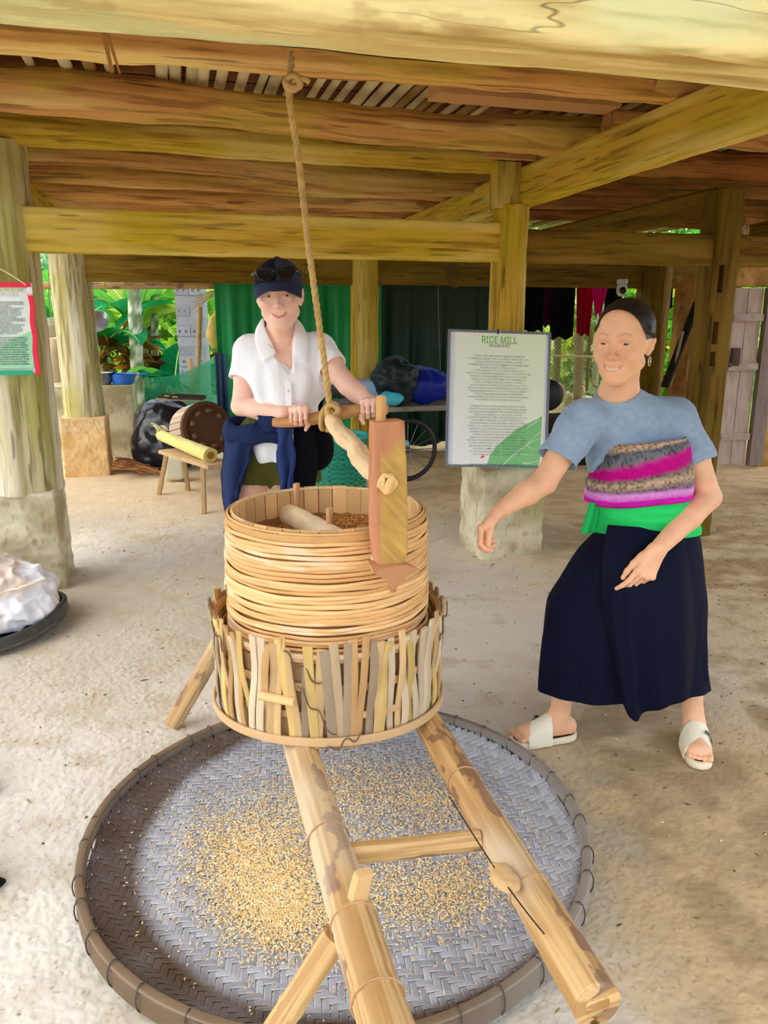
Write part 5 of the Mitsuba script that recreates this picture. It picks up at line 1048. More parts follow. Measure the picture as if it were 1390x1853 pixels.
# ---------------------------------------------------------------- people: bodies are one smooth surface each
class Sdf:
    """Rounded bones and ellipsoids blended into one field on a grid; mesh() walks its zero surface."""
    def __init__(s, h): s.h, s.p = h, []
    def cone(s, a, b, ra, rb, k=.012, op=1): s.p.append(('c', np.asarray(a, float), np.asarray(b, float), ra, rb, k, op)); return s
    def ell(s, c, r, k=.012, R=None, op=1): s.p.append(('e', np.asarray(c, float), np.asarray(r, float) * np.ones(3), np.eye(3) if R is None else np.asarray(R, float), 0, k, op)); return s
    def chain(s, pts, rs, k=.012, op=1):
        for i in range(len(pts) - 1): s.cone(pts[i], pts[i + 1], rs[i], rs[i + 1], k, op)
        return s
    def mesh(s, lo=None, hi=None):
        bb = []
        for q in s.p:
            if q[0] == 'c': r = max(q[3], q[4]); bb.append((np.minimum(q[1], q[2]) - r, np.maximum(q[1], q[2]) + r))
            else: r = q[2].max(); bb.append((q[1] - r, q[1] + r))
        on = [b for b, q in zip(bb, s.p) if q[-1] > 0]
        if lo is None: lo = np.min([b[0] for b in on], 0) - .03
        if hi is None: hi = np.max([b[1] for b in on], 0) + .03
        h = s.h; n = np.ceil((hi - lo) / h).astype(int) + 1
        F = np.full(n, .06, np.float32)
        ax = [(lo[i] + h * np.arange(n[i])).astype(np.float32) for i in range(3)]
        for q, b in zip(s.p, bb):
            k = q[-2]; m = k + 3 * h
            i0 = np.clip(((b[0] - m - lo) / h).astype(int), 0, n); i1 = np.clip(((b[1] + m - lo) / h).astype(int) + 2, 0, n)
            if (i1 <= i0).any(): continue
            sl = tuple(slice(a, c) for a, c in zip(i0, i1))
            x, y, z = ax[0][sl[0]][:, None, None], ax[1][sl[1]][None, :, None], ax[2][sl[2]][None, None, :]
            if q[0] == 'c':
                a, ba = q[1].astype(np.float32), (q[2] - q[1]).astype(np.float32); l2 = float(ba @ ba) + 1e-12
                px, py, pz = x - a[0], y - a[1], z - a[2]
                t = np.clip((px * ba[0] + py * ba[1] + pz * ba[2]) / l2, 0, 1)
                d = np.sqrt((px - t * ba[0]) ** 2 + (py - t * ba[1]) ** 2 + (pz - t * ba[2]) ** 2) - (q[3] + (q[4] - q[3]) * t)
            else:
                px, py, pz = x - np.float32(q[1][0]), y - np.float32(q[1][1]), z - np.float32(q[1][2]); k0 = k1 = 0
                for row, r in zip(q[3].astype(np.float32), q[2]):
                    e = (px * row[0] + py * row[1] + pz * row[2]) / np.float32(r); k0 = k0 + e * e; k1 = k1 + (e / np.float32(r)) ** 2
                k0 = np.sqrt(k0); d = k0 * (k0 - 1) / np.maximum(np.sqrt(k1), 1e-6)
            f = F[sl]
            if q[-1] > 0:
                w = np.clip(.5 + .5 * (f - d) / k, 0, 1); F[sl] = f + (d - f) * w - k * w * (1 - w)
            else:
                w = np.clip(.5 + .5 * (f + d) / k, 0, 1); F[sl] = -d * 1.0 + (f + d) * w + k * w * (1 - w)
        S_ = F < 0
        c = np.zeros(np.array(F.shape) - 1, np.uint8)
        for i in (0, 1):
            for j in (0, 1):
                for l in (0, 1): c += S_[i:c.shape[0] + i, j:c.shape[1] + j, l:c.shape[2] + l]
        act = np.flatnonzero((c > 0) & (c < 8)); sh = c.shape
        ijk = np.stack(np.unravel_index(act, sh), 1)
        cor = np.array([(i, j, l) for i in (0, 1) for j in (0, 1) for l in (0, 1)])
        val = np.stack([F[tuple((ijk + o).T)] for o in cor], 1)
        acc = np.zeros((len(act), 3)); cnt = np.zeros(len(act))
        for p_ in range(8):
            for q_ in range(p_ + 1, 8):
                if np.abs(cor[p_] - cor[q_]).sum() != 1: continue
                a, b = val[:, p_], val[:, q_]; ok = (a < 0) != (b < 0)
                t = np.where(ok, a / np.where(ok, a - b, 1), 0)
                acc += np.where(ok[:, None], cor[p_] + t[:, None] * (cor[q_] - cor[p_]), 0); cnt += ok
        v = lo + h * (ijk + acc / cnt[:, None])
        fs = []
        strd = np.array([sh[1] * sh[2], sh[2], 1])
        for a_ in range(3):
            b_, c_ = (a_ + 1) % 3, (a_ + 2) % 3
            s0 = [slice(0, -1)] * 3; s1 = [slice(0, -1)] * 3; s1[a_] = slice(1, None)
            A = S_[:, :, :][tuple(slice(0, n_ - (1 if i == a_ else 0)) for i, n_ in enumerate(S_.shape))]
            B = S_[tuple(slice(1 if i == a_ else 0, None) for i in range(3))]
            e = np.stack(np.nonzero(A != B), 1)
            ok = (e[:, b_] > 0) & (e[:, c_] > 0) & (e[:, b_] < sh[b_]) & (e[:, c_] < sh[c_]); e = e[ok]
            base = e @ strd
            ids = [np.searchsorted(act, base - db * strd[b_] - dc * strd[c_]) for db, dc in ((0, 0), (1, 0), (1, 1), (0, 1))]
            qd = np.stack(ids, 1); flip = A[tuple(e.T)]
            qd[flip] = qd[flip][:, ::-1]; fs.append(qd)
        f = np.vstack(fs)[:, ::-1]
        return v, tris(f)
def largest(mesh):
    return mesh
def hand(s, o, f, n, th, curl, thumb=None, sc=1.0, k=.006, splay=.05):
    """Palm and five fingers. o wrist, f along the palm, n where the palm faces, th the thumb side; curl: (mcp, pip, dip) in degrees per finger."""
    f, n, th = nrm(f), nrm(n), nrm(th); tips = []
    off = (.030, .0105, -.0095, -.028); fl = (.088, .092, .088, .078)
    seg_ = ((.040, .025, .020), (.045, .028, .021), (.041, .026, .020), (.032, .020, .018))
    for i in range(4):
        kn = o + f * fl[i] * sc + th * off[i] * sc
        s.cone(o + th * off[i] * .45 * sc + f * .005, kn, .0155 * sc, .0108 * sc, .012)
        s.ell(kn - n * .004, .0105 * sc, .006)
        p = kn; a = 0
        d0 = nrm(f + th * splay * (1.5 - i))
        for j in range(3):
            a += math.radians(curl[i][j]); d = math.cos(a) * d0 + math.sin(a) * n
            q = p + d * seg_[i][j] * sc; r = (.0088, .0080, .0072, .0062)
            s.cone(p, q, r[j] * sc * (.9 if i == 3 else 1), r[j + 1] * sc * (.9 if i == 3 else 1), .004); p = q
        tips.append((p, d))
    s.cone(o + th * .016 * sc + f * .012, o + th * .030 * sc + f * .045 * sc + n * .008, .017 * sc, .0135 * sc, .014)
    td = thumb or ((.55, .65, .5), (.8, .25, .55), (.9, .0, .45))
    p = o + th * .031 * sc + f * .040 * sc + n * .010 * sc
    for (a, b, c), ln, r0, r1 in zip(td, (.034, .030, .024), (.0125, .0105, .0092), (.0105, .0092, .0072)):
        d = nrm(f * a + th * b + n * c); q = p + d * ln * sc; s.cone(p, q, r0 * sc, r1 * sc, .006); p = q
    tips.append((p, d))
    return tips
def head(s, C, R, sc=1.0, wide=1.0, smile=.0, squint=0.0, mouth_open=0.0, round_=1.0, lips=1.0):
    """Skull, jaw, brow, eyes' sockets and lids, nose, lips, chin and ears in the head's axes (x to its left... any side, y forward, z up)."""
    W = lambda x, y, z: C + sc * (R @ np.array([x, y, z], float))
    RT = R.T
    def E(c, r, k, op=1): s.ell(W(*c), np.asarray(r) * sc, k * sc, RT, op)
    def K(a, b, ra, rb, k, op=1): s.cone(W(*a), W(*b), ra * sc, rb * sc, k * sc, op)
    E((0, -.014, .033), (.074 * wide, .096, .080), .01)
    E((0, .030, -.028), (.058 * wide, .058, .086), .03)
    for x in (-1, 1):
        K((x * .050 * wide, .004, -.058), (x * .016, .064, -.098), .015 * round_, .014, .028)
        E((x * .039 * wide, .055, -.034), (.025, .024, .026), .022)
        E((x * .060 * wide, .030, .0), (.016, .03, .03), .02)
        K((x * .012, .083, .021), (x * .046, .066, .021), .0085, .008, .014)
    E((0, .068, -.098), (.020, .017, .016), .02)
    E((0, .072, .05), (.045, .02, .04), .03)
    if smile:
        for x in (-1, 1): E((x * .040, .060, -.030), (.020, .022, .018), .014)
    for x in (-1, 1):
        E((x * .0315, .094, .000), (.018, .014, .0105), .010, -1)
    for x in (-1, 1):
        e = np.array([x * .0315, .0735, 0.0]); up = .0055 - .0022 * squint; dn = .0062 - .0030 * squint
        pts = [(-.0155, -.007, -.001), (-.008, .0075, up), (.001, .0105, up + .0012), (.009, .006, up), (.016, -.006, -.001)]
        for a, b in zip(pts, pts[1:]): K(e + np.array([x * a[0], a[1], a[2] + .003]), e + np.array([x * b[0], b[1], b[2] + .003]), .0035, .0035, .005)
        pts = [(-.0155, -.007, -.002), (-.007, .006, -dn), (.002, .0085, -dn - .0008), (.010, .004, -dn), (.016, -.006, -.002)]
        for a, b in zip(pts, pts[1:]): K(e + np.array([x * a[0], a[1], a[2] - .002]), e + np.array([x * b[0], b[1], b[2] - .002]), .0032, .0032, .006)
    K((0, .084, .012), (0, .107, -.030), .0068, .0095, .010)
    E((0, .110, -.034), (.0105, .010, .0095), .008)
    for x in (-1, 1): E((x * .0125, .099, -.037), (.0085, .010, .0075), .006)
    for x in (-1, 1): E((x * .006, .108, -.0445), (.0036, .005, .003), .003, -1)
    sm = smile * .0085
    up_ = [(-.027, .082, -.0685 + sm), (-.013, .0895, -.0655 + .2 * sm), (0, .0915, -.0655), (.013, .0895, -.0655 + .2 * sm), (.027, .082, -.0685 + sm)]
    lo_ = [(-.025, .080, -.071 + sm), (-.011, .0875, -.0755 - mouth_open * .5 + .12 * sm), (.011, .0875, -.0755 - mouth_open * .5 + .12 * sm), (.025, .080, -.071 + sm)]
    E((0, .072, -.070), (.032, .018, .022), .016)
    for a, b in zip(up_, up_[1:]): K(a, b, .0042 * lips, .0042 * lips, .005)
    for a, b in zip(lo_, lo_[1:]): K(a, b, .0050 * lips, .0050 * lips, .005)
    cr = [(-.030, .084, -.0685 + sm * 1.1), (-.012, .0955, -.0700 + .18 * sm), (.012, .0955, -.0700 + .18 * sm), (.030, .084, -.0685 + sm * 1.1)]
    for a, b in zip(cr, cr[1:]): K(a, b, .0013 + mouth_open * .5, .0013 + mouth_open * .5, .0025, -1)
    for x in (-1, 1):                                            # smile folds and ears
        K((x * .019, .097, -.040), (x * .036, .077, -.070), .0022, .0022, .008, -1) if smile else None
        er = [(.070, -.012, .026), (.078, -.020, .020), (.081, -.024, .003), (.078, -.016, -.018), (.071, -.006, -.032), (.067, .000, -.026)]
        for a, b in zip(er, er[1:]): K((x * a[0] * wide, a[1], a[2]), (x * b[0] * wide, b[1], b[2]), .0062, .0058, .004)
        E((x * .073 * wide, -.010, -.004), (.005, .013, .026), .006)
    return W
def eyes(key, C, R, sc, iris, white=(226, 220, 214)):
    for x in (-1, 1):
        v, f = ico(.0122, 3); d = v / .0122
        a = np.arccos(np.clip(d @ nrm([.0, 1, 0]), -1, 1))
        c = np.where(a[:, None] < .22, S(12, 10, 10), np.where(a[:, None] < .50, iris, S(*white)))
        k = sub(key, 'eye'); add(k, ((C + sc * ((v + [x * .0315, .0735, 0]) @ R.T)), f), 'm_gloss', smooth=True, color=c)
def rotz(a): return np.array([[math.cos(a), -math.sin(a), 0], [math.sin(a), math.cos(a), 0], [0, 0, 1]])
def axes(fwd, up=(0, 0, 1)):
    y = nrm(fwd); x = nrm(np.cross(y, up)); z = np.cross(x, y); return np.stack([x, y, z], 1)
def skin_color(v, C, R, sc, base, lip, brow, brow_on=1.0, blush=.12, seed=0, sm=0.0, lipo=.8, lash_on=.6):
    q = ((v - C) @ R) / sc
    n = meshkit.fbm(v * 26, 3, seed)[:, None]
    c = base * (.90 + .2 * n)
    x, y, z = np.abs(q[:, 0]), q[:, 1], q[:, 2]
    mz = z - sm * .0085 * np.minimum((x / .027) ** 2, 1.2)
    g = lambda a, b, s_: np.exp(-((a - b) / s_) ** 2)
    def put(c, w, t): w = np.clip(w, 0, 1)[:, None]; return c * (1 - w) + np.asarray(t) * w
    face = (y > .02)
    c = put(c, face * blush * 2.5 * g(x, .038, .018) * g(z, -.03, .018), lip)
    c = put(c, face * blush * 2 * g(x, 0, .014) * g(z, -.035, .012) * (y > .09), lip)
    lipw = (y > .070) * np.clip(1.6 - np.abs(mz + .0705) / .0052, 0, 1) * np.clip((.027 - x) / .005, 0, 1)
    c = put(c, lipw * lipo, lip)
    c = put(c, (y > .06) * np.clip(1.5 - np.abs(mz + .0700) / .0016, 0, 1) * np.clip((.030 - x) / .004, 0, 1) * .75, lip * .4)
    bw = (y > .05) * g(z, .0225 + .006 * np.sin(np.clip((x - .014) / .034, 0, 1) * 3.1) , .0038) * np.clip((x - .010) / .006, 0, 1) * np.clip((.052 - x) / .008, 0, 1)
    c = put(c, bw * brow_on, brow)
    ex = x - .0315
    lash = (y > .06) * np.exp(-((z - (.0078 - 14 * ex ** 2)) / .0026) ** 2) * np.clip((.0175 - np.abs(ex)) / .004, 0, 1)
    c = put(c, lash * lash_on, brow * .7)
    return np.clip(c, 0, .95)
def loft(rings, n=72, folds=None, close_top=False, close_bot=False, k=0):
    """Rings: (centre, x radius, y radius) from top to bottom; folds(theta, t) scales the radii."""
    m = len(rings); a = np.arange(n) * 2 * np.pi / n; vs = []
    for i, (c, rx, ry) in enumerate(rings):
        t = i / (m - 1); q = folds(a, t) if folds else np.ones(n)
        vs.append(np.asarray(c) + np.stack([rx * np.cos(a) * q, ry * np.sin(a) * q, 0 * a], 1))
    v = np.array(vs).reshape(-1, 3)
    i, j = np.meshgrid(np.arange(m - 1), np.arange(n), indexing='ij')
    f = tris(np.stack([i * n + j, (i + 1) * n + j, (i + 1) * n + (j + 1) % n, i * n + (j + 1) % n], -1).reshape(-1, 4))
    for on, r, fl_ in ((close_top, 0, False), (close_bot, m - 1, True)):
        if on:
            c = len(v); v = np.vstack([v, v[r * n:(r + 1) * n].mean(0)]); q = np.arange(n)
            t_ = np.stack([0 * q + c, r * n + q, r * n + (q + 1) % n], 1); f = np.vstack([f, t_[:, ::-1] if fl_ else t_])
    return v, f
def densify(rings, n):
    r = [np.concatenate([np.asarray(c), [rx, ry]]) for c, rx, ry in rings]; q = curve_u(r, n); return [(x[:3], x[3], x[4]) for x in q]
def curve_u(pts, n):
    from scipy.interpolate import PchipInterpolator
    p = np.asarray(pts, float); return PchipInterpolator(np.arange(len(p)), p)(np.linspace(0, len(p) - 1, n))

# ================================================================ the woman in grey, stepping in from the right
def woman_in_grey():
    key = num('person')
    d0 = 2.42
    base = S(232, 178, 140); hs = 1.04
    yaw = math.radians(33)
    R = axes([-math.sin(yaw), -math.cos(yaw), -.06], [.02, 0, 1])
    C = P(1128, 618, d=2.37)
    b = Sdf(.003)
    head(b, C, R, hs, 1.0, smile=1.3, squint=1.15, mouth_open=.0012, round_=1.15, lips=.8)
    W = lambda x, y, z: C + hs * (R @ np.array([x, y, z], float))
    neck = P(1118, 722, d=2.45)
    b.cone(W(0, -.028, -.05), neck, .051, .056, .02)
    b.cone(W(0, .02, -.10), neck + [-.02, -.02, 0], .02, .03, .03)
    rs, ls = P(1052, 762, d=2.40), P(1226, 756, d=2.50)
    re, rw = P(985, 872, d=2.33), P(908, 922, d=2.24)
    le, lw = P(1283, 900, d=2.44), P(1192, 992, d=2.26)
    pelvis = P(1168, 965, d=2.46)
    b.chain([neck, (rs + ls) / 2 + [0, .05, -.06], pelvis + Z * .12 + [0, .03, 0], pelvis], [.06, .080, .070, .085], .04)
    b.cone(rs, ls, .05, .05, .03)
    b.chain([rs, re * .5 + rs * .5 + [0, .0, .0], re, re * .6 + rw * .4, rw], [.048, .043, .038, .037, .025], .012)
    b.chain([ls, ls * .5 + le * .5 + [.006, 0, 0], le, le * .6 + lw * .4, lw], [.048, .044, .038, .038, .026], .012)
    # hands: loosely curled
    f = nrm(rw - re + [-.0, -.02, -.05])
    hand(b, rw + f * .008, nrm(f), nrm([.35, -.25, -.75]), nrm([-.25, -.85, .35]), [(48, 62, 30), (55, 66, 32), (62, 68, 34), (66, 66, 34)], ((.75, .05, .55), (.75, -.25, .6), (.6, -.4, .6)), .97)
    f = nrm([-.50, -.30, -.80])
    nl = nrm(np.array([-.35, .90, -.1]) - f * (np.array([-.35, .90, -.1]) @ f)); tl = nrm(np.cross(f, nl)); tl = tl if tl @ np.array([-.8, 0, .6]) > 0 else -tl
    hand(b, lw + f * .006, f, nl, tl, [(12, 22, 12), (30, 36, 20), (42, 46, 24), (50, 52, 26)], ((.95, .20, .25), (.96, .05, .25), (.97, -.05, .2)), 1.02)
    # legs
    hipr, hipl = P(1115, 985, d=2.44), P(1215, 985, d=2.48)
    kr, ar = P(1034, 1115, d=2.43), P(1010, 1318, d=2.46)
    kl, al = P(1240, 1150, d=2.50), P(1256, 1308, d=2.44)
    for h_, k_, a_ in ((hipr, kr, ar), (hipl, kl, al)):
        b.chain([h_, k_], [.075, .050], .02); b.chain([k_, k_ * .62 + a_ * .38 + [.008, .012, 0], a_ * .86 + k_ * .14, a_], [.050, .049, .033, .031], .015)
    ar[2] = max(ar[2], .075); al[2] = max(al[2], .075)
    # feet: right foot points left across the picture, left foot points at the camera
    feet = []
    for a_, dirn, toes in ((ar, nrm([-.97, -.22, 0]), 1), (al, nrm([-.22, -.97, 0]), -1)):
        sd = np.array([-dirn[1], dirn[0], 0]); heel = np.array([a_[0], a_[1], 0]) - dirn * .035 + Z * .052; ball = heel + dirn * .155 - Z * .010; feet.append((heel, dirn, sd))
        b.cone(a_, heel + Z * .004, .031, .026, .02); b.cone(a_ + dirn * .015, ball, .030, .024, .03); b.cone(heel, ball, .025, .022, .03)
        b.cone(ball - sd * .020, ball + sd * .022, .019, .019, .02)
        for q, (o_, ln) in enumerate(((-.031, .046), (-.012, .050), (.004, .046), (.019, .040), (.032, .032))):
            o_ = o_ * toes; t0 = ball + sd * o_ + dirn * .008 - Z * .004
            b.cone(t0, t0 + dirn * ln * .62 - Z * .003, .0105 if q else .013, .0088 if q else .0115, .004)
    m = b.mesh()
    col = skin_color(m[0], C, R, hs, base, S(208, 132, 122), S(120, 80, 56), .35, .09, 4, 1.3, .55, .25)
    q = ((m[0] - C) @ R) / hs
    mzq = q[:, 2] - 1.3 * .0085 * (q[:, 0] / .027) ** 2; tooth = np.clip(1.6 - np.abs(mzq + .0696) / .0014, 0, 1) * np.clip((.019 - np.abs(q[:, 0])) / .004, 0, 1) * (q[:, 1] > .074); tooth = tooth[:, None]
    col = col * (1 - tooth) + S(244, 234, 224) * tooth
    sd_ = np.sqrt((q[:, 0] / .094) ** 2 + ((q[:, 1] - .095) / .092) ** 2 + ((q[:, 2] + .012) / .106) ** 2); hw_ = (np.clip((sd_ - .985) / .06, 0, 1) * (q[:, 2] > .01))[:, None]; col = col * (1 - hw_) + S(40, 30, 26) * hw_
    nose_r = np.exp(-((q[:, 0]) / .016) ** 2 - ((q[:, 2] + .03) / .014) ** 2) * (q[:, 1] > .085)
    col = col * (1 - .25 * nose_r[:, None] * np.array([.2, .5, .6]))
    add(key + '__body', m, 'm_skin', smooth=True, color=col)
    eyes(key, C, R, hs, S(40, 26, 20), (110, 80, 66))
    # hair combed back to a low knot
    hsdf = Sdf(.0032)
    hsdf.ell(W(0, -.022, .036), np.array([.081, .098, .086]) * hs, .01, R.T); hsdf.ell(W(0, -.075, -.02), np.array([.066, .05, .07]) * hs, .03, R.T); hsdf.ell(W(0.0, -.125, -.01), np.array([.042, .036, .042]) * hs, .02, R.T)
    for x in (-1, 1): hsdf.cone(W(x * .070, .015, .03), W(x * .074, -.02, -.01), .012 * hs, .014 * hs, .015)
    hsdf.ell(W(0, .095, -.012), np.array([.092, .090, .104]) * hs, .012, R.T, -1)
    for x in (-1, 1): hsdf.ell(W(x * .084, .012, -.035), np.array([.03, .045, .060]) * hs, .01, R.T, -1)
    m = hsdf.mesh(); hq = ((m[0] - C) @ R)
    st = meshkit.fbm(np.stack([hq[:, 0] * 160, hq[:, 1] * 14, hq[:, 2] * 130], 1), 3, 2)[:, None]
    dl = (st - .5) * .006; mv = m[0] + dl * 0
    add(key + '__hair', (mv, m[1]), 'm_satin', smooth=True, color=S(30, 24, 22) * (.6 + .9 * st)); tag(key + '__hair', 'black hair combed back')
    ep = W(.078, -.004, -.040) if (R @ np.array([1, 0, 0]))[0] > 0 else W(-.078, -.004, -.040)
    a = np.arange(20) * 2 * np.pi / 20
    mm, _ = sweep(ep - Z * .014 + np.outer(np.cos(a), R[:, 1]) * .012 + np.outer(np.sin(a), Z) * .013, ring(6, .0016), up=R[:, 0], closed=True); add(key + '__earring', mm, 'm_metal', smooth=True, color=S(230, 220, 190))
    # grey T-shirt
    t = Sdf(.004)
    t.cone(rs + [.012, 0, .0], ls + [-.012, 0, .0], .064, .064, .03); mid = (rs + ls) / 2
    t.chain([mid + [0, .02, -.03], mid + [.0, .02, -.13], P(1160, 890, d=2.48)], [.100, .112, .095], .05)
    t.cone(P(1106, 776, d=2.445), P(1205, 774, d=2.47), .070, .074, .04)
    t.cone(neck - Z * .008, mid + Z * .01, .075, .085, .04)
    rse, lse = rs * .42 + re * .58 - Z * .0, ls * .50 + le * .50
    t.cone(rs, rse, .062, .066, .03); t.cone(ls, lse, .062, .068, .03)
    ax_r, ax_l = nrm(rse - rs), nrm(lse - ls)
    t.cone(rse + ax_r * .052, rse + ax_r * .10, .072, .09, .004, -1); t.cone(lse + ax_l * .054, lse + ax_l * .10, .072, .09, .004, -1)
    t.cone(rse - ax_r * .01, rse + ax_r * .05, .046, .054, .006, -1); t.cone(lse - ax_l * .01, lse + ax_l * .05, .046, .056, .006, -1)
    t.cone(P(1082, 868, d=2.37), P(1150, 872, d=2.28), .058, .058, .006, -1)
    ncx = nrm(np.array([-.22, -.55, .85])); t.cone(neck + ncx * .012, neck + ncx * .10, .056, .082, .006, -1)
    m = t.mesh(); v = m[0]
    w = meshkit.fbm(v * np.array([20, 20, 8]) + 3, 3, 5) - .5; n_ = np.array(trimesh.Trimesh(v, m[1], process=False).vertex_normals)
    dr_ = np.sin((v[:, 0] * 46 + v[:, 2] * 38 + 4 * meshkit.fbm(v * 7, 2, 3))) * np.clip((1.30 - v[:, 2]) / .12, 0.2, 1) * .0042
    v = v + n_ * (w * .010 + dr_)[:, None]
    hem = meshkit.fbm(v * 70, 2, 9)[:, None]
    add(key + '__t_shirt', (v, m[1]), 'm_cloth', smooth=True, color=S(142, 164, 188) * (.86 + .28 * hem)); tag(key + '__t_shirt', 'heather grey-blue T-shirt')
    ringc = neck + ncx * .026; e1 = nrm(np.cross(ncx, [0, 1, .2])); e2 = np.cross(ncx, e1); a = np.arange(40) * 2 * np.pi / 40
    mm, _ = sweep(ringc + np.outer(np.cos(a), e1) * .062 + np.outer(np.sin(a), e2) * .064, rrect(.007, .015, .003, 1), up=ncx, closed=True); add(key + '__t_shirt__collar', mm, 'm_cloth', smooth=True, color=S(128, 148, 172))
    # patterned band
    def ring_px(xl, xr, y, d, ry, tilt=0):
        a_, b_ = P(xl, y, d=d), P(xr, y, d=d); return ((a_ + b_) / 2, abs(b_[0] - a_[0]) / 2, ry)
    rg_ = densify([ring_px(1086, 1238, 792, 2.45, .140), ring_px(1080, 1242, 806, 2.45, .152), ring_px(1068, 1249, 850, 2.45, .152), ring_px(1060, 1250, 878, 2.45, .148), ring_px(1059, 1249, 896, 2.45, .142), ring_px(1068, 1242, 904, 2.45, .126)], 46)
    fo = lambda a, t_: 1 + .012 * np.sin(a * 3 + 5 * t_) + .010 * np.sin(a * 9 + 20 * t_) * np.sin(t_ * 9)
    m = loft(rg_, 160, fo); v = m[0].copy(); th_ = np.arctan2(v[:, 1] - 2.46, v[:, 0] - .86)
    v[:, 2] += .012 * np.sin(th_ + 2.2) + .004 * np.sin(th_ * 3)
    tt = np.repeat(np.linspace(0, 1, 46), 160)
    nz = meshkit.fbm(np.stack([th_ * 5, tt * 9, 0 * tt], 1), 3, 3); fine = meshkit.fbm(np.stack([th_ * 46, tt * 60, 0 * tt], 1), 2, 6)
    side = np.clip((th_ + np.pi / 2) / 1.3, -1, 1)                # -1 at her right, 1 at her left, along the front
    t2 = tt + .10 * side * np.clip((.62 - tt) / .3, 0, 1) + .03 * (nz - .5)
    stops = [(0.0, S(176, 140, 116)), (.10, S(196, 168, 140)), (.16, S(92, 96, 104)), (.24, S(112, 118, 126)), (.28, S(186, 14, 130)), (.37, S(176, 12, 120)), (.40, S(120, 106, 104)), (.47, S(196, 170, 140)), (.56, S(120, 100, 112)), (.60, S(172, 120, 176)), (.63, S(214, 140, 214)), (.71, S(196, 110, 190)), (.74, S(196, 20, 170)), (.83, S(190, 40, 180)), (.86, S(210, 20, 160)), (.93, S(200, 10, 140)), (.95, S(186, 60, 170)), (1.0, S(170, 40, 150))]
    c = np.stack([np.interp(t2, [s_[0] for s_ in stops], [s_[1][i] for s_ in stops]) for i in range(3)], 1)
    dk = ((tt < .60) & (fine > .60) & ((t2 < .26) | (t2 > .39)))[:, None]
    c = np.where(dk, c * .35, c) * (.75 + .5 * fine[:, None])
    lift = ((t2 > .38) & (t2 < .60)) * 1.0
    add(key + '__patterned_band', (v, m[1]), 'm_cloth', smooth=True, color=c); tag(key + '__patterned_band', 'woven magenta, grey and tan patterned chest band')
    # green sash
    rg_ = densify([ring_px(1076, 1243, 893, 2.46, .116), ring_px(1070, 1250, 906, 2.46, .130), ring_px(1069, 1256, 925, 2.46, .132), ring_px(1072, 1262, 945, 2.46, .130), ring_px(1078, 1264, 962, 2.46, .128)], 34)
    fo = lambda a, t_: 1 + .010 * np.sin(a * 2 + 9 * t_) + .014 * np.abs(np.sin(t_ * 8 + a * 1.2)) 
    m = loft(rg_, 120, fo); v = m[0].copy(); th_ = np.arctan2(v[:, 1] - 2.46, v[:, 0] - .87); v[:, 2] -= .016 * np.cos(th_ + 1.25) * 0 ; v[:, 2] += .020 * np.sin(th_ * 1.0 + 3.0) * .6
    add(key + '__green_sash', (v, m[1]), 'm_cloth', smooth=True, color=S(40, 196, 100) * (.8 + .4 * meshkit.fbm(v * np.array([12, 12, 70]), 2, 2))[:, None]); tag(key + '__green_sash', 'bright green waist sash')
    mm = sheet(lambda u, w_: (P(1078, 908, d=2.40) * (1 - w_)[..., None] + P(1064, 965, d=2.40) * w_[..., None]) + np.stack([(u - .5) * (.034 + .012 * w_), -.012 * np.sin(u * 6), 0 * u], -1), 8, 12, thick=.005)
    add(key + '__green_sash__tail', mm, 'm_cloth', smooth=True, color=S(36, 180, 92))
    # long dark wrap skirt
    def rk(xl, xr, y, d, ry): return ring_px(xl, xr, y, d, ry)
    rings = [rk(1088, 1248, 938, 2.455, .106), rk(1076, 1262, 966, 2.45, .126), rk(1046, 1268, 1000, 2.44, .140), rk(1014, 1272, 1050, 2.43, .150), rk(988, 1275, 1095, 2.42, .155), rk(982, 1272, 1140, 2.42, .160), rk(978, 1272, 1190, 2.425, .165), rk(977, 1278, 1237, 2.43, .168)]
    rings = densify(rings, 60)
    def fo(a, t_):
        g = np.clip((t_ - .12) / .6, 0, 1)
        return 1 + g * (.030 * np.sin(a * 7 + 1.3 + 2 * t_) + .018 * np.sin(a * 13 + 3 * t_) * t_) 
    m = loft(rings, 200, fo); v = m[0]
    tt = np.repeat(np.linspace(0, 1, 60), 200); th_ = np.tile(np.arange(200) * 2 * np.pi / 200, 60)
    dn = np.clip((tt - .5) / .5, 0, 1)
    v[:, 2] -= dn * .014 * np.sin(th_ * 2 + 1.0)
    nv = np.array(trimesh.Trimesh(v, m[1], process=False).vertex_normals)
    cvec = S(9, 14, 36) * (.75 + .5 * meshkit.fbm(v * np.array([40, 40, 6]), 2, 3))[:, None]
    add(key + '__skirt', (v, m[1]), 'm_skirt', smooth=True, color=cvec); tag(key + '__skirt', 'long dark navy wrap skirt')
    # the overlapping panel, its corner hanging lowest
    top = [P(1100, 950, d=2.345), P(1150, 954, d=2.335), P(1215, 956, d=2.345), P(1260, 958, d=2.43)]
    bot = [P(1128, 1262, d=2.255), P(1152, 1303, d=2.23), P(1215, 1272, d=2.25), P(1282, 1232, d=2.36)]
    midp = [P(1092, 1090, d=2.255), P(1140, 1100, d=2.235), P(1212, 1100, d=2.25), P(1277, 1095, d=2.38)]
    def panel(u, w_):
        T3 = curve_u(top, u.shape[0]); M3 = curve_u(midp, u.shape[0]); B3 = curve_u(bot, u.shape[0])
        w3 = w_[..., None]; p = T3[:, None] * (1 - w3) * (1 - 2 * w3) + M3[:, None] * 4 * w3 * (1 - w3) + B3[:, None] * w3 * (2 * w3 - 1)
        p[..., 1] += w_ * (.018 * np.sin(u * 13 + 2 * w_) + .008 * np.sin(u * 29 + 1))
        return p
    m = sheet(panel, 60, 50, thick=.004)
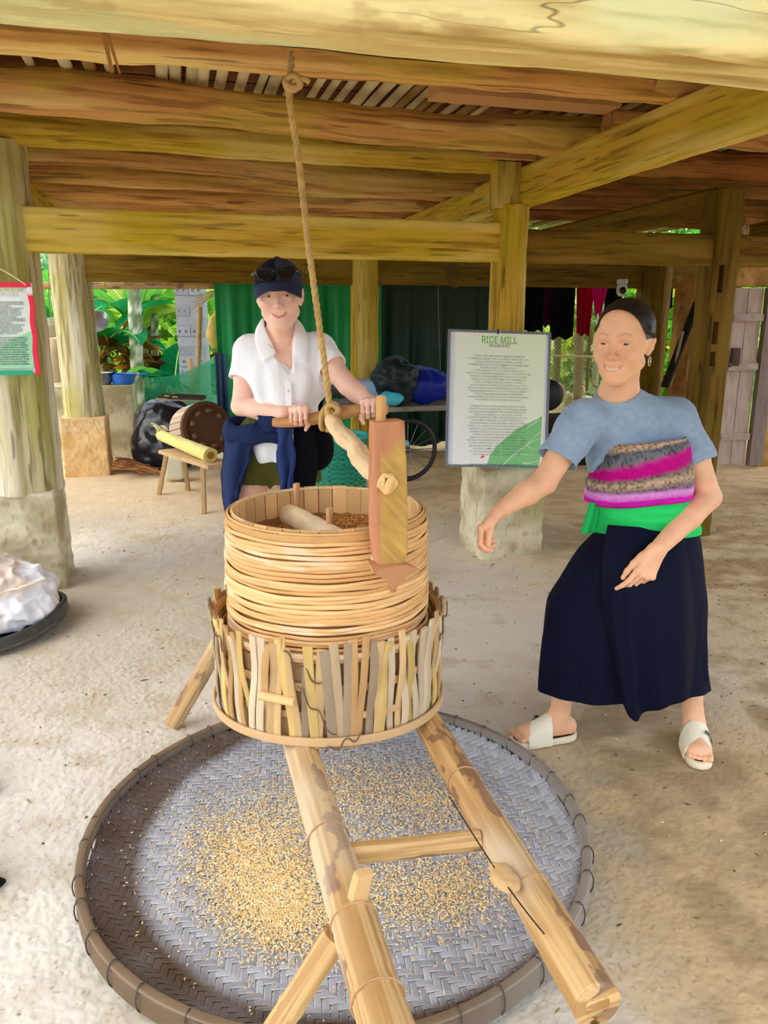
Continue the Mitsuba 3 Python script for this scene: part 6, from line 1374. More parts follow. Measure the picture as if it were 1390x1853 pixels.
    add(key + '__skirt__front_panel', m, 'm_skirt', smooth=True, color=S(8, 13, 34))
    # white slide sandals
    for (heel, dirn, sd), tw in zip(feet, (1, -1)):
        k = sub(key, 'sandal')
        out = []
        for q in np.linspace(0, 1, 28): pass
        ys = np.array([0, .02, .08, .15, .20, .235, .25, .235, .20, .15, .08, .02]) - .035
        xs = np.array([0, .032, .035, .044, .044, .03, 0, -.03, -.042, -.041, -.034, -.032])
        pts = curve(np.stack([np.append(xs, xs[0]), np.append(ys, ys[0]), np.zeros(13)], 1), 48)[:-1, :2]
        secs = []
        for zf, gr in ((0, .97), (.006, 1.02), (.020, 1.0), (.026, .95)):
            secs.append(np.column_stack([pts * gr, np.full(len(pts), zf)]))
        v = np.array(secs); nP = len(pts)
        v[..., 2] += 0.006 * np.clip((.03 - v[..., 1]) / .06, 0, 1)[...]
        i, j = np.meshgrid(np.arange(3), np.arange(nP), indexing='ij')
        f = tris(np.stack([i * nP + j, i * nP + (j + 1) % nP, (i + 1) * nP + (j + 1) % nP, (i + 1) * nP + j], -1).reshape(-1, 4)); vv = v.reshape(-1, 3)
        c0_ = len(vv); vv = np.vstack([vv, [0, .09, .0], [0, .09, .024]]); q = np.arange(nP)
        f = np.vstack([f, np.stack([0 * q + c0_, (q + 1) % nP, q], 1), np.stack([0 * q + c0_ + 1, 3 * nP + q, 3 * nP + (q + 1) % nP], 1)])
        o = heel * [1, 1, 0] + Z * .002
        wm = place((vv, f), o, sd, dirn, Z)
        add(k, wm, 'm_satin', smooth=40, color=S(226, 214, 184))
        ins = place((vv * [.86, .94, 1] + [0, .004, .0035], f), o, sd, dirn, Z); add(k + '__insole', ins, 'm_matte', smooth=40, color=S(34, 28, 28))
        def strap(u, w_):
            a = np.pi * (u * 1.0); yv = .066 + .088 * w_ + .012 * np.cos(a) * tw
            r_x = .050 - .003 * w_; hz = .098 - .042 * w_
            return o + (np.cos(a) * r_x)[..., None] * sd + yv[..., None] * dirn + (.010 + np.sin(a) ** .8 * hz)[..., None] * Z
        sm_ = sheet(strap, 30, 12, thick=.005); add(k + '__strap', sm_, 'm_satin', smooth=True, color=S(232, 224, 200))
        def arrow(u, w_):
            a = np.pi * (.12 + .22 * u) if tw < 0 else np.pi * (.66 + .22 * u); yv = .088 + .018 * w_ + .03 * np.abs(u - .5)
            return o + (np.cos(a) * .0525)[..., None] * sd + yv[..., None] * dirn + (.0125 + np.sin(a) ** .8 * .086)[..., None] * Z
        ar_ = sheet(arrow, 10, 3, thick=.002); add(k + '__strap_mark', ar_, 'm_satin', smooth=True, color=S(70, 62, 54))
    tag(key, 'woman in a grey T-shirt, magenta band, green sash and long dark skirt, striding', 'person')
scene['m_skirt'] = principled(VC, 0.75, 0.12)
woman_in_grey()

# ================================================================ the woman in white behind the mill
def woman_in_white():
    key = num('person'); hs = 1.04
    base = S(240, 196, 176)
    R = axes([.06, -1, -.04], [-.04, 0, 1]); C = P(506, 535, d=2.95)
    W = lambda x, y, z: C + hs * (R @ np.array([x, y, z], float))
    b = Sdf(.003)
    head(b, C, R, hs, 1.0, smile=1.7, squint=.75, mouth_open=.0, round_=1.15, lips=.75)
    neck = P(507, 618, d=3.02)
    b.cone(W(0, -.025, -.05), neck, .047, .054, .02); b.cone(W(0, .02, -.10), neck + [0, -.03, 0], .018, .03, .03)
    rs, ls = P(452, 640, d=3.02), P(576, 636, d=3.00)
    re, rw = P(436, 735, d=2.96), P(514, 748, d=2.842)
    le, lw = P(630, 698, d=2.90), P(668, 728, d=2.845)
    pelvis = P(497, 815, d=3.06)
    b.chain([neck, (rs + ls) / 2 + [0, .01, -.06], (rs + ls) / 2 + [0, .03, -.18], pelvis + Z * .05, pelvis - Z * .02], [.06, .085, .08, .08, .085], .04); b.cone(rs, ls, .05, .05, .03)
    b.ell(P(515, 660, d=2.965), (.07, .05, .08), .04)
    b.chain([rs, rs * .5 + re * .5, re, re * .6 + rw * .4, rw], [.050, .043, .036, .037, .024], .012)
    b.chain([ls, ls * .5 + le * .5, le, le * .6 + lw * .4, lw], [.050, .043, .037, .036, .025], .012)
    # both hands closed over the grip bar from above
    g0, g1 = TL, TRt; gd_ = nrm(g1 - g0)
    for wr, px, tside in ((rw, 541, 1), (lw, 672, -1)):
        t_ = (P(px, 755, d=2.8) - g0) @ gd_; bar = g0 + gd_ * t_
        o = bar + np.array([0, .058, .030]); f_ = nrm([0, -.97, .10])
        b.cone(wr, o, .0235, .020, .014)
        hand(b, o, f_, nrm([0, -.1, -1]), gd_ * tside, [(62, 72, 50), (66, 74, 50), (66, 74, 50), (62, 74, 50)], ((.5, .2, .8), (.5, -.1, .9), (.6, -.3, .7)), .93, splay=.02)
    hl, hr = P(460, 838, d=3.06), P(532, 838, d=3.06)
    feet = []
    for h_, kx, ax_ in ((hl, 430, 424), (hr, 535, 535)):
        k_, a_ = P(kx, 1000, d=3.04), P(ax_, 1190, d=3.08)
        a_[2] = .085; b.chain([h_, h_ * .5 + k_ * .5, k_], [.078, .066, .052], .02); b.chain([k_, k_ * .65 + a_ * .35 + [0, .015, 0], a_], [.052, .050, .034], .015); feet.append(a_)
        b.cone(a_, a_ + [0, -.10, -.045], .03, .026, .02)
    m = b.mesh()
    col = skin_color(m[0], C, R, hs, base, S(216, 128, 124), S(150, 108, 82), .55, .16, 7, 1.7, .75, .5)
    add(key + '__body', m, 'm_skin', smooth=True, color=col)
    eyes(key, C, R, hs, S(84, 72, 50))
    hsd = Sdf(.0035)
    hsd.ell(W(0, -.026, .02), np.array([.079, .088, .082]) * hs, .01, R.T); hsd.ell(W(0, -.07, -.03), np.array([.06, .045, .06]) * hs, .03, R.T)
    hsd.chain([W(.02, -.105, -.03), W(.045, -.10, -.08), W(.064, -.085, -.120)], [.028, .026, .012], .02)
    hsd.ell(W(0, .085, -.02), np.array([.10, .095, .11]) * hs, .01, R.T, -1)
    for x in (-1, 1): hsd.ell(W(x * .084, .005, -.03), np.array([.03, .04, .055]) * hs, .01, R.T, -1)
    m = hsd.mesh(); add(key + '__hair', m, 'm_satin', smooth=True, color=S(62, 44, 32) * (.6 + .8 * meshkit.fbm(m[0] * np.array([140, 140, 20]), 3, 2))[:, None])
    # cap with the sunglasses pushed up on it
    c = Sdf(.0032)
    c.ell(W(0, -.008, .040), np.array([.085, .113, .088]) * hs, .005, R.T); c.ell(W(0, -.02, -.090), np.array([.2, .25, .118]) * hs, .006, R.T, -1); c.ell(W(0, .0, .127), np.array([.010, .010, .006]) * hs, .004, R.T)
    m = c.mesh(); q = ((m[0] - C) @ R) / hs
    seam = np.exp(-((np.abs(q[:, 0])) / .0016) ** 2) * .4
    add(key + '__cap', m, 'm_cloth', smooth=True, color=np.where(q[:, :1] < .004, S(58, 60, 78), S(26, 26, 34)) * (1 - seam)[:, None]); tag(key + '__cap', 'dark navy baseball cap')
    def brim(u, w_):
        x = (u - .5) * 2; xx = x * (.083 - .004 * w_); y = .074 * np.sqrt(np.clip(1 - (x * .96) ** 2, 0, 1)) + .026 + w_ * .060 * np.sqrt(np.clip(1 - (x * .95) ** 2, 0, 1)) + .004 * w_
        z = .050 - .030 * w_ - .028 * x ** 2 * (.6 + .5 * w_)
        return C + hs * (np.stack([xx, y, z], -1) @ R.T)
    m = sheet(brim, 32, 10, thick=.004); add(key + '__cap__brim', m, 'm_cloth', smooth=True, color=S(50, 56, 82))
    gl = lambda x, y, z: W(x, y, z)
    for x in (-1, 1):
        pr = curve(np.array([(-.025, .015, 0), (.0, .017, 0), (.027, .016, 0), (.027, -.004, 0), (.017, -.017, 0), (-.012, -.018, 0), (-.024, -.008, 0), (-.025, .015, 0)]), 36)[:-1]
        ex = [np.array([W(x * (.034 + p[0]), .104 + dy - .35 * (abs(.034 + p[0])) ** 2 * 10 - p[1] * .35, .074 + p[1]) for p in pr]) for dy in (0.008, .012)]
        v = np.vstack([ex[0], ex[1], [ex[0].mean(0)], [ex[1].mean(0)]]); n = len(pr); i = np.arange(n)
        f = np.vstack([tris(np.stack([i, (i + 1) % n, (i + 1) % n + n, i + n], 1)), np.stack([0 * i + 2 * n, (i + 1) % n, i], 1), np.stack([0 * i + 2 * n + 1, i + n, (i + 1) % n + n], 1)])
        add(sub(key, 'sunglasses') if False else sub(key + '__sunglasses', 'lens'), (v, f), 'm_gloss', smooth=30, color=S(10, 12, 16))
        mm, _ = sweep(np.array([ex[1].mean(0) + (p_ - ex[1].mean(0)) * 1.05 for p_ in ex[1]]), rrect(.0055, .006, .002, 1), up=R[:, 1], closed=True); add(sub(key + '__sunglasses', 'rim'), mm, 'm_gloss', smooth=True, color=S(14, 14, 18))
        mm, _ = sweep(curve([W(x * .061, .092, .082), W(x * .083, .05, .076), W(x * .090, -.03, .066)], 12), rrect(.004, .010, .0015, 1), up=Z); add(sub(key + '__sunglasses', 'temple'), mm, 'm_gloss', smooth=True, color=S(14, 14, 18))
    mm, _ = sweep(curve([W(-.012, .115, .078), W(0, .119, .081), W(.012, .115, .078)], 8), ring(6, .003)); add(key + '__sunglasses__bridge', mm, 'm_gloss', smooth=True, color=S(16, 16, 20)); tag(key + '__sunglasses', 'black sunglasses pushed up on the cap')
    # white short-sleeved blouse
    t = Sdf(.004); mid = (rs + ls) / 2
    t.cone(rs + [.02, 0, .004], ls + [-.02, 0, .004], .062, .062, .03)
    t.chain([mid + [0, .0, -.04], P(512, 690, d=3.0), P(512, 745, d=3.0), P(506, 800, d=3.02)], [.112, .122, .120, .128], .06)
    t.cone(P(486, 690, d=2.99), P(545, 690, d=2.98), .098, .098, .05)
    t.cone(neck - Z * .01, mid, .072, .09, .04)
    rse, lse = rs * .52 + re * .48, ls * .50 + le * .50
    t.cone(rs, rse, .066, .066, .04); t.cone(ls, lse, .066, .062, .04)
    t.cone(rs - Z * .04 + [.04, 0, 0], rs * .55 + rse * .45 + [.04, 0, 0], .055, .05, .03); t.cone(ls - Z * .07 + [-.03, 0, 0], lse - Z * .03 + [-.02, 0, 0], .06, .04, .04)
    for a_, s_, e_ in ((nrm(rse - rs), rse, 0), (nrm(lse - ls), lse, 0)):
        t.cone(s_ + a_ * .062, s_ + a_ * .13, .085, .10, .004, -1); t.cone(s_ - a_ * .02, s_ + a_ * .05, .048, .055, .006, -1)
    vb = P(524, 682, d=2.80); vt = neck + np.array([.0, -.02, .03])
    for q in np.linspace(0, 1, 10):                               # V opening down the front
        p = vt * (1 - q) + vb * q; rr_ = .052 * (1 - q) + .004
        t.cone(p + [0, .06 * (1 - q) + .05, 0], p + [0, -.16, 0], rr_, rr_, .008, -1)
    t.cone(neck, neck + Z * .12, .058, .075, .006, -1)
    t.cone(P(497, 824, d=3.03) - Z * .5, P(497, 824, d=3.03) - Z * .6, .5, .5, .01, -1)
    m = t.mesh(); v = m[0]; n_ = np.array(trimesh.Trimesh(v, m[1], process=False).vertex_normals)
    ph = v[:, 0] * 60 + 14 * meshkit.fbm(v * np.array([5, 5, 3]), 2, 4)
    fold = .0055 * np.sin(ph) * np.clip((1.38 - v[:, 2]) / .2, .15, 1) + .014 * (meshkit.fbm(v * np.array([22, 22, 7]), 3, 8) - .5)
    v = v + n_ * fold[:, None]
    add(key + '__blouse', (v, m[1]), 'm_cloth', smooth=True, color=S(238, 240, 246)); tag(key + '__blouse', 'white short-sleeved blouse')
    def calm(a_):
        a_ = a_.copy(); q_ = np.pad(a_[:, 1], 3, mode='edge'); q_ = np.array([np.median(q_[i:i + 7]) for i in range(len(a_))]); q_ = np.pad(q_, 2, mode='edge'); a_[:, 1] = np.convolve(q_, np.ones(5) / 5, 'valid'); return a_
    def front(x_, z_, r_=.012):
        m_ = (np.abs(v[:, 0] - x_) < r_) & (np.abs(v[:, 2] - z_) < r_)
        return v[m_, 1].min() if m_.any() else None
    def lay(p, off):
        y_ = front(p[0], p[2]); return np.array([p[0], (min(y_, p[1] + .05) if y_ is not None else p[1]) - off, p[2]])
    for x, pts in ((-1, ((479, 578, 3.03), (480, 594, 2.97), (489, 616, 2.925), (500, 640, 2.895))), (1, ((533, 578, 3.03), (534, 594, 2.97), (533, 614, 2.925), (530, 640, 2.895)))):
        inner = curve([P(px, py, d=d) for px, py, d in pts], 14)
        out_ = np.array([inner[i] + np.array([x * (.012 + .040 * math.sin(min(1, i / 12) * 1.9)), .012, -.002 - .030 * (i / 13)]) for i in range(14)])
        inner = np.array([lay(p, .010) if i > 3 else p for i, p in enumerate(inner)]); out_ = np.array([lay(p, .006) if i > 3 else p for i, p in enumerate(out_)])
        inner, out_ = calm(inner), calm(out_)
        def coll(u, w_): return inner[:, None] * (1 - w_[..., None]) + out_[:, None] * w_[..., None] + np.array([0, -.004, .003]) * np.sin(w_ * np.pi)[..., None]
        add(sub(key + '__blouse', 'collar'), sheet(coll, 13, 6, thick=.004), 'm_cloth', smooth=True, color=S(244, 245, 250))
    pp = [P(524 + .03 * (y - 684), y, d=2.9) for y in np.linspace(688, 800, 14)]; pp = np.array([lay(p, .005) for p in pp]); pp[:, 1] = np.convolve(np.pad(pp[:, 1], 2, mode='edge'), np.ones(5) / 5, 'valid')
    mm, _ = sweep(pp, rrect(.024, .004, .0015, 1), up=[0, -1, 0]); add(key + '__blouse__placket', mm, 'm_cloth', smooth=True, color=S(242, 243, 248))
    for i in (2, 6, 10): add(sub(key + '__blouse', 'button'), (ico((.005, .002, .005), 2)[0] + pp[i] + [0, -.004, 0], ico(1, 2)[1]), 'm_satin', smooth=True, color=S(214, 214, 216))
    # khaki shorts
    s_ = Sdf(.0045); s_.cone(pelvis + [-.03, 0, .02], pelvis + [.03, 0, .02], .135, .135, .03)
    for h_, kx in ((hl, 438), (hr, 536)):
        e_ = P(kx + 14 if kx < 500 else kx, 884, d=3.05); s_.cone(h_, e_, .108, .104, .03); s_.cone(e_ - Z * .035, e_ - Z * .12, .12, .12, .006, -1); s_.cone(e_ + Z * .0, e_ - Z * .05, .078, .088, .005, -1)
    m = s_.mesh(); add(key + '__shorts', rough(m, .006, 16, 3), 'm_cloth', smooth=True, color=S(82, 84, 40))
    # navy jacket tied round the waist
    NV = S(30, 42, 78)
    ct = P(492, 772, d=3.02); a = np.arange(80) * 2 * np.pi / 80
    mm, _ = sweep(np.stack([ct[0] + .172 * np.cos(a), ct[1] + .155 * np.sin(a), ct[2] + .012 * np.sin(a + .6)], 1), np.stack([ring(16, .022, .036)] * 80) * (1 + .12 * np.sin(a * 9))[:, None, None], up=Z, closed=True)
    add(key + '__tied_jacket__waist_roll', rough(mm, .007, 18, 4), 'm_cloth', smooth=True, color=NV); tag(key + '__tied_jacket', 'navy jacket tied round the waist')
    def hang(top_, bot_, amp, name, ph=0.0, col=NV, y0=0):
        top_, bot_ = [np.array(q) for q in top_], [np.array(q) for q in bot_]
        def fn(u, w_):
            T_ = curve_u(top_, u.shape[0])[:, None]; B_ = curve_u(bot_, u.shape[0])[:, None]; w3 = w_[..., None]
            p = T_ * (1 - w3) + B_ * w3; p[..., 1] += amp * np.sin(u * 9 + ph + 2 * w_) * (.3 + w_); p[..., 0] += .006 * np.sin(w_ * 9 + u * 4); return p
        add(sub(key + '__tied_jacket', name), rough(sheet(fn, 30, 36, thick=.012), .004, 20, 3), 'm_cloth', smooth=True, color=col)
    hang([P(404, 768, d=3.06), P(425, 772, d=2.92), P(445, 772, d=2.87), P(466, 764, d=2.86)], [P(405, 968, d=3.02), P(412, 960, d=2.95), P(420, 945, d=2.93), P(432, 890, d=2.92)], .016, 'hanging_side')
    hang([P(500, 772, d=2.83), P(516, 772, d=2.82), P(532, 774, d=2.83)], [P(508, 885, d=2.85), P(520, 890, d=2.84), P(532, 890, d=2.85)], .012, 'hanging_sleeve', 1.5, S(40, 56, 104))
    hang([P(466, 752, d=2.87), P(500, 754, d=2.845), P(532, 756, d=2.84)], [P(462, 780, d=2.87), P(498, 782, d=2.84), P(532, 784, d=2.84)], .004, 'knot_band', .4)
    hang([P(520, 776, d=2.88), P(548, 776, d=2.87), P(575, 774, d=2.89)], [P(520, 900, d=2.9), P(545, 905, d=2.88), P(572, 905, d=2.9)], .012, 'hanging_back', .8, S(14, 16, 24))
    for a_ in feet:
        s2 = Sdf(.005); o = a_ * [1, 1, 0]; s2.chain([o + [0, .03, .04], o + [0, -.06, .036], o + [0, -.16, .03]], [.038, .037, .028], .02); s2.cone(a_ + Z * .0, o + Z * .05, .040, .04, .02); s2.ell(o + [0, -.05, -.05], (.2, .3, .052), .004, op=-1)
        mm = s2.mesh(); add(sub(key, 'shoe'), mm, 'm_matte', smooth=True, color=S(220, 216, 210))
    mm, _ = sweep(np.array([P(543, 745, d=2.765) + np.array([math.cos(q) * .010, 0, math.sin(q) * .010]) for q in np.arange(16) * 2 * np.pi / 16]), ring(5, .0014), up=[0, 1, 0], closed=True)
    add(key + '__ring', mm, 'm_metal', smooth=True, color=S(220, 214, 200))
    mm, _ = sweep(curve([P(486, 622, d=2.9), P(498, 632, d=2.905), P(508, 634, d=2.905), P(520, 628, d=2.90), P(527, 616, d=2.92)], 20), ring(5, .0013)); add(key + '__necklace', mm, 'm_metal', smooth=True, color=S(220, 190, 130))
    tag(key, 'smiling woman in a white blouse and navy cap turning the mill handle', 'person')
    # bag on her hip
    bg = Sdf(.005); bg.ell(P(566, 806, d=2.96), (.078, .06, .098), .02); bg.cone(P(548, 790, d=2.96), P(572, 818, d=2.96), .062, .062, .03)
    m = bg.mesh(); add('shoulder_bag__pouch', rough(m, .006, 14, 3), 'm_cloth', smooth=True, color=S(12, 12, 16))
    mm, _ = sweep(curve([P(560, 782, d=2.98), P(572, 740, d=3.02), P(575, 712, d=3.04)], 14), rrect(.05, .006, .002, 1), up=[0, -1, 0]); add('shoulder_bag__strap', mm, 'm_cloth', smooth=True, color=S(14, 14, 18))
    tag('shoulder_bag', 'round black bag on the hip of the woman in white', 'bag')
woman_in_white()
# ---------------------------------------------------------------- posters
from PIL import ImageFont
import glob as _glob
_font = ImageFont.truetype(_glob.glob('/opt/blender-*/*/datafiles/fonts/Inter.woff2')[0], 96)
_gl = {}
def glyph(ch, bold):
    if (ch, bold) not in _gl:
        if ch == ' ': _gl[ch, bold] = (None, _font.getlength(' ') / 70)
        else:
            m = meshkit.text_mesh(ch, 1.0, depth=.1, bold=bold)
            v, f = np.array(m.vertices), np.array(m.faces); keep = (v[f][:, :, 2] > .05).all(1)
            u_, inv = np.unique(f[keep], return_inverse=True)
            _gl[ch, bold] = ((v[u_][:, :2], inv.reshape(-1, 3)), _font.getlength(ch) / 70)
    return _gl[ch, bold]
def line_mesh(text, h, squash=.78, bold=True, slant=0.0, width=None, centre=True, track=.03):
    """Flat letters in one plane, reading along +x; centred on x = 0, standing on y = 0."""
    x, vs, fs, n = 0.0, [], [], 0
    for ch in text:
        g, adv = glyph(ch, bold)
        if g is not None:
            v = g[0].copy(); v[:, 0] += x; vs.append(v); fs.append(g[1] + n); n += len(v)
        x += adv + track
    v = np.vstack(vs) * h; v[:, 0] *= squash
    v[:, 0] += slant * v[:, 1]
    w = v[:, 0].max() - v[:, 0].min()
    if width and w > width: v[:, 0] *= width / w
    if centre: v[:, 0] -= (v[:, 0].max() + v[:, 0].min()) / 2
    return v, np.vstack(fs)
def on_board(m, ox, oy, O, X, Y, N, lift=.0012):
    v, f = m; return O + np.outer(v[:, 0] + ox, X) + np.outer(v[:, 1] + oy, Y) + N * lift, f
def flat(poly, O, X, Y, N, lift):
    import shapely
    v, f = trimesh.creation.triangulate_polygon(shapely.Polygon(poly).buffer(0), engine='earcut')
    return O + np.outer(v[:, 0], X) + np.outer(v[:, 1], Y) + N * lift, f
EN = ["IN THE PAST, BEFORE MACHINES WERE COMMON, THE THAI PEOPLE IN", "PÙ LUÔNG USED RICE GRINDING MILLS TO SEPARATE RICE GRAINS FROM THE HUSK.", "THESE MILLS WERE MADE OF STURDY WOOD SUCH AS CASUARINA,", "CHINABERRY, IRONWOOD, AND JACKFRUIT. BAMBOO HAD TO BE OLD AND SOAKED", "IN MUD FOR 10-15 DAYS TO INCREASE DURABILITY.", "THE MILL CONSISTED OF TWO STACKED WOODEN GRINDING PLATES,", "WITH THE TOP PLATE ROTATING AROUND A FIXED PILLAR. A LAYER OF WOOD SHAVINGS", "BETWEEN THE PLATES HELPED GRIND THE RICE. THE MILL HAD TWO WOODEN", "HANDLES FOR ATTACHING A CRANK, CONNECTED TO A LONG BAMBOO POLE", "WITH A T-SHAPED GRIP, SUSPENDED BY A ROPE FOR OPERATION.", "THE MILL WAS PLACED ON A STURDY FOUR-LEGGED BAMBOO FRAME. A LAYER OF", "FINELY KNEADED CLAY COATED THE SURFACE, SECURING THE WOOD SHAVINGS AND", "ENHANCING GRINDING EFFICIENCY. AS THE TOP PLATE ROTATED, IT CRUSHED", "THE RICE, PUSHING BROWN RICE AND HUSKS INTO A SURROUNDING", "TROUGH, FROM WHICH THEY FLOWED INTO A BASKET. THE RICE WAS THEN CLEANED,", "POUNDED, AND SIFTED BEFORE BEING COOKED FOR DAILY MEALS."]
FR = ["AUTREFOIS, AVANT QUE LES MACHINES NE SOIENT COURANTES, LE PEUPLE", "THAI DE PÙ LUÔNG UTILISAIT DES MOULINS À RIZ POUR SÉPARER LES GRAINS DE", "RIZ DE LEUR ENVELOPPE. CES MOULINS ÉTAIENT FABRIQUÉS EN BOIS ROBUSTE", "COMME LE FILAO, LE MARGOUSIER, LE BOIS DE FER ET LE JACQUIER.", "LE BAMBOU DEVAIT ÊTRE ÂGÉ ET TREMPÉ DANS LA BOUE PENDANT 10 À 15 JOURS", "POUR AUGMENTER SA DURABILITÉ. LE MOULIN SE COMPOSAIT DE DEUX", "MEULES EN BOIS EMPILÉES, LA MEULE SUPÉRIEURE TOURNANT AUTOUR D'UN", "PILIER FIXE. UNE COUCHE DE COPEAUX DE BOIS ENTRE LES MEULES FACILITAIT LE", "BROYAGE DU RIZ. LE MOULIN POSSÉDAIT DEUX POIGNÉES EN BOIS POUR FIXER", "UNE MANIVELLE, RELIÉE À UNE LONGUE TIGE DE BAMBOU AVEC UNE POIGNÉE", "EN FORME DE T, SUSPENDUE PAR UNE CORDE POUR ÊTRE ACTIONNÉE.", "LE MOULIN ÉTAIT POSÉ SUR UN CADRE EN BAMBOU À QUATRE PIEDS SOLIDES.", "UNE COUCHE D'ARGILE FINEMENT PÉTRIE RECOUVRAIT LA SURFACE, MAINTENANT", "LES COPEAUX DE BOIS EN PLACE ET AMÉLIORANT L'EFFICACITÉ DU BROYAGE.", "LORSQUE LA MEULE SUPÉRIEURE TOURNAIT, ELLE ÉCRASAIT LE RIZ, POUSSANT", "LE RIZ BRUN ET LES ENVELOPPES DANS UNE RIGOLE PÉRIPHÉRIQUE,", "D'OÙ ILS S'ÉCOULAIENT DANS UN PANIER. LE RIZ ÉTAIT ENSUITE NETTOYÉ,", "PILÉ ET TAMISÉ AVANT D'ÊTRE CUIT POUR LES REPAS QUOTIDIENS."]
def mill_poster():
    tl, tr, br, bl = P(814, 596, d=4.60), P(1000, 597, d=4.66), P(986, 852, d=4.52), P(803, 844, d=4.46)
    O = (tl + tr + br + bl) / 4; X = nrm(tr + br - tl - bl); Y = nrm(tl + tr - bl - br); Y = nrm(Y - X * (X @ Y)); N = np.cross(X, Y)
    w, h = np.linalg.norm(tr - tl) * .5 + np.linalg.norm(br - bl) * .5, np.linalg.norm(tl - bl)
    hw, hh = w / 2, h / 2
    k = 'rice_mill_poster'
    add(k + '__board', place(grid_box((w - .012, h - .012, .010), .2, .002), O - N * .006, X, Y, N), 'm_satin', color=S(226, 232, 246))
    for (cx, cy, sx, sy) in ((0, hh - .006, w, .016), (0, -hh + .006, w, .016), (-hw + .006, 0, .016, h), (hw - .006, 0, .016, h)):
        add(sub(k, 'frame_bar'), place(grid_box((sx, sy, .018), .3, .003), O + X * cx + Y * cy, X, Y, N), 'm_satin', color=S(112, 118, 128))
    a = w / 2 / .305
    pw = .270 * a; pcx = .012
    pv = lambda x, y, c: (x, y)
    m = sheet(lambda u, v: O + ((u - .5) * 2 * pw * 1.0 + pcx - .006)[..., None] * X + ((v - .5) * (h - .022))[..., None] * Y + N * .0004, 10, 24)
    q = ((m[0] - O) @ Y) / hh; xx = ((m[0] - O) @ X) / hw
    t = np.clip(.55 + .55 * q * .6 + .35 * xx, 0, 1)[:, None]
    add(k + '__printed_sheet', m, 'm_satin', smooth=True, color=S(244, 248, 250) * (1 - t) + S(240, 250, 222) * t)
    for (x0, x1) in ((pcx - .006 + pw, hw - .013), ): pass
    # leaf print in the lower right corner
    sx = lambda px: (px / 1390 * 210 + 795); sy = lambda py: (py / 1787 * 270 + 590)
    def b2(px, py):                                            # from the crop of the photograph to the board's own axes
        r = ray(sx(px), sy(py)); e = np.array([0, 0, EYE]); tt = ((O - e) @ N) / (r @ N); p = e + r * tt - O; return (p @ X, p @ Y)
    leaf = [b2(*p) for p in ((1232, 1078), (1180, 1110), (1060, 1165), (920, 1240), (800, 1340), (690, 1440), (610, 1540), (575, 1640), (560, 1690), (1080, 1722), (1180, 1700), (1205, 1600))]
    add(k + '__leaf_print', flat(leaf, O, X, Y, N, .0008), 'm_satin', color=S(128, 206, 132))
    for pts, wd in ((((730, 1700), (860, 1570), (1040, 1430), (1215, 1340)), .007), (((1195, 1120), (1080, 1200), (1000, 1260), (960, 1400)), .0045), (((735, 1430), (730, 1500), (750, 1590)), .004), (((880, 1550), (1040, 1540), (1210, 1560)), .004), (((1040, 1430), (1130, 1470), (1210, 1480)), .004), (((1215, 1270), (1130, 1340), (1040, 1430)), .0045), (((1000, 1640), (1100, 1640), (1210, 1600)), .006)):
        c = curve([np.append(b2(*p), 0) for p in pts], 16)[:, :2]; tt = np.gradient(c, axis=0); nn = np.stack([-tt[:, 1], tt[:, 0]], 1); nn /= np.linalg.norm(nn, axis=1, keepdims=True); wv_ = wd * np.linspace(.35, 1, 16)[:, None][::-1] / 2
        add(sub(k, 'leaf_vein'), flat(np.vstack([c - nn * wv_, (c + nn * wv_)[::-1]]), O, X, Y, N, .0011), 'm_satin', color=S(222, 236, 226))
    for (px, py, rx, ry) in ((517, 1567, 26, 15), (592, 1467, 14, 9)):
        c = [b2(px + rx * math.cos(q), py + ry * math.sin(q) - .3 * rx * math.cos(q)) for q in np.linspace(0, 6.28, 14)[:-1]]; add(sub(k, 'red_print'), flat(c, O, X, Y, N, .0012), 'm_satin', color=S(236, 96, 96))
    def put(name, lines, y0, y1, hh_, width, slant, bold, col, key2):
        ms = []
        for i, t_ in enumerate(lines):
            y = y0 + (y1 - y0) * (i / max(1, len(lines) - 1))
            m = line_mesh(t_, hh_, .74, bold, slant); mx = m[0][:, 0].max() * 2
            cx, cy = b2(718 - (y - 350) * .024, y)
            ms.append(on_board((m[0] * [min(1, width / mx), 1], m[1]), cx, cy - hh_ / 2, O, X, Y, N, .0016))
        add(k + '__' + key2, cat(ms), 'm_matte', color=col); labels[k + '__' + key2] = {'label': name}
    put('green title RICE MILL', ['RICE MILL'], 168, 168, .0400, .235, 0, True, S(134, 196, 104), 'title_lettering')
    put('italic grey subtitle', ['MOULIN À RIZ'], 237, 237, .0165, .165, .2, False, S(60, 66, 62), 'subtitle_lettering')
    put('English text', EN, 362, 886, .0082, .50, 0, False, S(96, 108, 104), 'body_lettering')
    put('French text in italics', FR, 962, 1540, .0082, .495, .2, False, S(84, 98, 92), 'french_lettering')
    put('web address line', ['MORE INFORMATION AT WWW.PULUONGHAPPYHOUSECAVE.COM'], 1664, 1664, .0095, .36, 0, True, S(40, 62, 50), 'address_lettering')
    for i in range(5):
        for s_ in (-1, 1): add(sub(k, 'rivet'), (ico((.0035, .0035, .002), 1)[0] @ np.stack([X, Y, N]) + O + X * ((i - 2) * w * .22) + Y * (hh - .006) * s_ + N * .0095, ico(1, 1)[1]), 'm_metal', smooth=True, color=S(230, 232, 236))
    add(sub(k, 'clip'), place(grid_box((.006, .03, .022), .1, .001), O + Y * (hh - .004) - X * .012, X, Y, N), 'm_matte', color=S(20, 22, 20))
    tag(k, 'framed RICE MILL poster with green leaf print, leaning on the middle post', 'poster')
mill_poster()
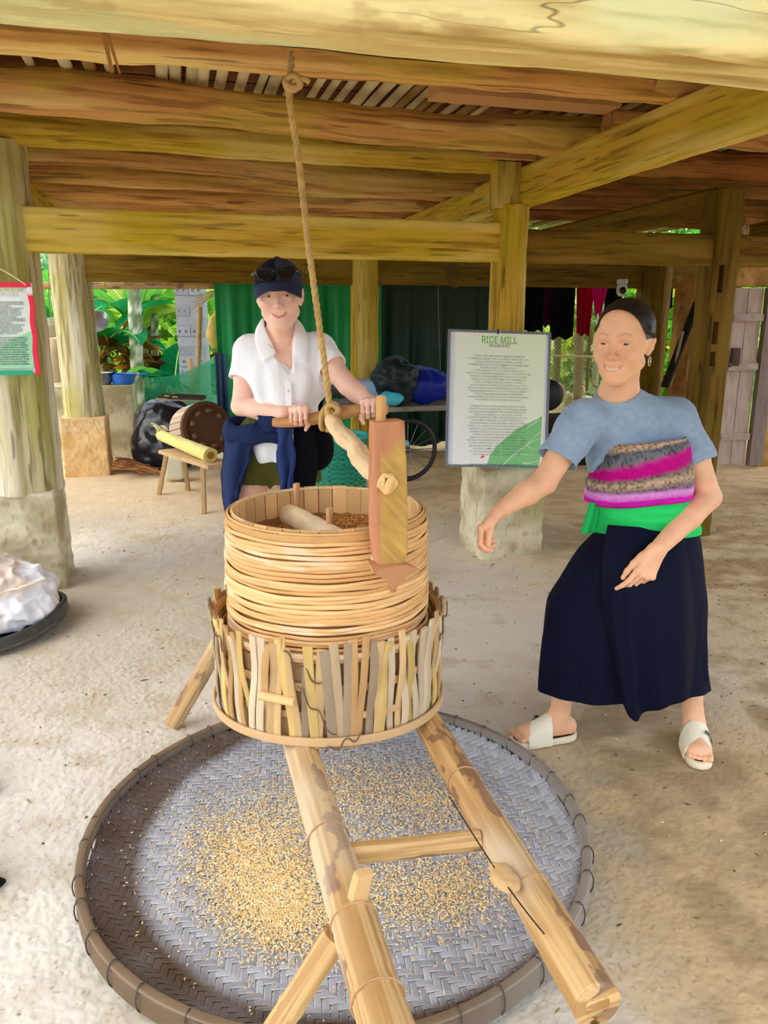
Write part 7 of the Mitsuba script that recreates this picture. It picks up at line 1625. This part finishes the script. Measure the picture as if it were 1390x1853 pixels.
def mortar_poster():
    tr, br = P(57, 512, d=3.90), P(73, 676, d=3.87)
    X = nrm(np.array([.985, .16, 0])); Y = nrm(tr - br); Y = nrm(Y - X * (X @ Y)); N = np.cross(X, Y)
    h = np.linalg.norm(tr - br); w = h * .72; O = (tr + br) / 2 - X * w / 2
    k = 'mortar_poster'; hw, hh = w / 2, h / 2
    def warp(p): return p
    m = sheet(lambda u, v: O + ((u - .5) * w)[..., None] * X + ((v - .5) * h)[..., None] * Y + (.006 * np.sin(u * 7 + v * 3))[..., None] * N, 24, 24, thick=.003)
    q = (m[0] - O) @ Y / hh; t = np.clip(.5 + .5 * q, 0, 1)[:, None]
    add(k + '__sheet', m, 'm_satin', smooth=True, color=S(196, 226, 206) * (1 - t) + S(226, 228, 232) * t); lift = .011
    def ribbon(x0, x1, y0, y1, name, c, wav=0):
        mm = sheet(lambda u, v: O + (x0 + (x1 - x0) * u + wav * np.sin(v * 17) * .4)[..., None] * X + (y0 + (y1 - y0) * v)[..., None] * Y + N * lift, 6, 24, thick=.002); add(sub(k, name), mm, 'm_satin', smooth=True, color=c)
    ribbon(-hw, hw - .004, hh - .022, hh, 'red_border', S(226, 16, 66)); ribbon(hw - .020, hw + .004, -hh - .004, hh - .05, 'red_border', S(222, 20, 62), .008); ribbon(-hw, hw - .03, -hh - .006, -hh + .016, 'green_border', S(16, 160, 120)); ribbon(hw - .020, hw + .002, hh - .06, hh - .02, 'white_corner', S(222, 222, 226))
    leaf = [(hw * .9, -hh * .05), (hw * .2, -hh * .25), (-hw * .3, -hh * .6), (-hw * .5, -hh * .88), (hw * .85, -hh * .88)]
    add(k + '__leaf_print', flat(leaf, O, X, Y, N, .0105), 'm_satin', color=S(150, 206, 170))
    def put(lines, y0, y1, hh_, slant, bold, col, key2, width, right=None):
        ms = []
        for i, t_ in enumerate(lines):
            y = y0 + (y1 - y0) * (i / max(1, len(lines) - 1)); m = line_mesh(t_, hh_, .74, bold, slant); mx = m[0][:, 0].max() * 2
            ms.append(on_board((m[0] * [min(1, width / mx), 1], m[1]), -.012, y, O, X, Y, N, .0118))
        add(k + '__' + key2, cat(ms), 'm_matte', color=col)
    put(['RICE POUNDING MORTAR'], hh * .80, hh * .80, .0215, 0, True, S(176, 186, 120), 'title_lettering', w * .80)
    put(['MORTIER À PILER LE RIZ'], hh * .70, hh * .70, .0170, .15, False, S(150, 160, 160), 'subtitle_lettering', w * .66)
    T1 = ["THE RICE POUNDING MORTAR IS A LARGE STONE MORTAR AND A", "WOODEN PESTLE ON A BEAM. IT IS MOUNTED ON WOODEN POSTS AND SO", "THE PESTLE IS LIFTED WITH A", "FOOT. IT IS USED TO POUND RICE BY STEPPING DOWN ON", "THE BEAM. A WOODEN BEAM CARRIES THE PESTLE", "AND IS PUSHED DOWN WITH ONE FOOT, THEN LET GO", "TO LET THE PESTLE FALL ON THE RICE. TWO PEOPLE", "OFTEN WORK TOGETHER AT THE MORTAR"]
    put(T1 + T1, hh * .56, -hh * .12, .0078, 0, True, S(96, 104, 108), 'body_lettering', w * .80)
    T2 = ["LE MORTIER À PILER LE RIZ EST UN GRAND MORTIER DE PIERRE ET", "UN PILON DE BOIS MONTÉ SUR UNE POUTRE. ON APPUIE AVEC LE PIED", "POUR SOULEVER LE PILON, PUIS ON LE LAISSE RETOMBER", "SUR LE RIZ. DEUX PERSONNES TRAVAILLENT SOUVENT ENSEMBLE"]
    put(T2 * 3, -hh * .22, -hh * .80, .0078, .2, True, S(80, 96, 92), 'french_lettering', w * .82)
    mm, _ = sweep(curve([P(47, 516, d=3.88), P(24, 500, d=3.86), P(-6, 484, d=3.84)], 10), ring(5, .003)); add(k + '__hanging_string', mm, 'm_matte', color=S(230, 220, 190))
    tag(k, 'rice pounding mortar poster in a red taped border, tied to the left post', 'poster')
mortar_poster()
# ---------------------------------------------------------------- sack on its dark tray by the left plinth
st = P(20, 1122, z=.03); st = np.array([-1.98, 3.47, 0]); R_ = .42
for (r_, z, w, h_, c) in ((R_, .045, .012, .055, S(62, 62, 62)), (R_ - .012, .068, .012, .02, S(76, 76, 76)), (R_ + .004, .030, .010, .014, S(84, 80, 74))):
    a = np.arange(110) * 2 * np.pi / 110
    tilt = .0
    m, _ = sweep(np.stack([st[0] + r_ * np.cos(a), st[1] + r_ * np.sin(a), z + .035 * np.clip(np.cos(a - .15), 0, 1) ** 4], 1), rrect(w, h_, .003, 1), up=Z, closed=True)
    add(sub('dark_tray', 'rim_hoop'), m, 'm_satin', smooth=True, color=c * (.6 + .8 * meshkit.fbm(m[0] * 40, 2, 3))[:, None])
m, _ = lathe([(R_ - .01, .055), (R_ - .06, .022), (0, .018), (0, .010), (R_ - .05, .010), (R_, .045)], 60, st); add('dark_tray__woven_base', m, 'm_matte', smooth=40, color=S(50, 48, 46)); tag('dark_tray', 'dark round bamboo tray on the floor under the white sack', 'tray')
sk = Sdf(.008); sc_ = np.array([-1.97, 3.54, 0])
sk.ell(sc_ + [0, .02, .16], (.36, .24, .15), .05); sk.ell(sc_ + [-.12, .04, .26], (.24, .18, .12), .06); sk.ell(sc_ + [.22, -.05, .11], (.16, .17, .085), .05); sk.ell(sc_ + [.02, -.16, .12], (.26, .12, .10), .05)
sk.cone(sc_ + [.0, -.02, .30], sc_ + [.26, .03, .27], .05, .035, .05)
m = sk.mesh(); v = m[0]; nv = np.array(trimesh.Trimesh(v, m[1], process=False).vertex_normals)
cre = np.abs(meshkit.fbm(v * np.array([5, 5, 7]), 2, 4) - .5) * 2; cr2 = np.abs(meshkit.fbm(v * np.array([12, 12, 16]) + 4, 2, 9) - .5) * 2; v = v + nv * (.055 * (.35 - np.clip(cre * 2.2, 0, 1) * .6) + .016 * (.4 - np.clip(cr2 * 2.5, 0, 1)))[:, None]; v[:, 2] = np.maximum(v[:, 2], .024)
tn = np.clip((meshkit.fbm(v * np.array([5, 5, 8]), 3, 12) - .46) * 6, 0, 1)[:, None]
add('white_sack__body', (v, m[1]), 'm_satin', smooth=True, color=S(232, 232, 240) * (1 - tn * .7) + S(206, 178, 150) * tn * .7)
sx_ = np.linspace(-2.36, sk_x - .03, 46) if (sk_x := v[:, 0].max()) else None
seam = []
for x_ in sx_:
    z_ = .145 + .10 * (x_ + 2.36) / .7
    m_ = (np.abs(v[:, 0] - x_) < .022) & (np.abs(v[:, 2] - z_) < .022)
    if m_.any(): seam.append([x_, v[m_, 1].min() - .002, z_])
seam = np.array(seam); seam[:, 1:] += np.random.default_rng(3).normal(0, .002, (len(seam), 2))
m, _ = sweep(seam, ring(6, .009, .005)); add('white_sack__stitching', rough(m, .004, 60, 3), 'm_matte', color=S(226, 214, 190)); tag('white_sack', 'crumpled white woven plastic sack on the dark tray by the left plinth', 'sack')
# ---------------------------------------------------------------- shoes of someone outside the picture, at its left edge
for i, (px, py, ln) in enumerate(((-8, 1600, .30), (-17, 1428, .29))):
    t = P(px, py, z=.03); dr_ = nrm([.93, -.30, 0]); sd = np.array([-dr_[1], dr_[0], 0]); s2 = Sdf(.005)
    s2.chain([t - dr_ * .045, t - dr_ * .13, t - dr_ * .24], [.034, .042, .040], .02); s2.cone(t - dr_ * .22 + Z * .02, t - dr_ * .24 + Z * .09, .042, .044, .02); s2.ell(t * [1, 1, 0] - dr_ * .1 - Z * .06, (.4, .4, .062), .003, op=-1)
    key = num('black_shoe'); add(key + '__upper', s2.mesh(), 'm_satin', smooth=True, color=S(14, 14, 18))
    sp = place(grid_box((.085, .27, .014), .02, .006), t * [1, 1, 0] - dr_ * .14 + Z * .008, sd, dr_, Z); add(key + '__sole', sp, 'm_matte', smooth=30, color=S(20, 18, 18)); tag(key, ('black shoe toe showing at the left edge of the floor, beside the big tray', 'tip of a black shoe at the left edge, level with the leaning frame leg')[i], 'shoe')
